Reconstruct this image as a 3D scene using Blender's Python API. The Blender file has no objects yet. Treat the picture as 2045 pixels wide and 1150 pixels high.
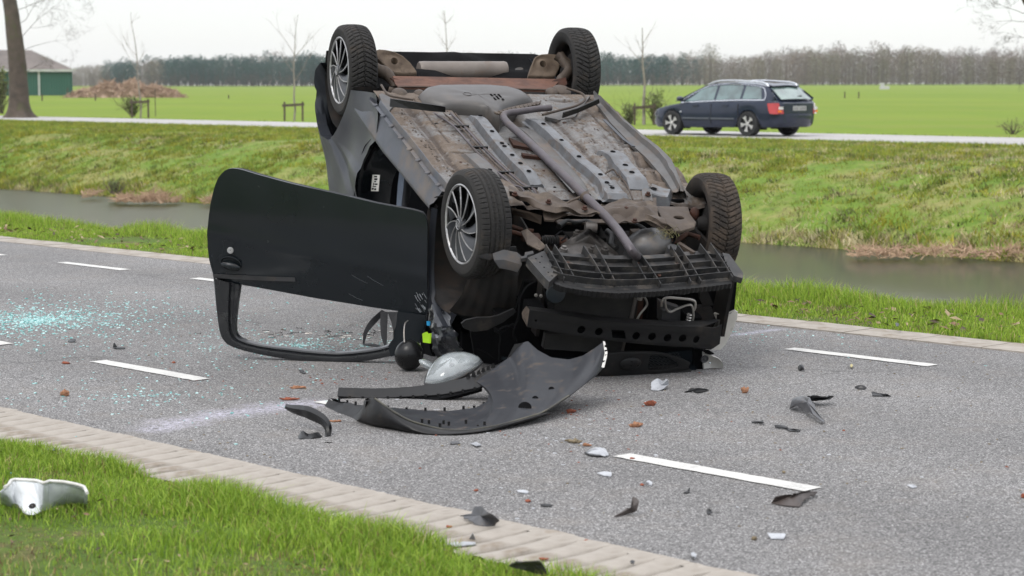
import bpy, bmesh, math, random
import numpy as np
from mathutils import Vector, Matrix, noise
from math import sin, cos, pi, radians, atan2, sqrt
random.seed(11)
rng = np.random.default_rng(11)
S = bpy.context.scene
COL = S.collection

# ------------------------------------------------------------ camera
cd = bpy.data.cameras.new('camera'); cam = bpy.data.objects.new('camera', cd); COL.objects.link(cam)
cd.sensor_width = 36.0; cd.lens = 72.27
cam.location = (0.0, 0.0, 1.526)
cam.rotation_euler = (radians(90 - 5.647), 0, 0)
cd.clip_start = 0.1; cd.clip_end = 4000
cd.dof.use_dof = True; cd.dof.focus_distance = 11.6; cd.dof.aperture_fstop = 5.0
S.camera = cam
# ------------------------------------------------------------ sky: even bright overcast
SUN_EL, SUN_AZ = radians(52), radians(215)       # azimuth the light comes from, measured from +Y clockwise
W = bpy.data.worlds.new('World'); S.world = W; W.use_nodes = True
nt = W.node_tree; nt.nodes.clear()
sky = nt.nodes.new('ShaderNodeTexSky'); sky.sky_type = 'NISHITA'; sky.sun_disc = False
sky.sun_elevation = SUN_EL; sky.sun_rotation = SUN_AZ
bg1 = nt.nodes.new('ShaderNodeBackground'); bg1.inputs[1].default_value = 0.05
nt.links.new(sky.outputs[0], bg1.inputs[0])
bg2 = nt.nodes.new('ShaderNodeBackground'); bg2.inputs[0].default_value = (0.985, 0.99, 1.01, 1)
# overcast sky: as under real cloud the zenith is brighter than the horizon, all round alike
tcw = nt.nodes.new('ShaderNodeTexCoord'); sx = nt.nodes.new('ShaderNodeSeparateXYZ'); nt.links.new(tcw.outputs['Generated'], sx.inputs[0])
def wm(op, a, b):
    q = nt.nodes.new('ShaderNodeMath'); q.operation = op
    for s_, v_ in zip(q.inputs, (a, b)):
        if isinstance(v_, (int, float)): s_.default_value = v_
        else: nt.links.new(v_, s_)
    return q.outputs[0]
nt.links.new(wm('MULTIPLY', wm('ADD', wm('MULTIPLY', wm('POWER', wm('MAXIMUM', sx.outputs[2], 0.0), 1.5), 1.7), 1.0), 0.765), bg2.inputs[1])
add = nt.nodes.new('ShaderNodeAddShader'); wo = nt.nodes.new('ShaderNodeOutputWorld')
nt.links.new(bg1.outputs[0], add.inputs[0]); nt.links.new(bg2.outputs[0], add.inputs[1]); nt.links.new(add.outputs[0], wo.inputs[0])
sl = bpy.data.lights.new('sun', 'SUN'); sun = bpy.data.objects.new('sun', sl); COL.objects.link(sun)
sl.energy = 1.5; sl.angle = radians(25); sl.color = (1.0, 0.97, 0.92)
sun.rotation_euler = Vector((sin(SUN_AZ)*cos(SUN_EL), cos(SUN_AZ)*cos(SUN_EL), sin(SUN_EL))).to_track_quat('Z', 'Y').to_euler()
S.view_settings.view_transform = 'Standard'; S.view_settings.look = 'None'
S.view_settings.exposure = 0.0; S.view_settings.gamma = 1.0; S.view_settings.use_curve_mapping = False

# ------------------------------------------------------------ helpers
def tag(o, label=None, cat=None, group=None, kind=None):
    if label: o['label'] = label
    if cat: o['category'] = cat
    if group: o['group'] = group
    if kind: o['kind'] = kind
    return o
def empty(name, loc=(0,0,0), rz=0.0):
    o = bpy.data.objects.new(name, None); COL.objects.link(o); o.location = loc; o.rotation_euler = (0,0,rz)
    o.empty_display_size = 0.2
    return o
class MB:
    """collects shapes, then links them as one mesh object"""
    def __init__(s): s.v = []; s.f = []; s.m = []
    def add(s, v, f, mi=0):
        n = len(s.v); s.v += [tuple(p) for p in v]; s.f += [tuple(i+n for i in q) for q in f]; s.m += [mi]*len(f); return s
    def box(s, c, d, R=None, mi=0):
        v = [Vector((x*d[0]/2, y*d[1]/2, z*d[2]/2)) for x in (-1,1) for y in (-1,1) for z in (-1,1)]
        if R is not None: v = [R @ p for p in v]
        v = [p + Vector(c) for p in v]
        return s.add(v, [(0,1,3,2),(4,6,7,5),(0,4,5,1),(2,3,7,6),(0,2,6,4),(1,5,7,3)], mi)
    def tube(s, pts, r, seg=8, mi=0, cap=True, flat=1.0):
        P = [Vector(p) for p in pts]; n = len(P)
        if not hasattr(r, '__len__'): r = [r]*n
        v = []; up = None
        for i in range(n):
            t = (P[min(i+1,n-1)] - P[max(i-1,0)])
            if t.length < 1e-9: t = Vector((0,0,1))
            t.normalize()
            if up is None: up = t.orthogonal().normalized()
            up = (up - t*up.dot(t)); up = up.normalized() if up.length > 1e-6 else t.orthogonal().normalized()
            b = t.cross(up)
            for k in range(seg):
                a = 2*pi*k/seg; v.append(P[i] + up*(cos(a)*r[i]) + b*(sin(a)*r[i]*flat))
        f = []
        for i in range(n-1):
            for k in range(seg):
                a = i*seg+k; b2 = i*seg+(k+1)%seg; f.append((a, b2, b2+seg, a+seg))
        if cap: f.append(tuple(range(seg-1,-1,-1))); f.append(tuple((n-1)*seg+k for k in range(seg)))
        return s.add(v, f, mi)
    def grid(s, rows, mi=0, closed=False):
        nr = len(rows); nc = len(rows[0]); v = [p for r in rows for p in r]; f = []
        for i in range(nr-1):
            for j in range(nc if closed else nc-1):
                f.append((i*nc+j, i*nc+(j+1)%nc, (i+1)*nc+(j+1)%nc, (i+1)*nc+j))
        return s.add(v, f, mi)
    def slab(s, rows, off, mi=0):
        """grid surface given thickness by the offset vector (or function of i,j)"""
        nr = len(rows); nc = len(rows[0])
        g = off if callable(off) else (lambda i, j: off)
        top = [Vector(p) for r in rows for p in r]
        bot = [Vector(rows[i][j]) + Vector(g(i,j)) for i in range(nr) for j in range(nc)]
        N = nr*nc; f = []
        for i in range(nr-1):
            for j in range(nc-1):
                a,b,c,d = i*nc+j, i*nc+j+1, (i+1)*nc+j+1, (i+1)*nc+j
                f.append((a,b,c,d)); f.append((d+N,c+N,b+N,a+N))
        for j in range(nc-1):
            f.append((j+1, j, j+N, j+1+N)); q = (nr-1)*nc+j; f.append((q, q+1, q+1+N, q+N))
        for i in range(nr-1):
            a = i*nc; f.append((a, a+nc, a+nc+N, a+N)); a = i*nc+nc-1; f.append((a+nc, a, a+N, a+nc+N))
        return s.add(top+bot, f, mi)
    def prism(s, pts, off, mi=0):
        """flat outline given thickness by an offset vector"""
        n = len(pts); a = [Vector(p) for p in pts]; b = [p + Vector(off) for p in a]
        from mathutils.geometry import tessellate_polygon
        tri = tessellate_polygon([a])
        f = [tuple(t) for t in tri] + [tuple(i+n for i in t[::-1]) for t in tri]
        f += [(i, (i+1)%n, (i+1)%n+n, i+n) for i in range(n)]
        return s.add(a+b, f, mi)
    def plate(s, outline, holes, thick, O, ex, ey, bevel=0.0, mi=0):
        """2D outline with holes (coordinates in the ex,ey frame at O) extruded along ex x ey by +-thick/2"""
        cu = bpy.data.curves.new('plate', 'CURVE'); cu.dimensions = '2D'; cu.fill_mode = 'BOTH'
        cu.extrude = max(thick/2 - bevel, 1e-4); cu.bevel_depth = bevel; cu.bevel_resolution = 1
        for ring in [outline] + list(holes):
            sp = cu.splines.new('POLY'); sp.points.add(len(ring)-1)
            for p, q in zip(sp.points, ring): p.co = (q[0], q[1], 0, 1)
            sp.use_cyclic_u = True
        ob = bpy.data.objects.new('plate', cu); me = bpy.data.meshes.new_from_object(ob)
        ex = Vector(ex).normalized(); ey = Vector(ey); ey = (ey - ex*ey.dot(ex)).normalized(); ez = ex.cross(ey); O = Vector(O)
        v = [O + ex*p.co.x + ey*p.co.y + ez*p.co.z for p in me.vertices]; f = [tuple(p.vertices) for p in me.polygons]
        bpy.data.objects.remove(ob); bpy.data.curves.remove(cu); bpy.data.meshes.remove(me)
        return s.add(v, f, mi)
    def lathe(s, prof, O=(0,0,0), ax=(0,0,1), seg=32, mi=0, ref=None):
        """profile of (radius, height) turned round an axis"""
        ax = Vector(ax).normalized(); a1 = (Vector(ref) - ax*ax.dot(Vector(ref))).normalized() if ref else ax.orthogonal().normalized()
        a2 = ax.cross(a1); O = Vector(O)
        rows = [[O + ax*h + a1*(r*cos(2*pi*k/seg)) + a2*(r*sin(2*pi*k/seg)) for k in range(seg)] for r, h in prof]
        return s.grid(rows, mi, closed=True)
    def ball(s, c, r, seg=16, rings=10, R=None, mi=0):
        rows = []
        for i in range(rings+1):
            th = pi*i/rings; row = []
            for k in range(seg):
                p = Vector((r[0]*sin(th)*cos(2*pi*k/seg), r[1]*sin(th)*sin(2*pi*k/seg), r[2]*cos(th)))
                if R is not None: p = R @ p
                row.append(p + Vector(c))
            rows.append(row)
        return s.grid(rows, mi, closed=True)
    def mesh(s, name, mats, smooth=None):
        me = bpy.data.meshes.new(name); me.from_pydata(s.v, [], s.f)
        if not isinstance(mats, (list, tuple)): mats = [mats]
        for m in mats:
            if m: me.materials.append(m)
        me.polygons.foreach_set('material_index', s.m)
        bm = bmesh.new(); bm.from_mesh(me); bmesh.ops.remove_doubles(bm, verts=bm.verts, dist=1e-5)
        bmesh.ops.recalc_face_normals(bm, faces=bm.faces); bm.to_mesh(me); bm.free()
        if smooth is not None:
            me.polygons.foreach_set('use_smooth', [True]*len(me.polygons)); me.set_sharp_from_angle(angle=radians(smooth))
        me.update(); return me
    def obj(s, name, mats, parent=None, smooth=None, loc=None):
        o = bpy.data.objects.new(name, s.mesh(name, mats, smooth)); COL.objects.link(o); o.parent = parent
        if loc is not None: o.location = loc
        return o
def dup_tree(o, parent=None):
    c = o.copy(); COL.objects.link(c)
    if parent is not None: c.parent = parent
    for ch in list(o.children): dup_tree(ch, c)
    return c
def spline(pts, n=6):
    P = [Vector(p) for p in pts]; P = [P[0]*2-P[1]] + P + [P[-1]*2-P[-2]]; out = []
    for i in range(1, len(P)-2):
        for k in range(n):
            t = k/n; a,b,c,d = P[i-1:i+3]
            out.append(0.5*((2*b)+(c-a)*t+(2*a-5*b+4*c-d)*t*t+(3*b-a-3*c+d)*t**3))
    out.append(P[-2]); return out
def resample(pts, n):
    P = [Vector(p) for p in pts]; L = [0]
    for a, b in zip(P, P[1:]): L.append(L[-1]+(b-a).length)
    out = []; j = 0
    for i in range(n):
        t = L[-1]*i/(n-1)
        while j < len(P)-2 and L[j+1] < t: j += 1
        d = L[j+1]-L[j]; out.append(P[j].lerp(P[j+1], min(1, (t-L[j])/d if d > 0 else 0)))
    return out
def circle(cx, cy, r, n=16, ry=None):
    ry = ry or r
    return [(cx+r*cos(2*pi*k/n), cy+ry*sin(2*pi*k/n)) for k in range(n)]

# ------------------------------------------------------------ materials
class NT:
    def __init__(s, name):
        s.mat = bpy.data.materials.new(name); s.mat.use_nodes = True; s.t = s.mat.node_tree; s.t.nodes.clear()
        s.out = s.n('ShaderNodeOutputMaterial'); s.co = s.n('ShaderNodeTexCoord')
    def n(s, ty, **kw):
        x = s.t.nodes.new(ty)
        for k, v in kw.items(): setattr(x, k, v)
        return x
    def l(s, a, b): s.t.links.new(a, b)
    def noise(s, scale, detail=4, rough=0.55, vec=None, dist=0.0, sc=None):
        x = s.n('ShaderNodeTexNoise'); x.inputs['Scale'].default_value = scale; x.inputs['Detail'].default_value = detail
        x.inputs['Roughness'].default_value = rough; x.inputs['Distortion'].default_value = dist
        v = vec or s.co.outputs['Object']
        if sc: 
            mp = s.n('ShaderNodeMapping'); mp.inputs['Scale'].default_value = sc; s.l(v, mp.inputs[0]); v = mp.outputs[0]
        s.l(v, x.inputs['Vector']); return x.outputs['Fac']
    def ramp(s, fac, stops):
        r = s.n('ShaderNodeValToRGB'); e = r.color_ramp.elements
        while len(e) < len(stops): e.new(0.5)
        for q, (p, c) in zip(e, stops): q.position = p; q.color = (c if len(c) == 4 else (*c, 1)) if hasattr(c, '__len__') else (c,c,c,1)
        s.l(fac, r.inputs[0]); return r.outputs[0]
    def mix(s, fac, a, b, mode='MIX'):
        m = s.n('ShaderNodeMix', data_type='RGBA', blend_type=mode)
        for sock, v in ((m.inputs[0], fac), (m.inputs[6], a), (m.inputs[7], b)):
            if isinstance(v, (int, float)): sock.default_value = v
            elif isinstance(v, (tuple, list)): sock.default_value = (*v, 1) if len(v) == 3 else v
            else: s.l(v, sock)
        return m.outputs[2]
    def math(s, op, a, b=0.0, c=0.0):
        m = s.n('ShaderNodeMath', operation=op)
        for sock, v in zip(m.inputs, (a, b, c)):
            if isinstance(v, (int, float)): sock.default_value = v
            else: s.l(v, sock)
        return m.outputs[0]
    def bsdf(s, col, rough=0.6, metal=0.0, bump=None, bstr=0.3, bdist=0.01, spec=0.5, coat=0.0, **kw):
        b = s.n('ShaderNodeBsdfPrincipled')
        for k, v in (('Base Color', col), ('Roughness', rough), ('Metallic', metal), ('Specular IOR Level', spec), ('Coat Weight', coat)):
            if isinstance(v, (int, float)): b.inputs[k].default_value = v
            elif isinstance(v, (tuple, list)): b.inputs[k].default_value = (*v, 1) if len(v) == 3 else v
            else: s.l(v, b.inputs[k])
        for k, v in kw.items():
            b.inputs[k.replace('_', ' ')].default_value = v
        if bump is not None:
            bp = s.n('ShaderNodeBump'); bp.inputs['Strength'].default_value = bstr; bp.inputs['Distance'].default_value = bdist
            s.l(bump, bp.inputs['Height']); s.l(bp.outputs[0], b.inputs['Normal'])
        s.l(b.outputs[0], s.out.inputs[0]); return s.mat
def simple(name, c1, c2=None, scale=8, rough=0.6, metal=0.0, coat=0.0, bscale=40, bstr=0.15, dirt=None, damt=0.4, dscale=5, spec=0.5, rvar=0.12):
    """base colour varying between two tones, optional dirt layer in patches, fine relief"""
    m = NT(name); c2 = c2 or tuple(x*0.75 for x in c1)
    col = m.mix(m.ramp(m.noise(scale), [(0.35, 0), (0.65, 1)]), c1, c2)
    r = m.math('ADD', m.math('MULTIPLY', m.noise(scale*2.3), rvar*2), rough-rvar)
    mt = metal
    if dirt:
        dm = m.ramp(m.noise(dscale, 8, 0.68), [(0.70-damt*0.40, 0), (0.86-damt*0.40, 1)])
        dm = m.math('MULTIPLY', dm, m.math('ADD', 0.45, m.math('MULTIPLY', m.noise(dscale*9, 3), 0.7)))
        col = m.mix(dm, col, dirt); r = m.math('ADD', r, m.math('MULTIPLY', dm, 0.25))
        if metal > 0: mt = m.math('MULTIPLY', m.math('SUBTRACT', 1.0, dm), metal)
    return m.bsdf(col, r, mt, bump=m.noise(bscale, 5), bstr=bstr, bdist=0.004, coat=coat, spec=spec)
MUD = (0.13, 0.092, 0.062)

# ============================================================ THE SETTING
A = 0.8144; RD = Vector((cos(A), -sin(A), 0)); RN = Vector((sin(A), cos(A), 0))
def road(s_, n_, z=0.0): return RD*s_ + RN*n_ + Vector((0,0,z))

# cross-section of the land, measured square to the road (n) with its height z
PROF = [(-60,0.05),(-20,0.05),(0,0.03),(4.0,0.0),(4.40,-0.01),(4.43,-0.03),(10.42,-0.03),(10.46,0.0),(11.4,0.02),(11.9,-0.08),(12.6,-0.5),(13.4,-1.2),(15.5,-1.7),(20,-1.8),(26.0,-1.45),(26.35,-1.14),(26.9,-0.90),(28.4,-0.36),(30.4,0.10),(33,0.17),(40.9,0.10),(41.4,0.095),(47.3,0.095),(47.8,0.09),(60,0.1)]
def gz(x, y):
    n = x*sin(A) + y*cos(A)
    if n >= 60:
        d = max(0.0, y-110)
        return 0.1 + d*(0.0011 + 0.0007*max(-0.4, min(1.0, x/max(y,1)*4)))
    for (a, za), (b, zb) in zip(PROF, PROF[1:]):
        if a <= n <= b: return za + (zb-za)*(n-a)/(b-a)
    return 0.05

def colour_noise(m, pairs):
    pass
# grass-covered earth, with the blades standing on it
def turf_mat(name, a, b, dry, dryamt=0.5, sc=1.2):
    m = NT(name)
    c = m.mix(m.ramp(m.noise(sc*3, 8, 0.7), [(0.3,0),(0.7,1)]), a, b)
    dm = m.ramp(m.noise(sc, 9, 0.72), [(0.62-dryamt*0.3, 0), (0.74-dryamt*0.3, 1)])
    c = m.mix(dm, c, dry)
    c = m.mix(m.ramp(m.noise(sc*14, 6, 0.7), [(0.50,0),(0.72,0.75)]), c, tuple(x*0.35 for x in a))
    return m.bsdf(c, 0.9, bump=m.noise(sc*30, 6, 0.7), bstr=0.7, bdist=0.03, spec=0.2)
M_turf = turf_mat('grassy_earth', (0.075,0.12,0.022), (0.12,0.19,0.03), (0.16,0.13,0.06), 0.35, 2.0)
M_bank = turf_mat('grassy_bank_earth', (0.10,0.17,0.025), (0.16,0.235,0.03), (0.24,0.23,0.08), 0.5, 0.5)
# field of young crop: green with faint bands
m = NT('crop_field_green')
c = m.mix(m.ramp(m.noise(0.03, 5, 0.6), [(0.35,0),(0.7,1)]), (0.150,0.215,0.026), (0.195,0.25,0.036))
c = m.mix(m.math('MULTIPLY', m.ramp(m.noise(0.9, 6, 0.7), [(0.4,0),(0.75,1)]), 0.35), c, (0.13,0.19,0.03))
c = m.mix(m.ramp(m.noise(1.0, 5, 0.6, sc=(0.012,0.11,1)), [(0.52,0),(0.66,0.40)]), c, (0.20,0.19,0.06))
c = m.mix(m.ramp(m.noise(1.0, 4, 0.6, sc=(0.5,0.10,1)), [(0.45,0),(0.75,0.30)]), c, (0.10,0.20,0.03))
M_field = m.bsdf(c, 0.9, bump=m.noise(6, 5, 0.7), bstr=0.5, bdist=0.05, spec=0.1)

def ribbon(name, n0, n1, s0, s1, z, mat, ds=2.0, nn=2, kind='structure'):
    mb = MB(); ns = int((s1-s0)/ds)+1; rows = []
    for i in range(ns+1):
        s_ = s0+(s1-s0)*i/ns; rows.append([road(s_, n0+(n1-n0)*j/(nn-1), z) for j in range(nn)])
    mb.grid(rows); return tag(mb.obj(name, mat), kind=kind)

def land(name, cols, s0, s1, ds, mat, rough=0.0):
    mb = MB(); rows = []; ns = int((s1-s0)/ds)
    for i in range(ns+1):
        s_ = s0+(s1-s0)*i/ns; row = []
        for n_ in cols:
            p = road(s_, n_); z = gz(p.x, p.y+1e-6)
            if rough and n_ not in (cols[0], cols[-1]): z += rough*noise.noise(Vector((s_*0.5, n_*0.5, 3.1)))
            row.append((p.x, p.y, z))
        rows.append(row)
    mb.grid(rows); return tag(mb.obj(name, mat, smooth=60), kind='structure')
land('near_verge', [-60,-20,-5,0,2,3,3.5,4.0,4.25,4.40,4.43,5.2], -40, 30, 1.0, M_turf)
land('far_verge', [10.0,10.42,10.46,10.7,11.0,11.4,11.65,11.9,12.2,12.6,13.4,15.5], -75, 30, 0.7, M_turf, 0.03)
land('canal_bed', [15.5,17,20,26.0], -130, 40, 6, M_turf)
land('far_bank', [26.0,26.15,26.35,26.6,26.9,27.4,27.9,28.4,29,29.7,30.4,31.5,33,36,38,40,40.9,41.4], -140, 40, 1.0, M_bank, 0.08)
# the field and all land beyond the second road, out to the horizon
mb = MB(); ys = [-60,0,20,40,60,80,110,140,180,230,300,400,520,680,900,1100,1300]
rows = []
for yy in ys:
    row = []
    for j in range(29):
        t = -1 + 2*j/28; hw = 220 + abs(yy)*0.62; x = t*hw
        n_ = x*sin(A)+yy*cos(A)
        if n_ < 47.8:    # pull the point back to the edge of the second road
            x += (47.8-n_)*sin(A); y2 = yy + (47.8-n_)*cos(A)
        else: y2 = yy
        row.append((x, y2, gz(x, y2) if x*sin(A)+y2*cos(A) >= 60 else 0.09))
    rows.append(row)
mb.grid(rows); tag(mb.obj('crop_field', M_field, smooth=60), kind='structure')
land('field_margin', [46.9,47.3,47.8,52,60], -160, 60, 4, M_field)

# ---------------- asphalt: pale stone chips in dark binder
m = NT('chipped_asphalt')
v1 = m.n('ShaderNodeTexVoronoi'); v1.inputs['Scale'].default_value = 150; m.l(m.co.outputs['Object'], v1.inputs['Vector'])
chip = m.ramp(v1.outputs['Color'], [(0.12,(0.085,0.082,0.079)),(0.45,(0.205,0.200,0.196)),(0.72,(0.315,0.308,0.303)),(0.95,(0.55,0.537,0.525))])
gap = m.ramp(v1.outputs['Distance'], [(0.35,0),(0.75,1)])
c = m.mix(m.math('MULTIPLY', gap, 0.7), chip, (0.06,0.058,0.056))
big = m.noise(0.55, 5, 0.6); c = m.mix(0.8, c, m.ramp(big, [(0.25,(0.78,0.77,0.77)),(0.75,(1.18,1.17,1.17))]), 'MULTIPLY')
# tyre tracks: bands along the road worn a little smoother and paler
dn = m.n('ShaderNodeVectorMath', operation='DOT_PRODUCT'); m.l(m.co.outputs['Object'], dn.inputs[0]); dn.inputs[1].default_value = RN
trk = m.math('ADD', m.math('MULTIPLY', m.math('COSINE', m.math('MULTIPLY', m.math('SUBTRACT', dn.outputs['Value'], 6.85), 2*pi/1.62)), 0.055), 1.0)
cmb = m.n('ShaderNodeCombineXYZ'); [m.l(trk, q_) for q_ in cmb.inputs]; c = m.mix(1.0, c, cmb.outputs[0], 'MULTIPLY')
brn = m.ramp(m.noise(2.2, 9, 0.75), [(0.50,0),(0.74,0.5)]); c = m.mix(brn, c, (0.19,0.165,0.14))
# dried pale smear of coolant with a shape of its own (distance to its centre line, broken by noise)
def smear(m, c, p0, p1, w, amt, col):
    p0 = Vector(p0); p1 = Vector(p1); d = (p1-p0); L = d.length; d.normalize(); nrm = Vector((-d.y, d.x, 0))
    sp = m.n('ShaderNodeVectorMath', operation='SUBTRACT'); m.l(m.co.outputs['Object'], sp.inputs[0]); sp.inputs[1].default_value = p0
    def dot(vv):
        q = m.n('ShaderNodeVectorMath', operation='DOT_PRODUCT'); m.l(sp.outputs[0], q.inputs[0]); q.inputs[1].default_value = vv; return q.outputs['Value']
    al = dot(d); ac = m.math('ABSOLUTE', m.math('ADD', dot(nrm), m.math('MULTIPLY', m.math('SUBTRACT', m.noise(2.5, 3), 0.5), w*2.5)))
    inw = m.math('SUBTRACT', 1.0, m.math('DIVIDE', ac, w)); inl = m.math('MULTIPLY', m.math('MINIMUM', al, m.math('SUBTRACT', L, al)), 8.0)
    k = m.math('MULTIPLY', m.math('MAXIMUM', m.math('MINIMUM', inw, 1.0), 0.0), m.math('MAXIMUM', m.math('MINIMUM', inl, 1.0), 0.0))
    nz = m.ramp(m.noise(40, 5, 0.8), [(0.42,0),(0.62,1)])
    k = m.math('MULTIPLY', m.math('MULTIPLY', k, nz), amt)
    return m.mix(k, c, col)
c = smear(m, c, *[(-1.71,8.979,0),(-0.888,9.956,0)], 0.16, 1.0, (0.50,0.48,0.57))
c = smear(m, c, *[(1.273,12.428,0),(1.728,12.868,0)], 0.07, 0.9, (0.50,0.50,0.60))
c = smear(m, c, *[(-3.33,13.283,0),(-2.483,13.283,0)], 0.40, 0.25, (0.45,0.55,0.56))
# faint scrape lines, tar drips and an old hairline crack
cv = m.n('ShaderNodeTexVoronoi', feature='DISTANCE_TO_EDGE'); cv.inputs['Scale'].default_value = 0.33
wv_ = m.n('ShaderNodeMix', data_type='VECTOR'); wn = m.n('ShaderNodeTexNoise'); wn.inputs['Scale'].default_value = 3.0; wn.inputs['Detail'].default_value = 6; m.l(m.co.outputs['Object'], wn.inputs['Vector'])
va = m.n('ShaderNodeVectorMath', operation='MULTIPLY_ADD'); m.l(wn.outputs['Color'], va.inputs[0]); va.inputs[1].default_value = (0.5,0.5,0.0); m.l(m.co.outputs['Object'], va.inputs[2]); m.l(va.outputs[0], cv.inputs['Vector'])
ck = m.math('MULTIPLY', m.ramp(cv.outputs['Distance'], [(0.0,1),(0.0035,0)]), m.ramp(m.noise(0.5,2), [(0.52,0),(0.58,0.55)])); c = m.mix(ck, c, (0.05,0.048,0.045))
c = m.mix(m.ramp(m.noise(9,3,0.5), [(0.735,0),(0.75,0.6)]), c, (0.055,0.052,0.05))
M_asph = m.bsdf(c, 0.82, bump=m.math('SUBTRACT', 1.0, v1.outputs['Distance']), bstr=0.7, bdist=0.006, spec=0.35)
ribbon('asphalt_road', 4.86, 10.12, -75, 30, 0.0, M_asph, 4.0)

# concrete strips that edge the road
M_conc = simple('worn_concrete', (0.36,0.325,0.285), (0.28,0.25,0.215), scale=9, rough=0.9, bscale=120, bstr=0.5, dirt=(0.20,0.155,0.11), damt=0.42, dscale=5, spec=0.3)
M_joint = simple('sandy_joint', (0.085,0.07,0.053), (0.06,0.05,0.038), scale=14, rough=0.95, bscale=100, bstr=0.5)
strip = ribbon('near_edge_strip', 4.38, 4.90, -40, 30, -0.018, M_joint, 4.0)
# its ribs run square to the road; each rib is a bar of concrete
RIB = 0.118
def rib_mesh(seed):
    r = random.Random(seed); w = RIB*0.79; L = 0.45; mb = MB()
    nn = 9; rows = []
    for (a, z) in ((-w/2,-0.022),(-w/2+0.004,-0.006),(-w/2+0.014,0.004),(0,0.006),(w/2-0.014,0.003),(w/2-0.005,-0.007),(w/2,-0.022)):
        row = []
        for j in range(nn):
            t = j/(nn-1)
            fade = max(0.0, min(1.0,(t-0.40)/0.45))           # ribs run out into the smooth border
            aa = a*(1+0.22*fade) + r.uniform(-1,1)*0.004; zz_ = z*(1-fade)+(0.0042*fade if abs(a) < w/2-0.001 else (-0.006*fade+z*(1-fade)*0.0)) + r.uniform(-1,1)*0.0015
            if abs(a) >= w/2-0.001: zz_ = -0.022*(1-fade) - 0.003*fade
            row.append((aa, -L/2+L*t + (r.uniform(-0.012,0.012) if j in (0,nn-1) else 0), zz_))
        rows.append(row)
    mb.grid(rows); return mb.mesh('concrete_rib', M_conc, 50)
ribs = [rib_mesh(i) for i in range(6)]
k = 0; s_ = -11.2
while s_ < -3.3:
    o = bpy.data.objects.new('concrete_rib', ribs[k % 6]); COL.objects.link(o); o.parent = strip
    o.location = road(s_, 4.40+0.225, 0.0); o.rotation_euler = (0, 0, atan2(RD.y, RD.x) + random.uniform(-0.012,0.012)); k += 1; s_ += RIB
for a, b in ((-40,-11.3),(-3.3,30)):
    mb = MB(); mb.slab([[road(a,4.39,0.003), road(a,4.86,0.003)],[road(b,4.39,0.003), road(b,4.86,0.003)]], (0,0,-0.02)); mb.obj('plain_concrete', M_conc, strip)
# rough border where asphalt meets concrete: crumbly smooth concrete lip, uneven edge
mb = MB(); rows = []
for i in range(700):
    s_ = -12+9.5*i/699; e = 4.86 + 0.022*noise.noise(Vector((s_*6,0,0))) + 0.012*noise.noise(Vector((s_*31,5,0)))
    rows.append([road(s_, 4.80, 0.0035), road(s_, e, 0.0045)])
mb.grid(rows); mb.obj('concrete_lip', M_conc, strip)
strip2 = ribbon('far_edge_strip', 10.10, 10.46, -75, 30, -0.012, M_joint, 4.0)
SL = []
for v in range(4):
    mb = MB(); r = random.Random(40+v)
    mb.slab([[(-0.245+r.uniform(-.003,.003),-0.165,0.006),(-0.245,0.165+r.uniform(-.01,.01),0.006)],[(0.245,-0.165,0.006),(0.245+r.uniform(-.003,.003),0.165+r.uniform(-.01,.01),0.006)]], (0,0,-0.03))
    SL.append(mb.mesh('concrete_slab', M_conc))
for k in range(90):
    s_ = -34 + 0.5*k
    o = bpy.data.objects.new('concrete_slab', SL[k % 4]); COL.objects.link(o); o.parent = strip2
    o.location = road(s_, 10.285, random.uniform(-0.002,0.003)); o.rotation_euler = (0,0,atan2(RD.y, RD.x)+random.uniform(-.006,.006))

# painted dashes, 1 m long and 1 m apart
m = NT('white_road_paint')
wear = m.ramp(m.math('ADD', m.math('MULTIPLY', m.noise(70, 6, 0.8), 0.6), m.math('MULTIPLY', m.noise(6, 4, 0.6), 0.4)), [(0.50,0),(0.62,1)])
M_paint = m.bsdf(m.mix(m.math('MULTIPLY', wear, 0.75), (0.56,0.55,0.52), (0.27,0.26,0.25)), 0.7, bump=m.noise(150,4), bstr=0.5, bdist=0.003)
def dashes(n_, phase, s0, s1):
    s_ = phase
    while s_ > s0: s_ -= 2
    s_ += 2
    while s_ < s1:
        mb = MB(); rows = []
        for i in range(21):
            t = i/20; j1 = random.uniform(-.004,.004); j2 = random.uniform(-.004,.004)
            rows.append([road(s_+t, n_-0.052+j1, 0.004), road(s_+t, n_+0.052+j2, 0.004)])
        mb.grid(rows); tag(mb.obj('road_marking', M_paint), kind='structure'); s_ += 2
dashes(6.086, -9.792, -32, 4); dashes(9.294, -7.507, -38, 6)

# second road beyond the canal
m = NT('pale_concrete_road'); c = m.mix(m.ramp(m.noise(0.6,6,0.6),[(0.35,0),(0.7,1)]), (0.33,0.315,0.305), (0.40,0.385,0.37))
M_road2 = m.bsdf(c, 0.85, bump=m.noise(60,4), bstr=0.3, bdist=0.005)
ribbon('second_road', 41.4, 47.3, -160, 50, 0.13, M_road2, 5.0)

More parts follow.
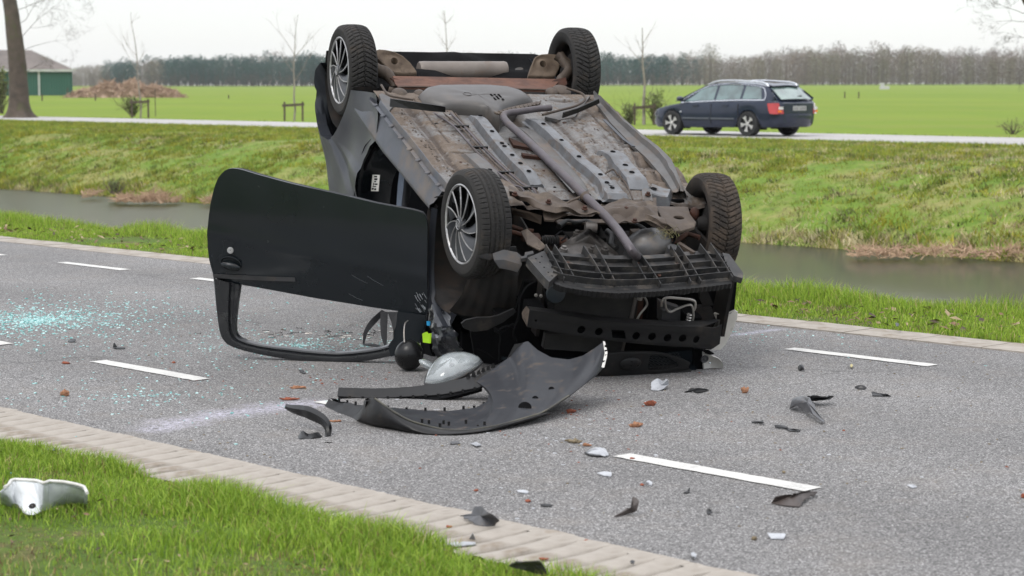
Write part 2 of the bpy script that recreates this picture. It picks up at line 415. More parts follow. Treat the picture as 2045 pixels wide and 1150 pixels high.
# ---------------- canal water
m = NT('canal_water')
wv = m.noise(1.0, 5, 0.6, sc=(1.6, 3.4, 1)); wv2 = m.noise(1.0, 3, 0.5, sc=(9, 22, 1)); 
sxw = m.n('ShaderNodeSeparateXYZ'); m.l(m.co.outputs['Object'], sxw.inputs[0])
calm = m.math('MAXIMUM', 0.06, m.math('MINIMUM', 1.0, m.math('MULTIPLY', m.math('SUBTRACT', 1.0, sxw.outputs[0]), 0.25)))   # the wind ruffles the open left reach, the right lies calm
hh = m.math('MULTIPLY', m.math('ADD', wv, m.math('MULTIPLY', wv2, 0.35)), calm)
wd_ = m.n('ShaderNodeBsdfPrincipled'); m.l(m.mix(m.noise(0.25,4), (0.034,0.031,0.011), (0.022,0.024,0.008)), wd_.inputs['Base Color']); wd_.inputs['Roughness'].default_value = 0.5; wd_.inputs['Specular IOR Level'].default_value = 0.1
wg_ = m.n('ShaderNodeBsdfGlossy'); wg_.inputs['Roughness'].default_value = 0.08; wg_.inputs['Color'].default_value = (0.74,0.74,0.60,1)
bp = m.n('ShaderNodeBump'); bp.inputs['Strength'].default_value = 0.5; bp.inputs['Distance'].default_value = 0.05; m.l(hh, bp.inputs['Height']); m.l(bp.outputs[0], wg_.inputs['Normal'])
wx_ = m.n('ShaderNodeMixShader'); wx_.inputs[0].default_value = 0.36; m.l(wd_.outputs[0], wx_.inputs[1]); m.l(wg_.outputs[0], wx_.inputs[2]); m.l(wx_.outputs[0], m.out.inputs[0]); M_water = m.mat
mb = MB(); rows = []
for i in range(60):
    s_ = -140+180*i/59; rows.append([road(s_, n_, -1.10) for n_ in (12.9, 15, 18, 21, 24, 26.6)])
mb.grid(rows); tag(mb.obj('canal_water', M_water), kind='structure')

# ---------------- grass blades
m = NT('grass_blade')
at = m.n('ShaderNodeVertexColor', layer_name='tint')
b = m.n('ShaderNodeBsdfPrincipled'); m.l(at.outputs['Color'], b.inputs['Base Color']); b.inputs['Roughness'].default_value = 0.55; b.inputs['Specular IOR Level'].default_value = 0.3
tr = m.n('ShaderNodeBsdfTranslucent'); m.l(at.outputs['Color'], tr.inputs['Color'])
mx = m.n('ShaderNodeMixShader'); mx.inputs[0].default_value = 0.35; m.l(b.outputs[0], mx.inputs[1]); m.l(tr.outputs[0], mx.inputs[2]); m.l(mx.outputs[0], m.out.inputs[0])
M_blade = m.mat
def blades(name, P, H, Wd, tint, lean=0.5, label='', segs=2):
    """P: Nx3 roots, H heights, Wd widths, tint Nx3"""
    N = len(P); ang = rng.uniform(0, 2*pi, N); la = rng.uniform(0, 2*pi, N); ln = np.abs(rng.normal(0, lean, N))*H
    side = np.stack([np.cos(ang), np.sin(ang), np.zeros(N)], 1)*Wd[:,None]*0.5
    ld = np.stack([np.cos(la), np.sin(la), np.zeros(N)], 1)*ln[:,None]
    up = np.zeros((N,3)); up[:,2] = H
    V0 = P-side; V1 = P+side
    if segs == 2:
        mid = P + up*0.55 + ld*0.3; V2 = mid+side*0.8; V3 = mid-side*0.8; V4 = P + up*0.95 + ld
        V = np.stack([V0,V1,V2,V3,V4], 1).reshape(-1,3); k = 5
        loops = np.stack([0*ang, 0*ang+1, 0*ang+2, 0*ang+3, 0*ang+3, 0*ang+2, 0*ang+4], 1).astype(int)
        ls = np.array([0,4]); lt = np.array([4,3])
    else:
        V4 = P + up + ld; V = np.stack([V0,V1,V4], 1).reshape(-1,3); k = 3
        loops = np.stack([0*ang, 0*ang+1, 0*ang+2], 1).astype(int); ls = np.array([0]); lt = np.array([3])
    base = (np.arange(N)*k)[:,None]; LI = (loops+base).ravel(); nl = loops.shape[1]
    me = bpy.data.meshes.new(name); me.vertices.add(N*k); me.vertices.foreach_set('co', V.ravel().astype(np.float32))
    me.loops.add(len(LI)); me.loops.foreach_set('vertex_index', LI.astype(np.int32))
    me.polygons.add(N*len(ls)); me.polygons.foreach_set('loop_start', (ls[None,:]+(np.arange(N)*nl)[:,None]).ravel().astype(np.int32))
    me.update(calc_edges=True)
    ca = me.color_attributes.new('tint', 'FLOAT_COLOR', 'POINT')
    tc = np.ones((N, k, 4), np.float32); tc[:,:,:3] = tint[:,None,:]; ca.data.foreach_set('color', tc.ravel())
    me.materials.append(M_blade); o = bpy.data.objects.new(name, me); COL.objects.link(o)
    return tag(o, label, 'grass', kind='stuff')
def nz(a, b, f, seed=0.0):
    # cheap smooth noise on arrays, roughly -1..1
    r = np.random.default_rng(int(seed*10)+5); out = np.zeros_like(a); 
    for k in range(7):
        th = r.uniform(0, 2*pi); ff = f*r.uniform(0.5, 1.9); out += np.sin((a*cos(th)+b*sin(th))*ff + r.uniform(0,6.28) + 1.6*np.sin((a*sin(th)-b*cos(th))*ff*0.7+r.uniform(0,6)))
    return out/3.2
def prof_z(n_): return np.interp(n_, [p[0] for p in PROF], [p[1] for p in PROF])
def rd_to_xyz(s_, n_, z): return np.stack([s_*cos(A)+n_*sin(A), -s_*sin(A)+n_*cos(A), z], 1)
def tints(N, cols, w):
    idx = rng.choice(len(cols), N, p=np.array(w)/sum(w)); c = np.array(cols)[idx]*rng.uniform(0.65, 1.3, (N,1)); return c
G1 = [(0.165,0.275,0.028),(0.25,0.375,0.042),(0.34,0.45,0.065),(0.46,0.39,0.17),(0.24,0.16,0.08)]
# near verge, bottom left of the picture
N = 125000; s_ = rng.uniform(-12.5, -2.2, N); n_ = 4.46 - np.abs(rng.exponential(0.55, N)) ; keep = (n_ > 2.3) & ~((nz(s_*1.0,n_*1.0,5.5,44)+rng.normal(0,0.15,len(s_)) > 0.95) & (n_ < 4.1)); s_ = s_[keep]; n_ = n_[keep]
P = rd_to_xyz(s_, n_, 0*s_); vis = (P[:,1] > 5.2) & (np.abs(P[:,0]) < P[:,1]*0.38); P = P[vis]; s_ = s_[vis]; n_ = n_[vis]; N = len(P)
dry = nz(s_, n_, 3.0, 1) + 0.7*nz(s_, n_, 9.0, 2) - 1.0*np.clip((n_-3.6),-1,1)
t = tints(N, G1, [30,40,24,3,3]); dt = tints(N, G1+[(0.12,0.07,0.045)], [8,12,12,26,30,20]); k = (dry + 0.5*np.clip(3.9-n_,-0.6,1.2) + rng.normal(0,0.40,N) > 0.28); t[k] = dt[k]
P[:,2] = prof_z(n_)-0.004
H = rng.uniform(0.018, 0.064, N)*(1+0.55*nz(s_,n_,6,3)); H = np.clip(H*np.where(k,0.45,1.0), 0.010, 0.11)
blades('near_verge_grass', P, H, rng.uniform(0.0022,0.0055,N), t, 0.65, 'short bright green grass on the verge in the near left corner')
# verge between road and canal
N = 280000; s_ = rng.uniform(-28, -1, N); n_ = rng.uniform(10.44, 12.7, N)
P = rd_to_xyz(s_, n_, prof_z(n_)-0.005); vis = (np.abs(P[:,0]) < P[:,1]*0.33) & (P[:,1] > 11); P=P[vis]; s_=s_[vis]; n_=n_[vis]; N=len(P)
tall = np.clip((n_-11.0)/0.5, 0, 1)
k = (nz(s_*1.0, n_*2.2, 2.6, 4)+0.8*nz(s_,n_,8,9)+rng.normal(0,0.5,N) > 0.95) & (n_ < 11.5)
t = tints(N, G1, [18,36,40,4,2]); dt = tints(N, [(0.42,0.34,0.20),(0.30,0.22,0.13),(0.2,0.28,0.05)], [4,3,3]); t[k] = dt[k]
H = rng.uniform(0.02,0.05,N)*(1-tall) + rng.uniform(0.05,0.16,N)*tall; H *= np.clip(1+0.5*nz(s_,n_,3,5), 0.35, 1.8); H[k] *= 0.5
blades('canal_verge_grass', P, H, rng.uniform(0.004,0.009,N), t, 0.45, 'lush grass strip between the asphalt road and the canal')
# far bank: tufts, moss and straw, grown in small clumps
NC = 46000; cs_ = rng.uniform(-92, -2, NC); cn_ = 26.35 + 15.1*rng.uniform(0,1,NC)**1.25
CP = rd_to_xyz(cs_, cn_, prof_z(cn_)); vis = (np.abs(CP[:,0]) < CP[:,1]*0.33) & (CP[:,1] > 24); cs_ = cs_[vis]; cn_ = cn_[vis]; CP = CP[vis]; NC = len(cs_)
KB = 15
drier = 0.9*np.clip((CP[:,0]/CP[:,1])/0.2, -0.7, 1.0) - np.clip((cn_-39)/1.5, 0, 1)*2.0 + 1.3*np.clip((27.3-cn_)/0.8, 0, 1)
sel = rng.normal(0,0.75,NC) + 0.5*nz(cs_,cn_,0.9,6) + 0.6*drier
ct = tints(NC, [(0.15,0.225,0.028),(0.22,0.275,0.038),(0.30,0.32,0.048),(0.28,0.26,0.04)], [26,34,26,16])
moss = rng.normal(0,1,NC) + nz(cs_,cn_,1.3,31) > 1.1; ct[moss] = tints(int(moss.sum()), [(0.33,0.31,0.035),(0.24,0.25,0.03)], [3,3])
k = sel > 0.86; ct[k] = tints(int(k.sum()), [(0.50,0.43,0.25),(0.38,0.32,0.16),(0.56,0.48,0.32),(0.25,0.19,0.11)], [4,4,2,2])
dk = rng.uniform(0,1,NC) < 0.10; ct[dk] = tints(int(dk.sum()), [(0.075,0.10,0.02),(0.10,0.085,0.045)], [3,2])
ch = rng.uniform(0.035,0.12,NC)*np.where(k,0.75,1.0); ch[cn_ < 26.9] *= 1.9
rs_ = np.repeat(cs_,KB)+rng.normal(0,0.075,NC*KB); rn_ = np.maximum(26.32, np.repeat(cn_,KB)+rng.normal(0,0.075,NC*KB))
P = rd_to_xyz(rs_, rn_, prof_z(rn_)-0.01); t = np.repeat(ct,KB,0)*rng.uniform(0.78,1.22,(NC*KB,1)); H = np.repeat(ch,KB)*rng.uniform(0.5,1.25,NC*KB)
blades('far_bank_grass', P, H, rng.uniform(0.014,0.034,NC*KB), t, 0.8, 'patchy green and straw coloured grass covering the far canal bank', segs=1)
# tall edge grass at the second road
N = 26000; s_ = rng.uniform(-105,-20,N); n_ = np.where(rng.uniform(0,1,N) < 0.6, rng.normal(41.2,0.25,N), rng.normal(47.7,0.3,N))
P = rd_to_xyz(s_, n_, np.full(N,0.08)); t = tints(N, G1, [20,35,40,8,2])
blades('roadside_grass', P, rng.uniform(0.03,0.10,N), rng.uniform(0.02,0.05,N), t, 0.5, 'grass fringe along both edges of the second road', segs=1)

# dead leaves, straw and clods caught in the verges
def litter(name, s0, s1, n0, n1, N, size, label):
    r = np.random.default_rng(N); mb = MB(); cols = []
    for k in range(N):
        ss = r.uniform(s0,s1); nn = r.uniform(n0,n1); zz_ = float(prof_z(nn))+r.uniform(0.012,0.045); c_ = road(ss,nn,zz_); a = r.uniform(0,6.28); L = size*r.uniform(0.4,1.6); w_ = L*r.uniform(0.15,0.7); u_ = Vector((cos(a),sin(a),r.uniform(-.5,.5)))*L; v_ = Vector((-sin(a),cos(a),r.uniform(-.6,.6)))*w_
        mb.add([c_-u_, c_-v_*0.8+Vector((0,0,L*0.2)), c_+u_, c_+v_],[(0,1,2,3)], k % 3)
    o = mb.obj(name, [simple('dead_leaf',(0.20,0.12,0.07),(0.13,0.08,0.05),scale=20,rough=0.9),simple('straw_bit',(0.33,0.26,0.15),(0.24,0.18,0.10),scale=20,rough=0.9),simple('earth_clod',(0.085,0.06,0.042),(0.055,0.04,0.03),scale=20,rough=0.95)]); return tag(o,label,'litter',kind='stuff')
litter('leaf_litter', -9.5, -3.5, 2.6, 4.0, 900, 0.009, 'dead leaves and straw bits caught in the near verge grass')
litter('leaf_litter', -22, -5, 10.5, 11.4, 900, 0.028, 'brown leaves and straw on the verge between road and canal')

# ============================================================ THE OVERTURNED CAR
# built in its own frame: u forward, v to its (upturned) right, w out of the underbody; then laid on its roof, nose down
CARM = Matrix(((0.3166,0.9404,0.1243,0.072),(-0.8866,0.3399,-0.3137,12.186),(-0.3372,-0.0109,0.9414,1.1973),(0,0,0,1)))
CAR = empty('overturned_car'); CAR.matrix_world = CARM
tag(CAR, 'dark grey hatchback lying on its roof in the middle of the road, front end smashed', 'car')

def paint(name, col, rough=0.32, metal=0.6, dirt=0.35, coat=0.7, dcol=MUD, dscale=3.0):
    return simple(name, col, tuple(x*0.9 for x in col), scale=3, rough=rough, metal=metal, coat=coat, bscale=3.0, bstr=0.10, dirt=dcol, damt=dirt, dscale=dscale, rvar=0.05)
M_body = simple('grey_car_paint', (0.032,0.035,0.043), (0.027,0.030,0.037), scale=3, rough=0.36, metal=0.10, coat=0.0, bscale=3.0, bstr=0.12, dirt=(0.075,0.06,0.05), damt=0.22, dscale=14, rvar=0.05, spec=0.28)
M_sill = simple('dusty_sill_paint', (0.058,0.063,0.077), (0.044,0.048,0.058), scale=5, rough=0.45, metal=0.2, coat=0.05, bscale=60, bstr=0.12, dirt=(0.13,0.105,0.085), damt=0.55, dscale=3.2, rvar=0.05)
M_doorp = simple('dark_door_paint', (0.0085,0.0115,0.014), (0.010,0.013,0.016), scale=3, rough=0.22, coat=0.12, bscale=3, bstr=0.06, dirt=(0.10,0.09,0.075), damt=0.03, dscale=60, spec=0.35)
M_blackp = simple('black_plastic', (0.0075,0.0075,0.008), (0.012,0.0115,0.011), scale=7, rough=0.5, bscale=90, bstr=0.15, dirt=(0.05,0.04,0.032), damt=0.30, dscale=6, spec=0.3)
M_liner = simple('muddy_arch_liner', (0.012,0.011,0.0105), (0.018,0.016,0.015), scale=5, rough=0.7, bscale=25, bstr=0.3, dirt=(0.038,0.028,0.022), damt=0.5, dscale=5, spec=0.2)
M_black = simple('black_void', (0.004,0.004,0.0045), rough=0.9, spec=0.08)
M_grey = simple('grey_plastic', (0.050,0.050,0.052), (0.035,0.035,0.036), scale=6, rough=0.5, bscale=70, bstr=0.2, dirt=(0.085,0.065,0.05), damt=0.45, dscale=7, spec=0.35)
M_tray = simple('dusty_black_tray', (0.046,0.045,0.045), (0.022,0.022,0.023), scale=9, rough=0.5, bscale=60, bstr=0.2, dirt=(0.115,0.10,0.085), damt=0.48, dscale=12, spec=0.3)
M_primer = simple('grey_underseal', (0.105,0.102,0.10), (0.075,0.072,0.070), scale=9, rough=0.55, metal=0.15, bscale=45, bstr=0.25, dirt=(0.13,0.10,0.08), damt=0.5, dscale=6)
M_rail = simple('pale_grey_rail', (0.150,0.156,0.166), (0.105,0.107,0.112), scale=12, rough=0.5, metal=0.15, bscale=50, bstr=0.3, dirt=(0.105,0.083,0.067), damt=0.50, dscale=14)
M_rust = simple('rusty_steel', (0.060,0.024,0.015), (0.032,0.016,0.011), scale=14, rough=0.75, metal=0.1, bscale=80, bstr=0.5, dirt=(0.075,0.036,0.022), damt=0.4, dscale=9, spec=0.3)
M_brown = simple('muddy_steel', (0.075,0.056,0.043), (0.045,0.033,0.026), scale=9, rough=0.6, metal=0.15, bscale=50, bstr=0.4, dirt=(0.125,0.098,0.075), damt=0.5, dscale=9, spec=0.35)
M_pipe = simple('purple_grey_pipe', (0.088,0.076,0.084), (0.066,0.056,0.061), scale=12, rough=0.5, metal=0.3, bscale=90, bstr=0.2, dirt=(0.10,0.078,0.065), damt=0.4, dscale=9)
M_tank = simple('dusty_tank_plastic', (0.048,0.044,0.042), (0.065,0.058,0.052), scale=3, rough=0.42, bscale=30, bstr=0.08, dirt=(0.13,0.105,0.085), damt=0.42, dscale=2.2)
M_alu = simple('cast_aluminium', (0.155,0.145,0.138), (0.095,0.085,0.078), scale=9, rough=0.5, metal=0.35, bscale=60, bstr=0.4, dirt=(0.065,0.05,0.04), damt=0.5, dscale=8)
M_steel = simple('bare_steel', (0.45,0.43,0.40), (0.32,0.30,0.28), scale=14, rough=0.38, metal=0.8, bscale=60, bstr=0.15, dirt=(0.15,0.11,0.08), damt=0.35, dscale=7)
M_tyre = simple('tyre_rubber', (0.020,0.019,0.0185), (0.030,0.028,0.026), scale=6, rough=0.8, bscale=90, bstr=0.2, dirt=(0.065,0.052,0.042), damt=0.4, dscale=7, spec=0.25)
M_tyre2 = simple('muddy_tyre_rubber', (0.028,0.024,0.021), (0.045,0.037,0.031), scale=6, rough=0.85, bscale=90, bstr=0.3, dirt=(0.085,0.065,0.05), damt=0.6, dscale=7, spec=0.2)
M_silver = simple('scuffed_silver', (0.46,0.46,0.47), (0.30,0.29,0.28), scale=25, rough=0.4, metal=0.5, bscale=60, bstr=0.05)
M_cap = simple('dark_hub_cap_plastic', (0.030,0.032,0.037), (0.045,0.047,0.052), scale=8, rough=0.45, bscale=60, bstr=0.1, dirt=(0.075,0.06,0.05), damt=0.3, dscale=12)
M_rad = simple('radiator_metal', (0.035,0.034,0.033), (0.05,0.047,0.044), scale=10, rough=0.6, metal=0.3, bscale=90, bstr=0.3)
M_white = simple('white_plastic', (0.66,0.65,0.62), (0.52,0.50,0.46), scale=9, rough=0.4, bscale=40, bstr=0.15, dirt=(0.16,0.13,0.10), damt=0.2, dscale=20)
M_fab = simple('dark_fabric', (0.025,0.027,0.032), rough=0.9, bscale=200, bstr=0.4)
M_strap = simple('seat_belt_webbing', (0.02,0.02,0.023), rough=0.7, bscale=300, bstr=0.4)
M_strapb = simple('blue_grey_webbing', (0.10,0.125,0.17), rough=0.6, bscale=300, bstr=0.4)

# ---------------- body shell: floor pan as a height field with pressings, beads, plugs and dents
def bead(U_, V_, p, q, w, h, soft=0.35):
    p = np.array(p[:2]); q = np.array(q[:2]); d = q-p; L = np.hypot(*d); d = d/L
    t = np.clip((U_-p[0])*d[0]+(V_-p[1])*d[1], 0, L); r = np.hypot(U_-p[0]-d[0]*t, V_-p[1]-d[1]*t)/(w/2)
    return h*np.clip((1.0-r)/soft, 0, 1)
nu, nv = 430, 320
us = np.linspace(-0.60, 1.12, nu); vs = np.linspace(-0.775, 0.70, nv); UU, VV = np.meshgrid(us, vs, indexing='ij')
Hh = np.full_like(UU, 0.075)
def sm(x, a, b): t = np.clip((x-a)/(b-a), 0, 1); return t*t*(3-2*t)
tc_ = -0.075 + 0.0*UU                                               # tunnel centre
tw = np.abs(VV-tc_); Hh -= 0.055*(1-sm(tw, 0.085, 0.15))
Hh -= 0.40*np.clip(UU-1.02, 0, 1)*(0.6+0.4*sm(tw,0.1,0.2))           # floor turns up into the toe board
Hh += 0.028*sm(VV,-0.64,-0.60)*(1-sm(VV,-0.40,-0.36))*sm(UU,-0.52,-0.46)   # raised left tray
Hh += 0.020*sm(VV,0.22,0.26)*(1-sm(VV,0.46,0.52))*sm(UU,-0.50,-0.44)
edgeL = sm(-VV, 0.66, 0.70); Hh += 0.012*edgeL
for i in range(7):
    Hh += bead(UU,VV,(-0.30+0.17*i,-0.50),(-0.24+0.17*i,-0.44),0.018,0.007)
    Hh += bead(UU,VV,(-0.32+0.18*i,0.34),(-0.25+0.18*i,0.34),0.018,-0.007)
for (a,b,w_,h_) in (((-0.42,-0.57),(0.30,-0.57),0.016,-0.008),((-0.40,-0.36),(0.6,-0.36),0.02,-0.008),((0.10,-0.60),(0.12,-0.40),0.02,0.008),((0.45,-0.62),(0.47,-0.34),0.03,-0.010),((-0.45,0.30),(-0.42,0.55),0.05,0.012),((0.2,0.46),(0.7,0.45),0.05,0.012),((-0.2,0.50),(0.1,0.50),0.03,-0.01)):
    Hh += bead(UU,VV,a,b,w_,h_)
for (a,b) in [(p[0],p[1]) for p in [(-0.007,-0.502,0.1),(0.71,-0.666,0.1),(0.767,0.479,0.1),(-0.018,0.356,0.1),(0.644,-0.197,0.1),(0.714,-0.184,0.1)]]:
    r = np.hypot(UU-a, VV-b); Hh += 0.010*(1-sm(r,0.028,0.036)) - 0.012*(1-sm(r,0.018,0.024))
rq = random.Random(77)
for k in range(46):        # small pressed beads, lugs and channels
    a_ = rq.uniform(-0.5,1.0); b_ = rq.choice((rq.uniform(-0.66,-0.30),rq.uniform(-0.2,0.05),rq.uniform(0.22,0.62))); L_ = rq.uniform(0.03,0.12); hz = rq.random() < 0.5
    Hh += bead(UU,VV,(a_,b_),(a_+(0 if hz else L_),b_+(L_*0.7 if hz else 0)),rq.uniform(0.010,0.022),rq.choice((-1,1))*rq.uniform(0.004,0.009),0.25)
for u0 in (-0.40,-0.05,0.30,0.62): Hh += 0.004*np.exp(-((UU-u0-0.03*np.sin(VV*7))/0.006)**2)     # welded seams
for v0 in (-0.66,-0.27,0.20): Hh += 0.004*np.exp(-((VV-v0-0.008*np.sin(UU*6))/0.005)**2)
# crumpling from the crash, worst on the right
rs = np.random.default_rng(4); cr = np.zeros_like(UU)
for k in range(26):
    th = rs.uniform(0, pi); f_ = rs.uniform(9, 38); cr += np.abs(np.sin(UU*cos(th)*f_+VV*sin(th)*f_+rs.uniform(0,6)+1.3*np.sin(UU*5+VV*7+k)))/f_*9
cr = cr/26 - cr.mean()/26
dam = 0.25 + 1.0*sm(VV,0.18,0.35)*sm(UU,-0.55,-0.1) + 0.7*sm(UU,0.55,0.95)
Hh += cr*0.11*dam
Hh += 0.02*np.sin(UU*21+VV*9)*sm(VV,0.2,0.3)*sm(UU,0.25,0.5)*(1-sm(UU,0.75,0.9))
Hh += 0.0015*rs.standard_normal(Hh.shape)*0.4
me = bpy.data.meshes.new('floor_pan')
vv = np.stack([UU,VV,Hh],-1).reshape(-1,3)
ii = (np.arange(nu-1)[:,None]*nv+np.arange(nv-1)[None,:]).ravel()
keep = np.ones(len(ii), bool)
ff = np.stack([ii,ii+nv,ii+nv+1,ii+1],1)[keep]
me.from_pydata(vv.tolist(), [], ff.tolist())
# streaks of dried mud laid down by the road, kept as a map on the metal
dirt = 0.5 + 0.5*np.clip(0.85*nz(UU,VV*1.6,5,21)+0.6*nz(UU,VV,16,22)+0.8*(sm(np.abs(VV+0.05),0.22,0.6)-0.35)-0.5*sm(UU,0.3,1.0)+0.35*nz(UU,VV,55,24)+0.25*nz(UU*0.6,VV*2,120,25)+rs.normal(0,0.16,UU.shape),-1,1)
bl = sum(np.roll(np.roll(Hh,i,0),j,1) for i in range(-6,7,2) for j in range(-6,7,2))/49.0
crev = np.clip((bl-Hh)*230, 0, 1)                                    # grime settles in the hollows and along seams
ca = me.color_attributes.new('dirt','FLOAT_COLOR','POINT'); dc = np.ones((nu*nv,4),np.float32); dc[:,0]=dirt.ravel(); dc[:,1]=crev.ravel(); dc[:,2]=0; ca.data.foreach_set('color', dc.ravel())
m = NT('underbody_metal'); at = m.n('ShaderNodeVertexColor', layer_name='dirt')
base = m.mix(m.ramp(m.noise(6,6,0.6),[(0.3,0),(0.7,1)]), (0.168,0.163,0.158), (0.115,0.109,0.104))
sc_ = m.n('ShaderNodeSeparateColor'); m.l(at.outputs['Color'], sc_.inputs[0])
fac = m.ramp(m.math('ADD', sc_.outputs[0], m.math('MULTIPLY', m.math('SUBTRACT', m.noise(38,9,0.8), 0.5), 1.9)), [(0.30,0),(0.80,1)])
c = m.mix(fac, base, m.mix(m.ramp(m.noise(9,6,0.7),[(0.3,0),(0.7,1)]), (0.150,0.118,0.092), (0.088,0.064,0.047)))
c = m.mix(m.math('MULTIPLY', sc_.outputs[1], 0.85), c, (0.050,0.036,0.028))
sp = m.ramp(m.noise(95,3,0.6),[(0.66,0),(0.72,1)]); c = m.mix(sp, c, (0.05,0.032,0.025))
M_floor = m.bsdf(c, m.math('ADD', 0.42, m.math('MULTIPLY', fac, 0.35)), 0.15, bump=m.noise(60,8,0.75), bstr=0.6, bdist=0.005)
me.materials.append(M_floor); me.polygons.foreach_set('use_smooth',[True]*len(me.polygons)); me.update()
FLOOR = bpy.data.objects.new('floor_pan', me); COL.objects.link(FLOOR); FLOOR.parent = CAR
def fh(u_, v_):
    i = min(nu-1, max(0, int(round((u_-us[0])/(us[1]-us[0]))))); j = min(nv-1, max(0, int(round((v_-vs[0])/(vs[1]-vs[0]))))); return float(Hh[i,j])

for k in range(30):       # drain holes and rubber plugs
    a_ = rq.uniform(-0.5,0.95); b_ = rq.choice((rq.uniform(-0.62,-0.32),rq.uniform(-0.18,0.04),rq.uniform(0.22,0.60))); r_ = rq.uniform(0.004,0.010); z_ = fh(a_,b_)
    mb = MB(); mb.lathe([(r_*1.5,0.0005),(r_,0.003),(r_*0.8,0.0015),(0.0001,0.0015)],(a_,b_,z_),(0,0,1),10); mb.obj('drain_hole' if k % 3 else 'rubber_plug', M_black if k % 3 else M_rust, CAR, smooth=50)
for (a_,b_) in [(p[0],p[1]) for p in [(-0.007,-0.502,0.1),(0.71,-0.666,0.1),(0.767,0.479,0.1),(-0.018,0.356,0.1)]]:
    mb = MB(); mb.lathe([(0.030,-0.004),(0.028,0.004),(0.022,0.006),(0.018,0.003),(0.0001,0.004)],(a_,b_,fh(a_,b_)+0.004),(0,0,1),18); mb.obj('rubber_plug', M_brown, CAR, smooth=50)
# long box-section rails pressed from sheet, with drilled holes
def rail(name, pts, w0, w1, h, mat, holes=(), lip=0.02, wob=0.0, hr=0.011):
    C = spline(pts, 8); n = len(C); mb = MB(); rows = []
    for i, p in enumerate(C):
        t = i/(n-1); w_ = w0+(w1-w0)*t; d = (C[min(i+1,n-1)]-C[max(i-1,0)]).normalized(); sd = Vector((d.y,-d.x,0))*-1
        hz = h*min(1.0, 6*t+0.35, 6*(1-t)+0.35); b = p.z; x = wob*noise.noise(Vector((p.x*9, p.y*9, 1)))
        prof = [(-w_/2-lip,-0.004),(-w_/2-0.004,0.0),(-w_/2+0.006,hz*0.9),(-w_/2+0.014,hz),(-w_*0.15,hz-0.003),(w_*0.15,hz-0.003),(w_/2-0.014,hz),(w_/2-0.006,hz*0.9),(w_/2+0.004,0.0),(w_/2+lip,-0.004)]
        rows.append([p + sd*a + Vector((0,0,z+x)) for a, z in prof])
    mb.grid(rows); mb.grid([rows[0][1:9], [Vector((q.x,q.y,rows[0][0].z)) for q in rows[0][1:9]]]); mb.grid([rows[-1][1:9], [Vector((q.x,q.y,rows[-1][0].z)) for q in rows[-1][1:9]]])
    o = mb.obj(name, mat, CAR, smooth=35)
    for t in holes:
        i = min(n-2, int(t*(n-1))); p = C[i] + Vector((0,0,h+0.001+ wob*noise.noise(Vector((C[i].x*9, C[i].y*9, 1))) - 0.001))
        hb = MB(); hb.lathe([(hr*1.25,0.0),(hr*1.1,0.0018),(hr,0.0012),(hr*0.9,-0.0005),(0.0001,-0.0005)], p, (0,0,1), 14); hb.obj('rail_hole', M_black, CAR, smooth=60)
    return o
def drop(pts, z): return [(p[0], p[1], z) for p in pts]
rail('floor_rail', drop([(-0.166,-0.266,0.12),(0.233,-0.279,0.12),(0.599,-0.278,0.12),(0.912,-0.252,0.12)], 0.078), 0.075, 0.085, 0.052, M_rail, (0.12,0.32,0.48,0.53,0.63,0.75,0.9))
rail('floor_rail', drop([(-0.133,0.074,0.12),(0.231,0.098,0.12),(0.576,0.117,0.12),(0.883,0.144,0.12),(1.087,0.117,0.12)], 0.078), 0.07, 0.085, 0.052, M_rail, (0.13,0.34,0.52,0.72,0.87), wob=0.01)
rail('heat_shield', drop([(-0.066,0.004,0.1),(0.28,0.016,0.1),(0.633,0.023,0.1),(0.924,0.02,0.1)], 0.052), 0.085, 0.075, 0.030, M_primer, ())
rail('jacking_rail', drop([(0.43,0.342,0.12),(0.697,0.34,0.12),(1,0.324,0.12)], 0.082), 0.11, 0.13, 0.060, M_rail, (0.22,0.62,0.8), wob=0.02, hr=0.013)
rail('jacking_rail', drop([(0.484,-0.52,0.12),(0.669,-0.495,0.12),(0.842,-0.479,0.12)], 0.095), 0.085, 0.10, 0.035, M_primer, (0.85,))
rail('floor_stiffener', drop([(0.903,0.158,0.1),(1.15,0.137,0.1)], 0.085), 0.10, 0.13, 0.045, M_rail, (0.4,0.6), wob=0.02)
rail('toe_reinforcement', drop([(1.017,0.362,0.08),(1.087,0.485,0.08)], 0.06), 0.16, 0.13, 0.06, M_rail, (0.3,), wob=0.02, hr=0.016)
# tunnel plates and brackets
for q in ([(0.049,-0.118,0.02),(0.2,-0.033,0.02),(0.23,-0.024,0.02),(0.175,-0.131,0.02)], [(0.294,-0.123,0.02),(0.343,-0.029,0.02),(0.363,-0.026,0.02),(0.338,-0.124,0.02)]):
    mb = MB(); mb.prism(q, (0,0,0.02)); mb.obj('tunnel_bracket', M_rust, CAR)
# seam where the front right floor tore open
mb = MB(); pl = [(0.685,0.148,0.125),(0.838,0.161,0.125),(0.757,0.259,0.125),(0.897,0.261,0.125),(1.034,0.244,0.125),(1.189,0.206,0.125)]; 
P_ = resample([(p[0],p[1],0.118) for p in pl], 26)
for i in range(25):
    a = P_[i]; b = P_[i+1]; mb.tube([a+Vector((0,0,0.012*noise.noise(a*40))), b+Vector((0,0,0.012*noise.noise(b*40)))], 0.0055, 5)
mb.obj('torn_seam', M_brown, CAR, smooth=60)

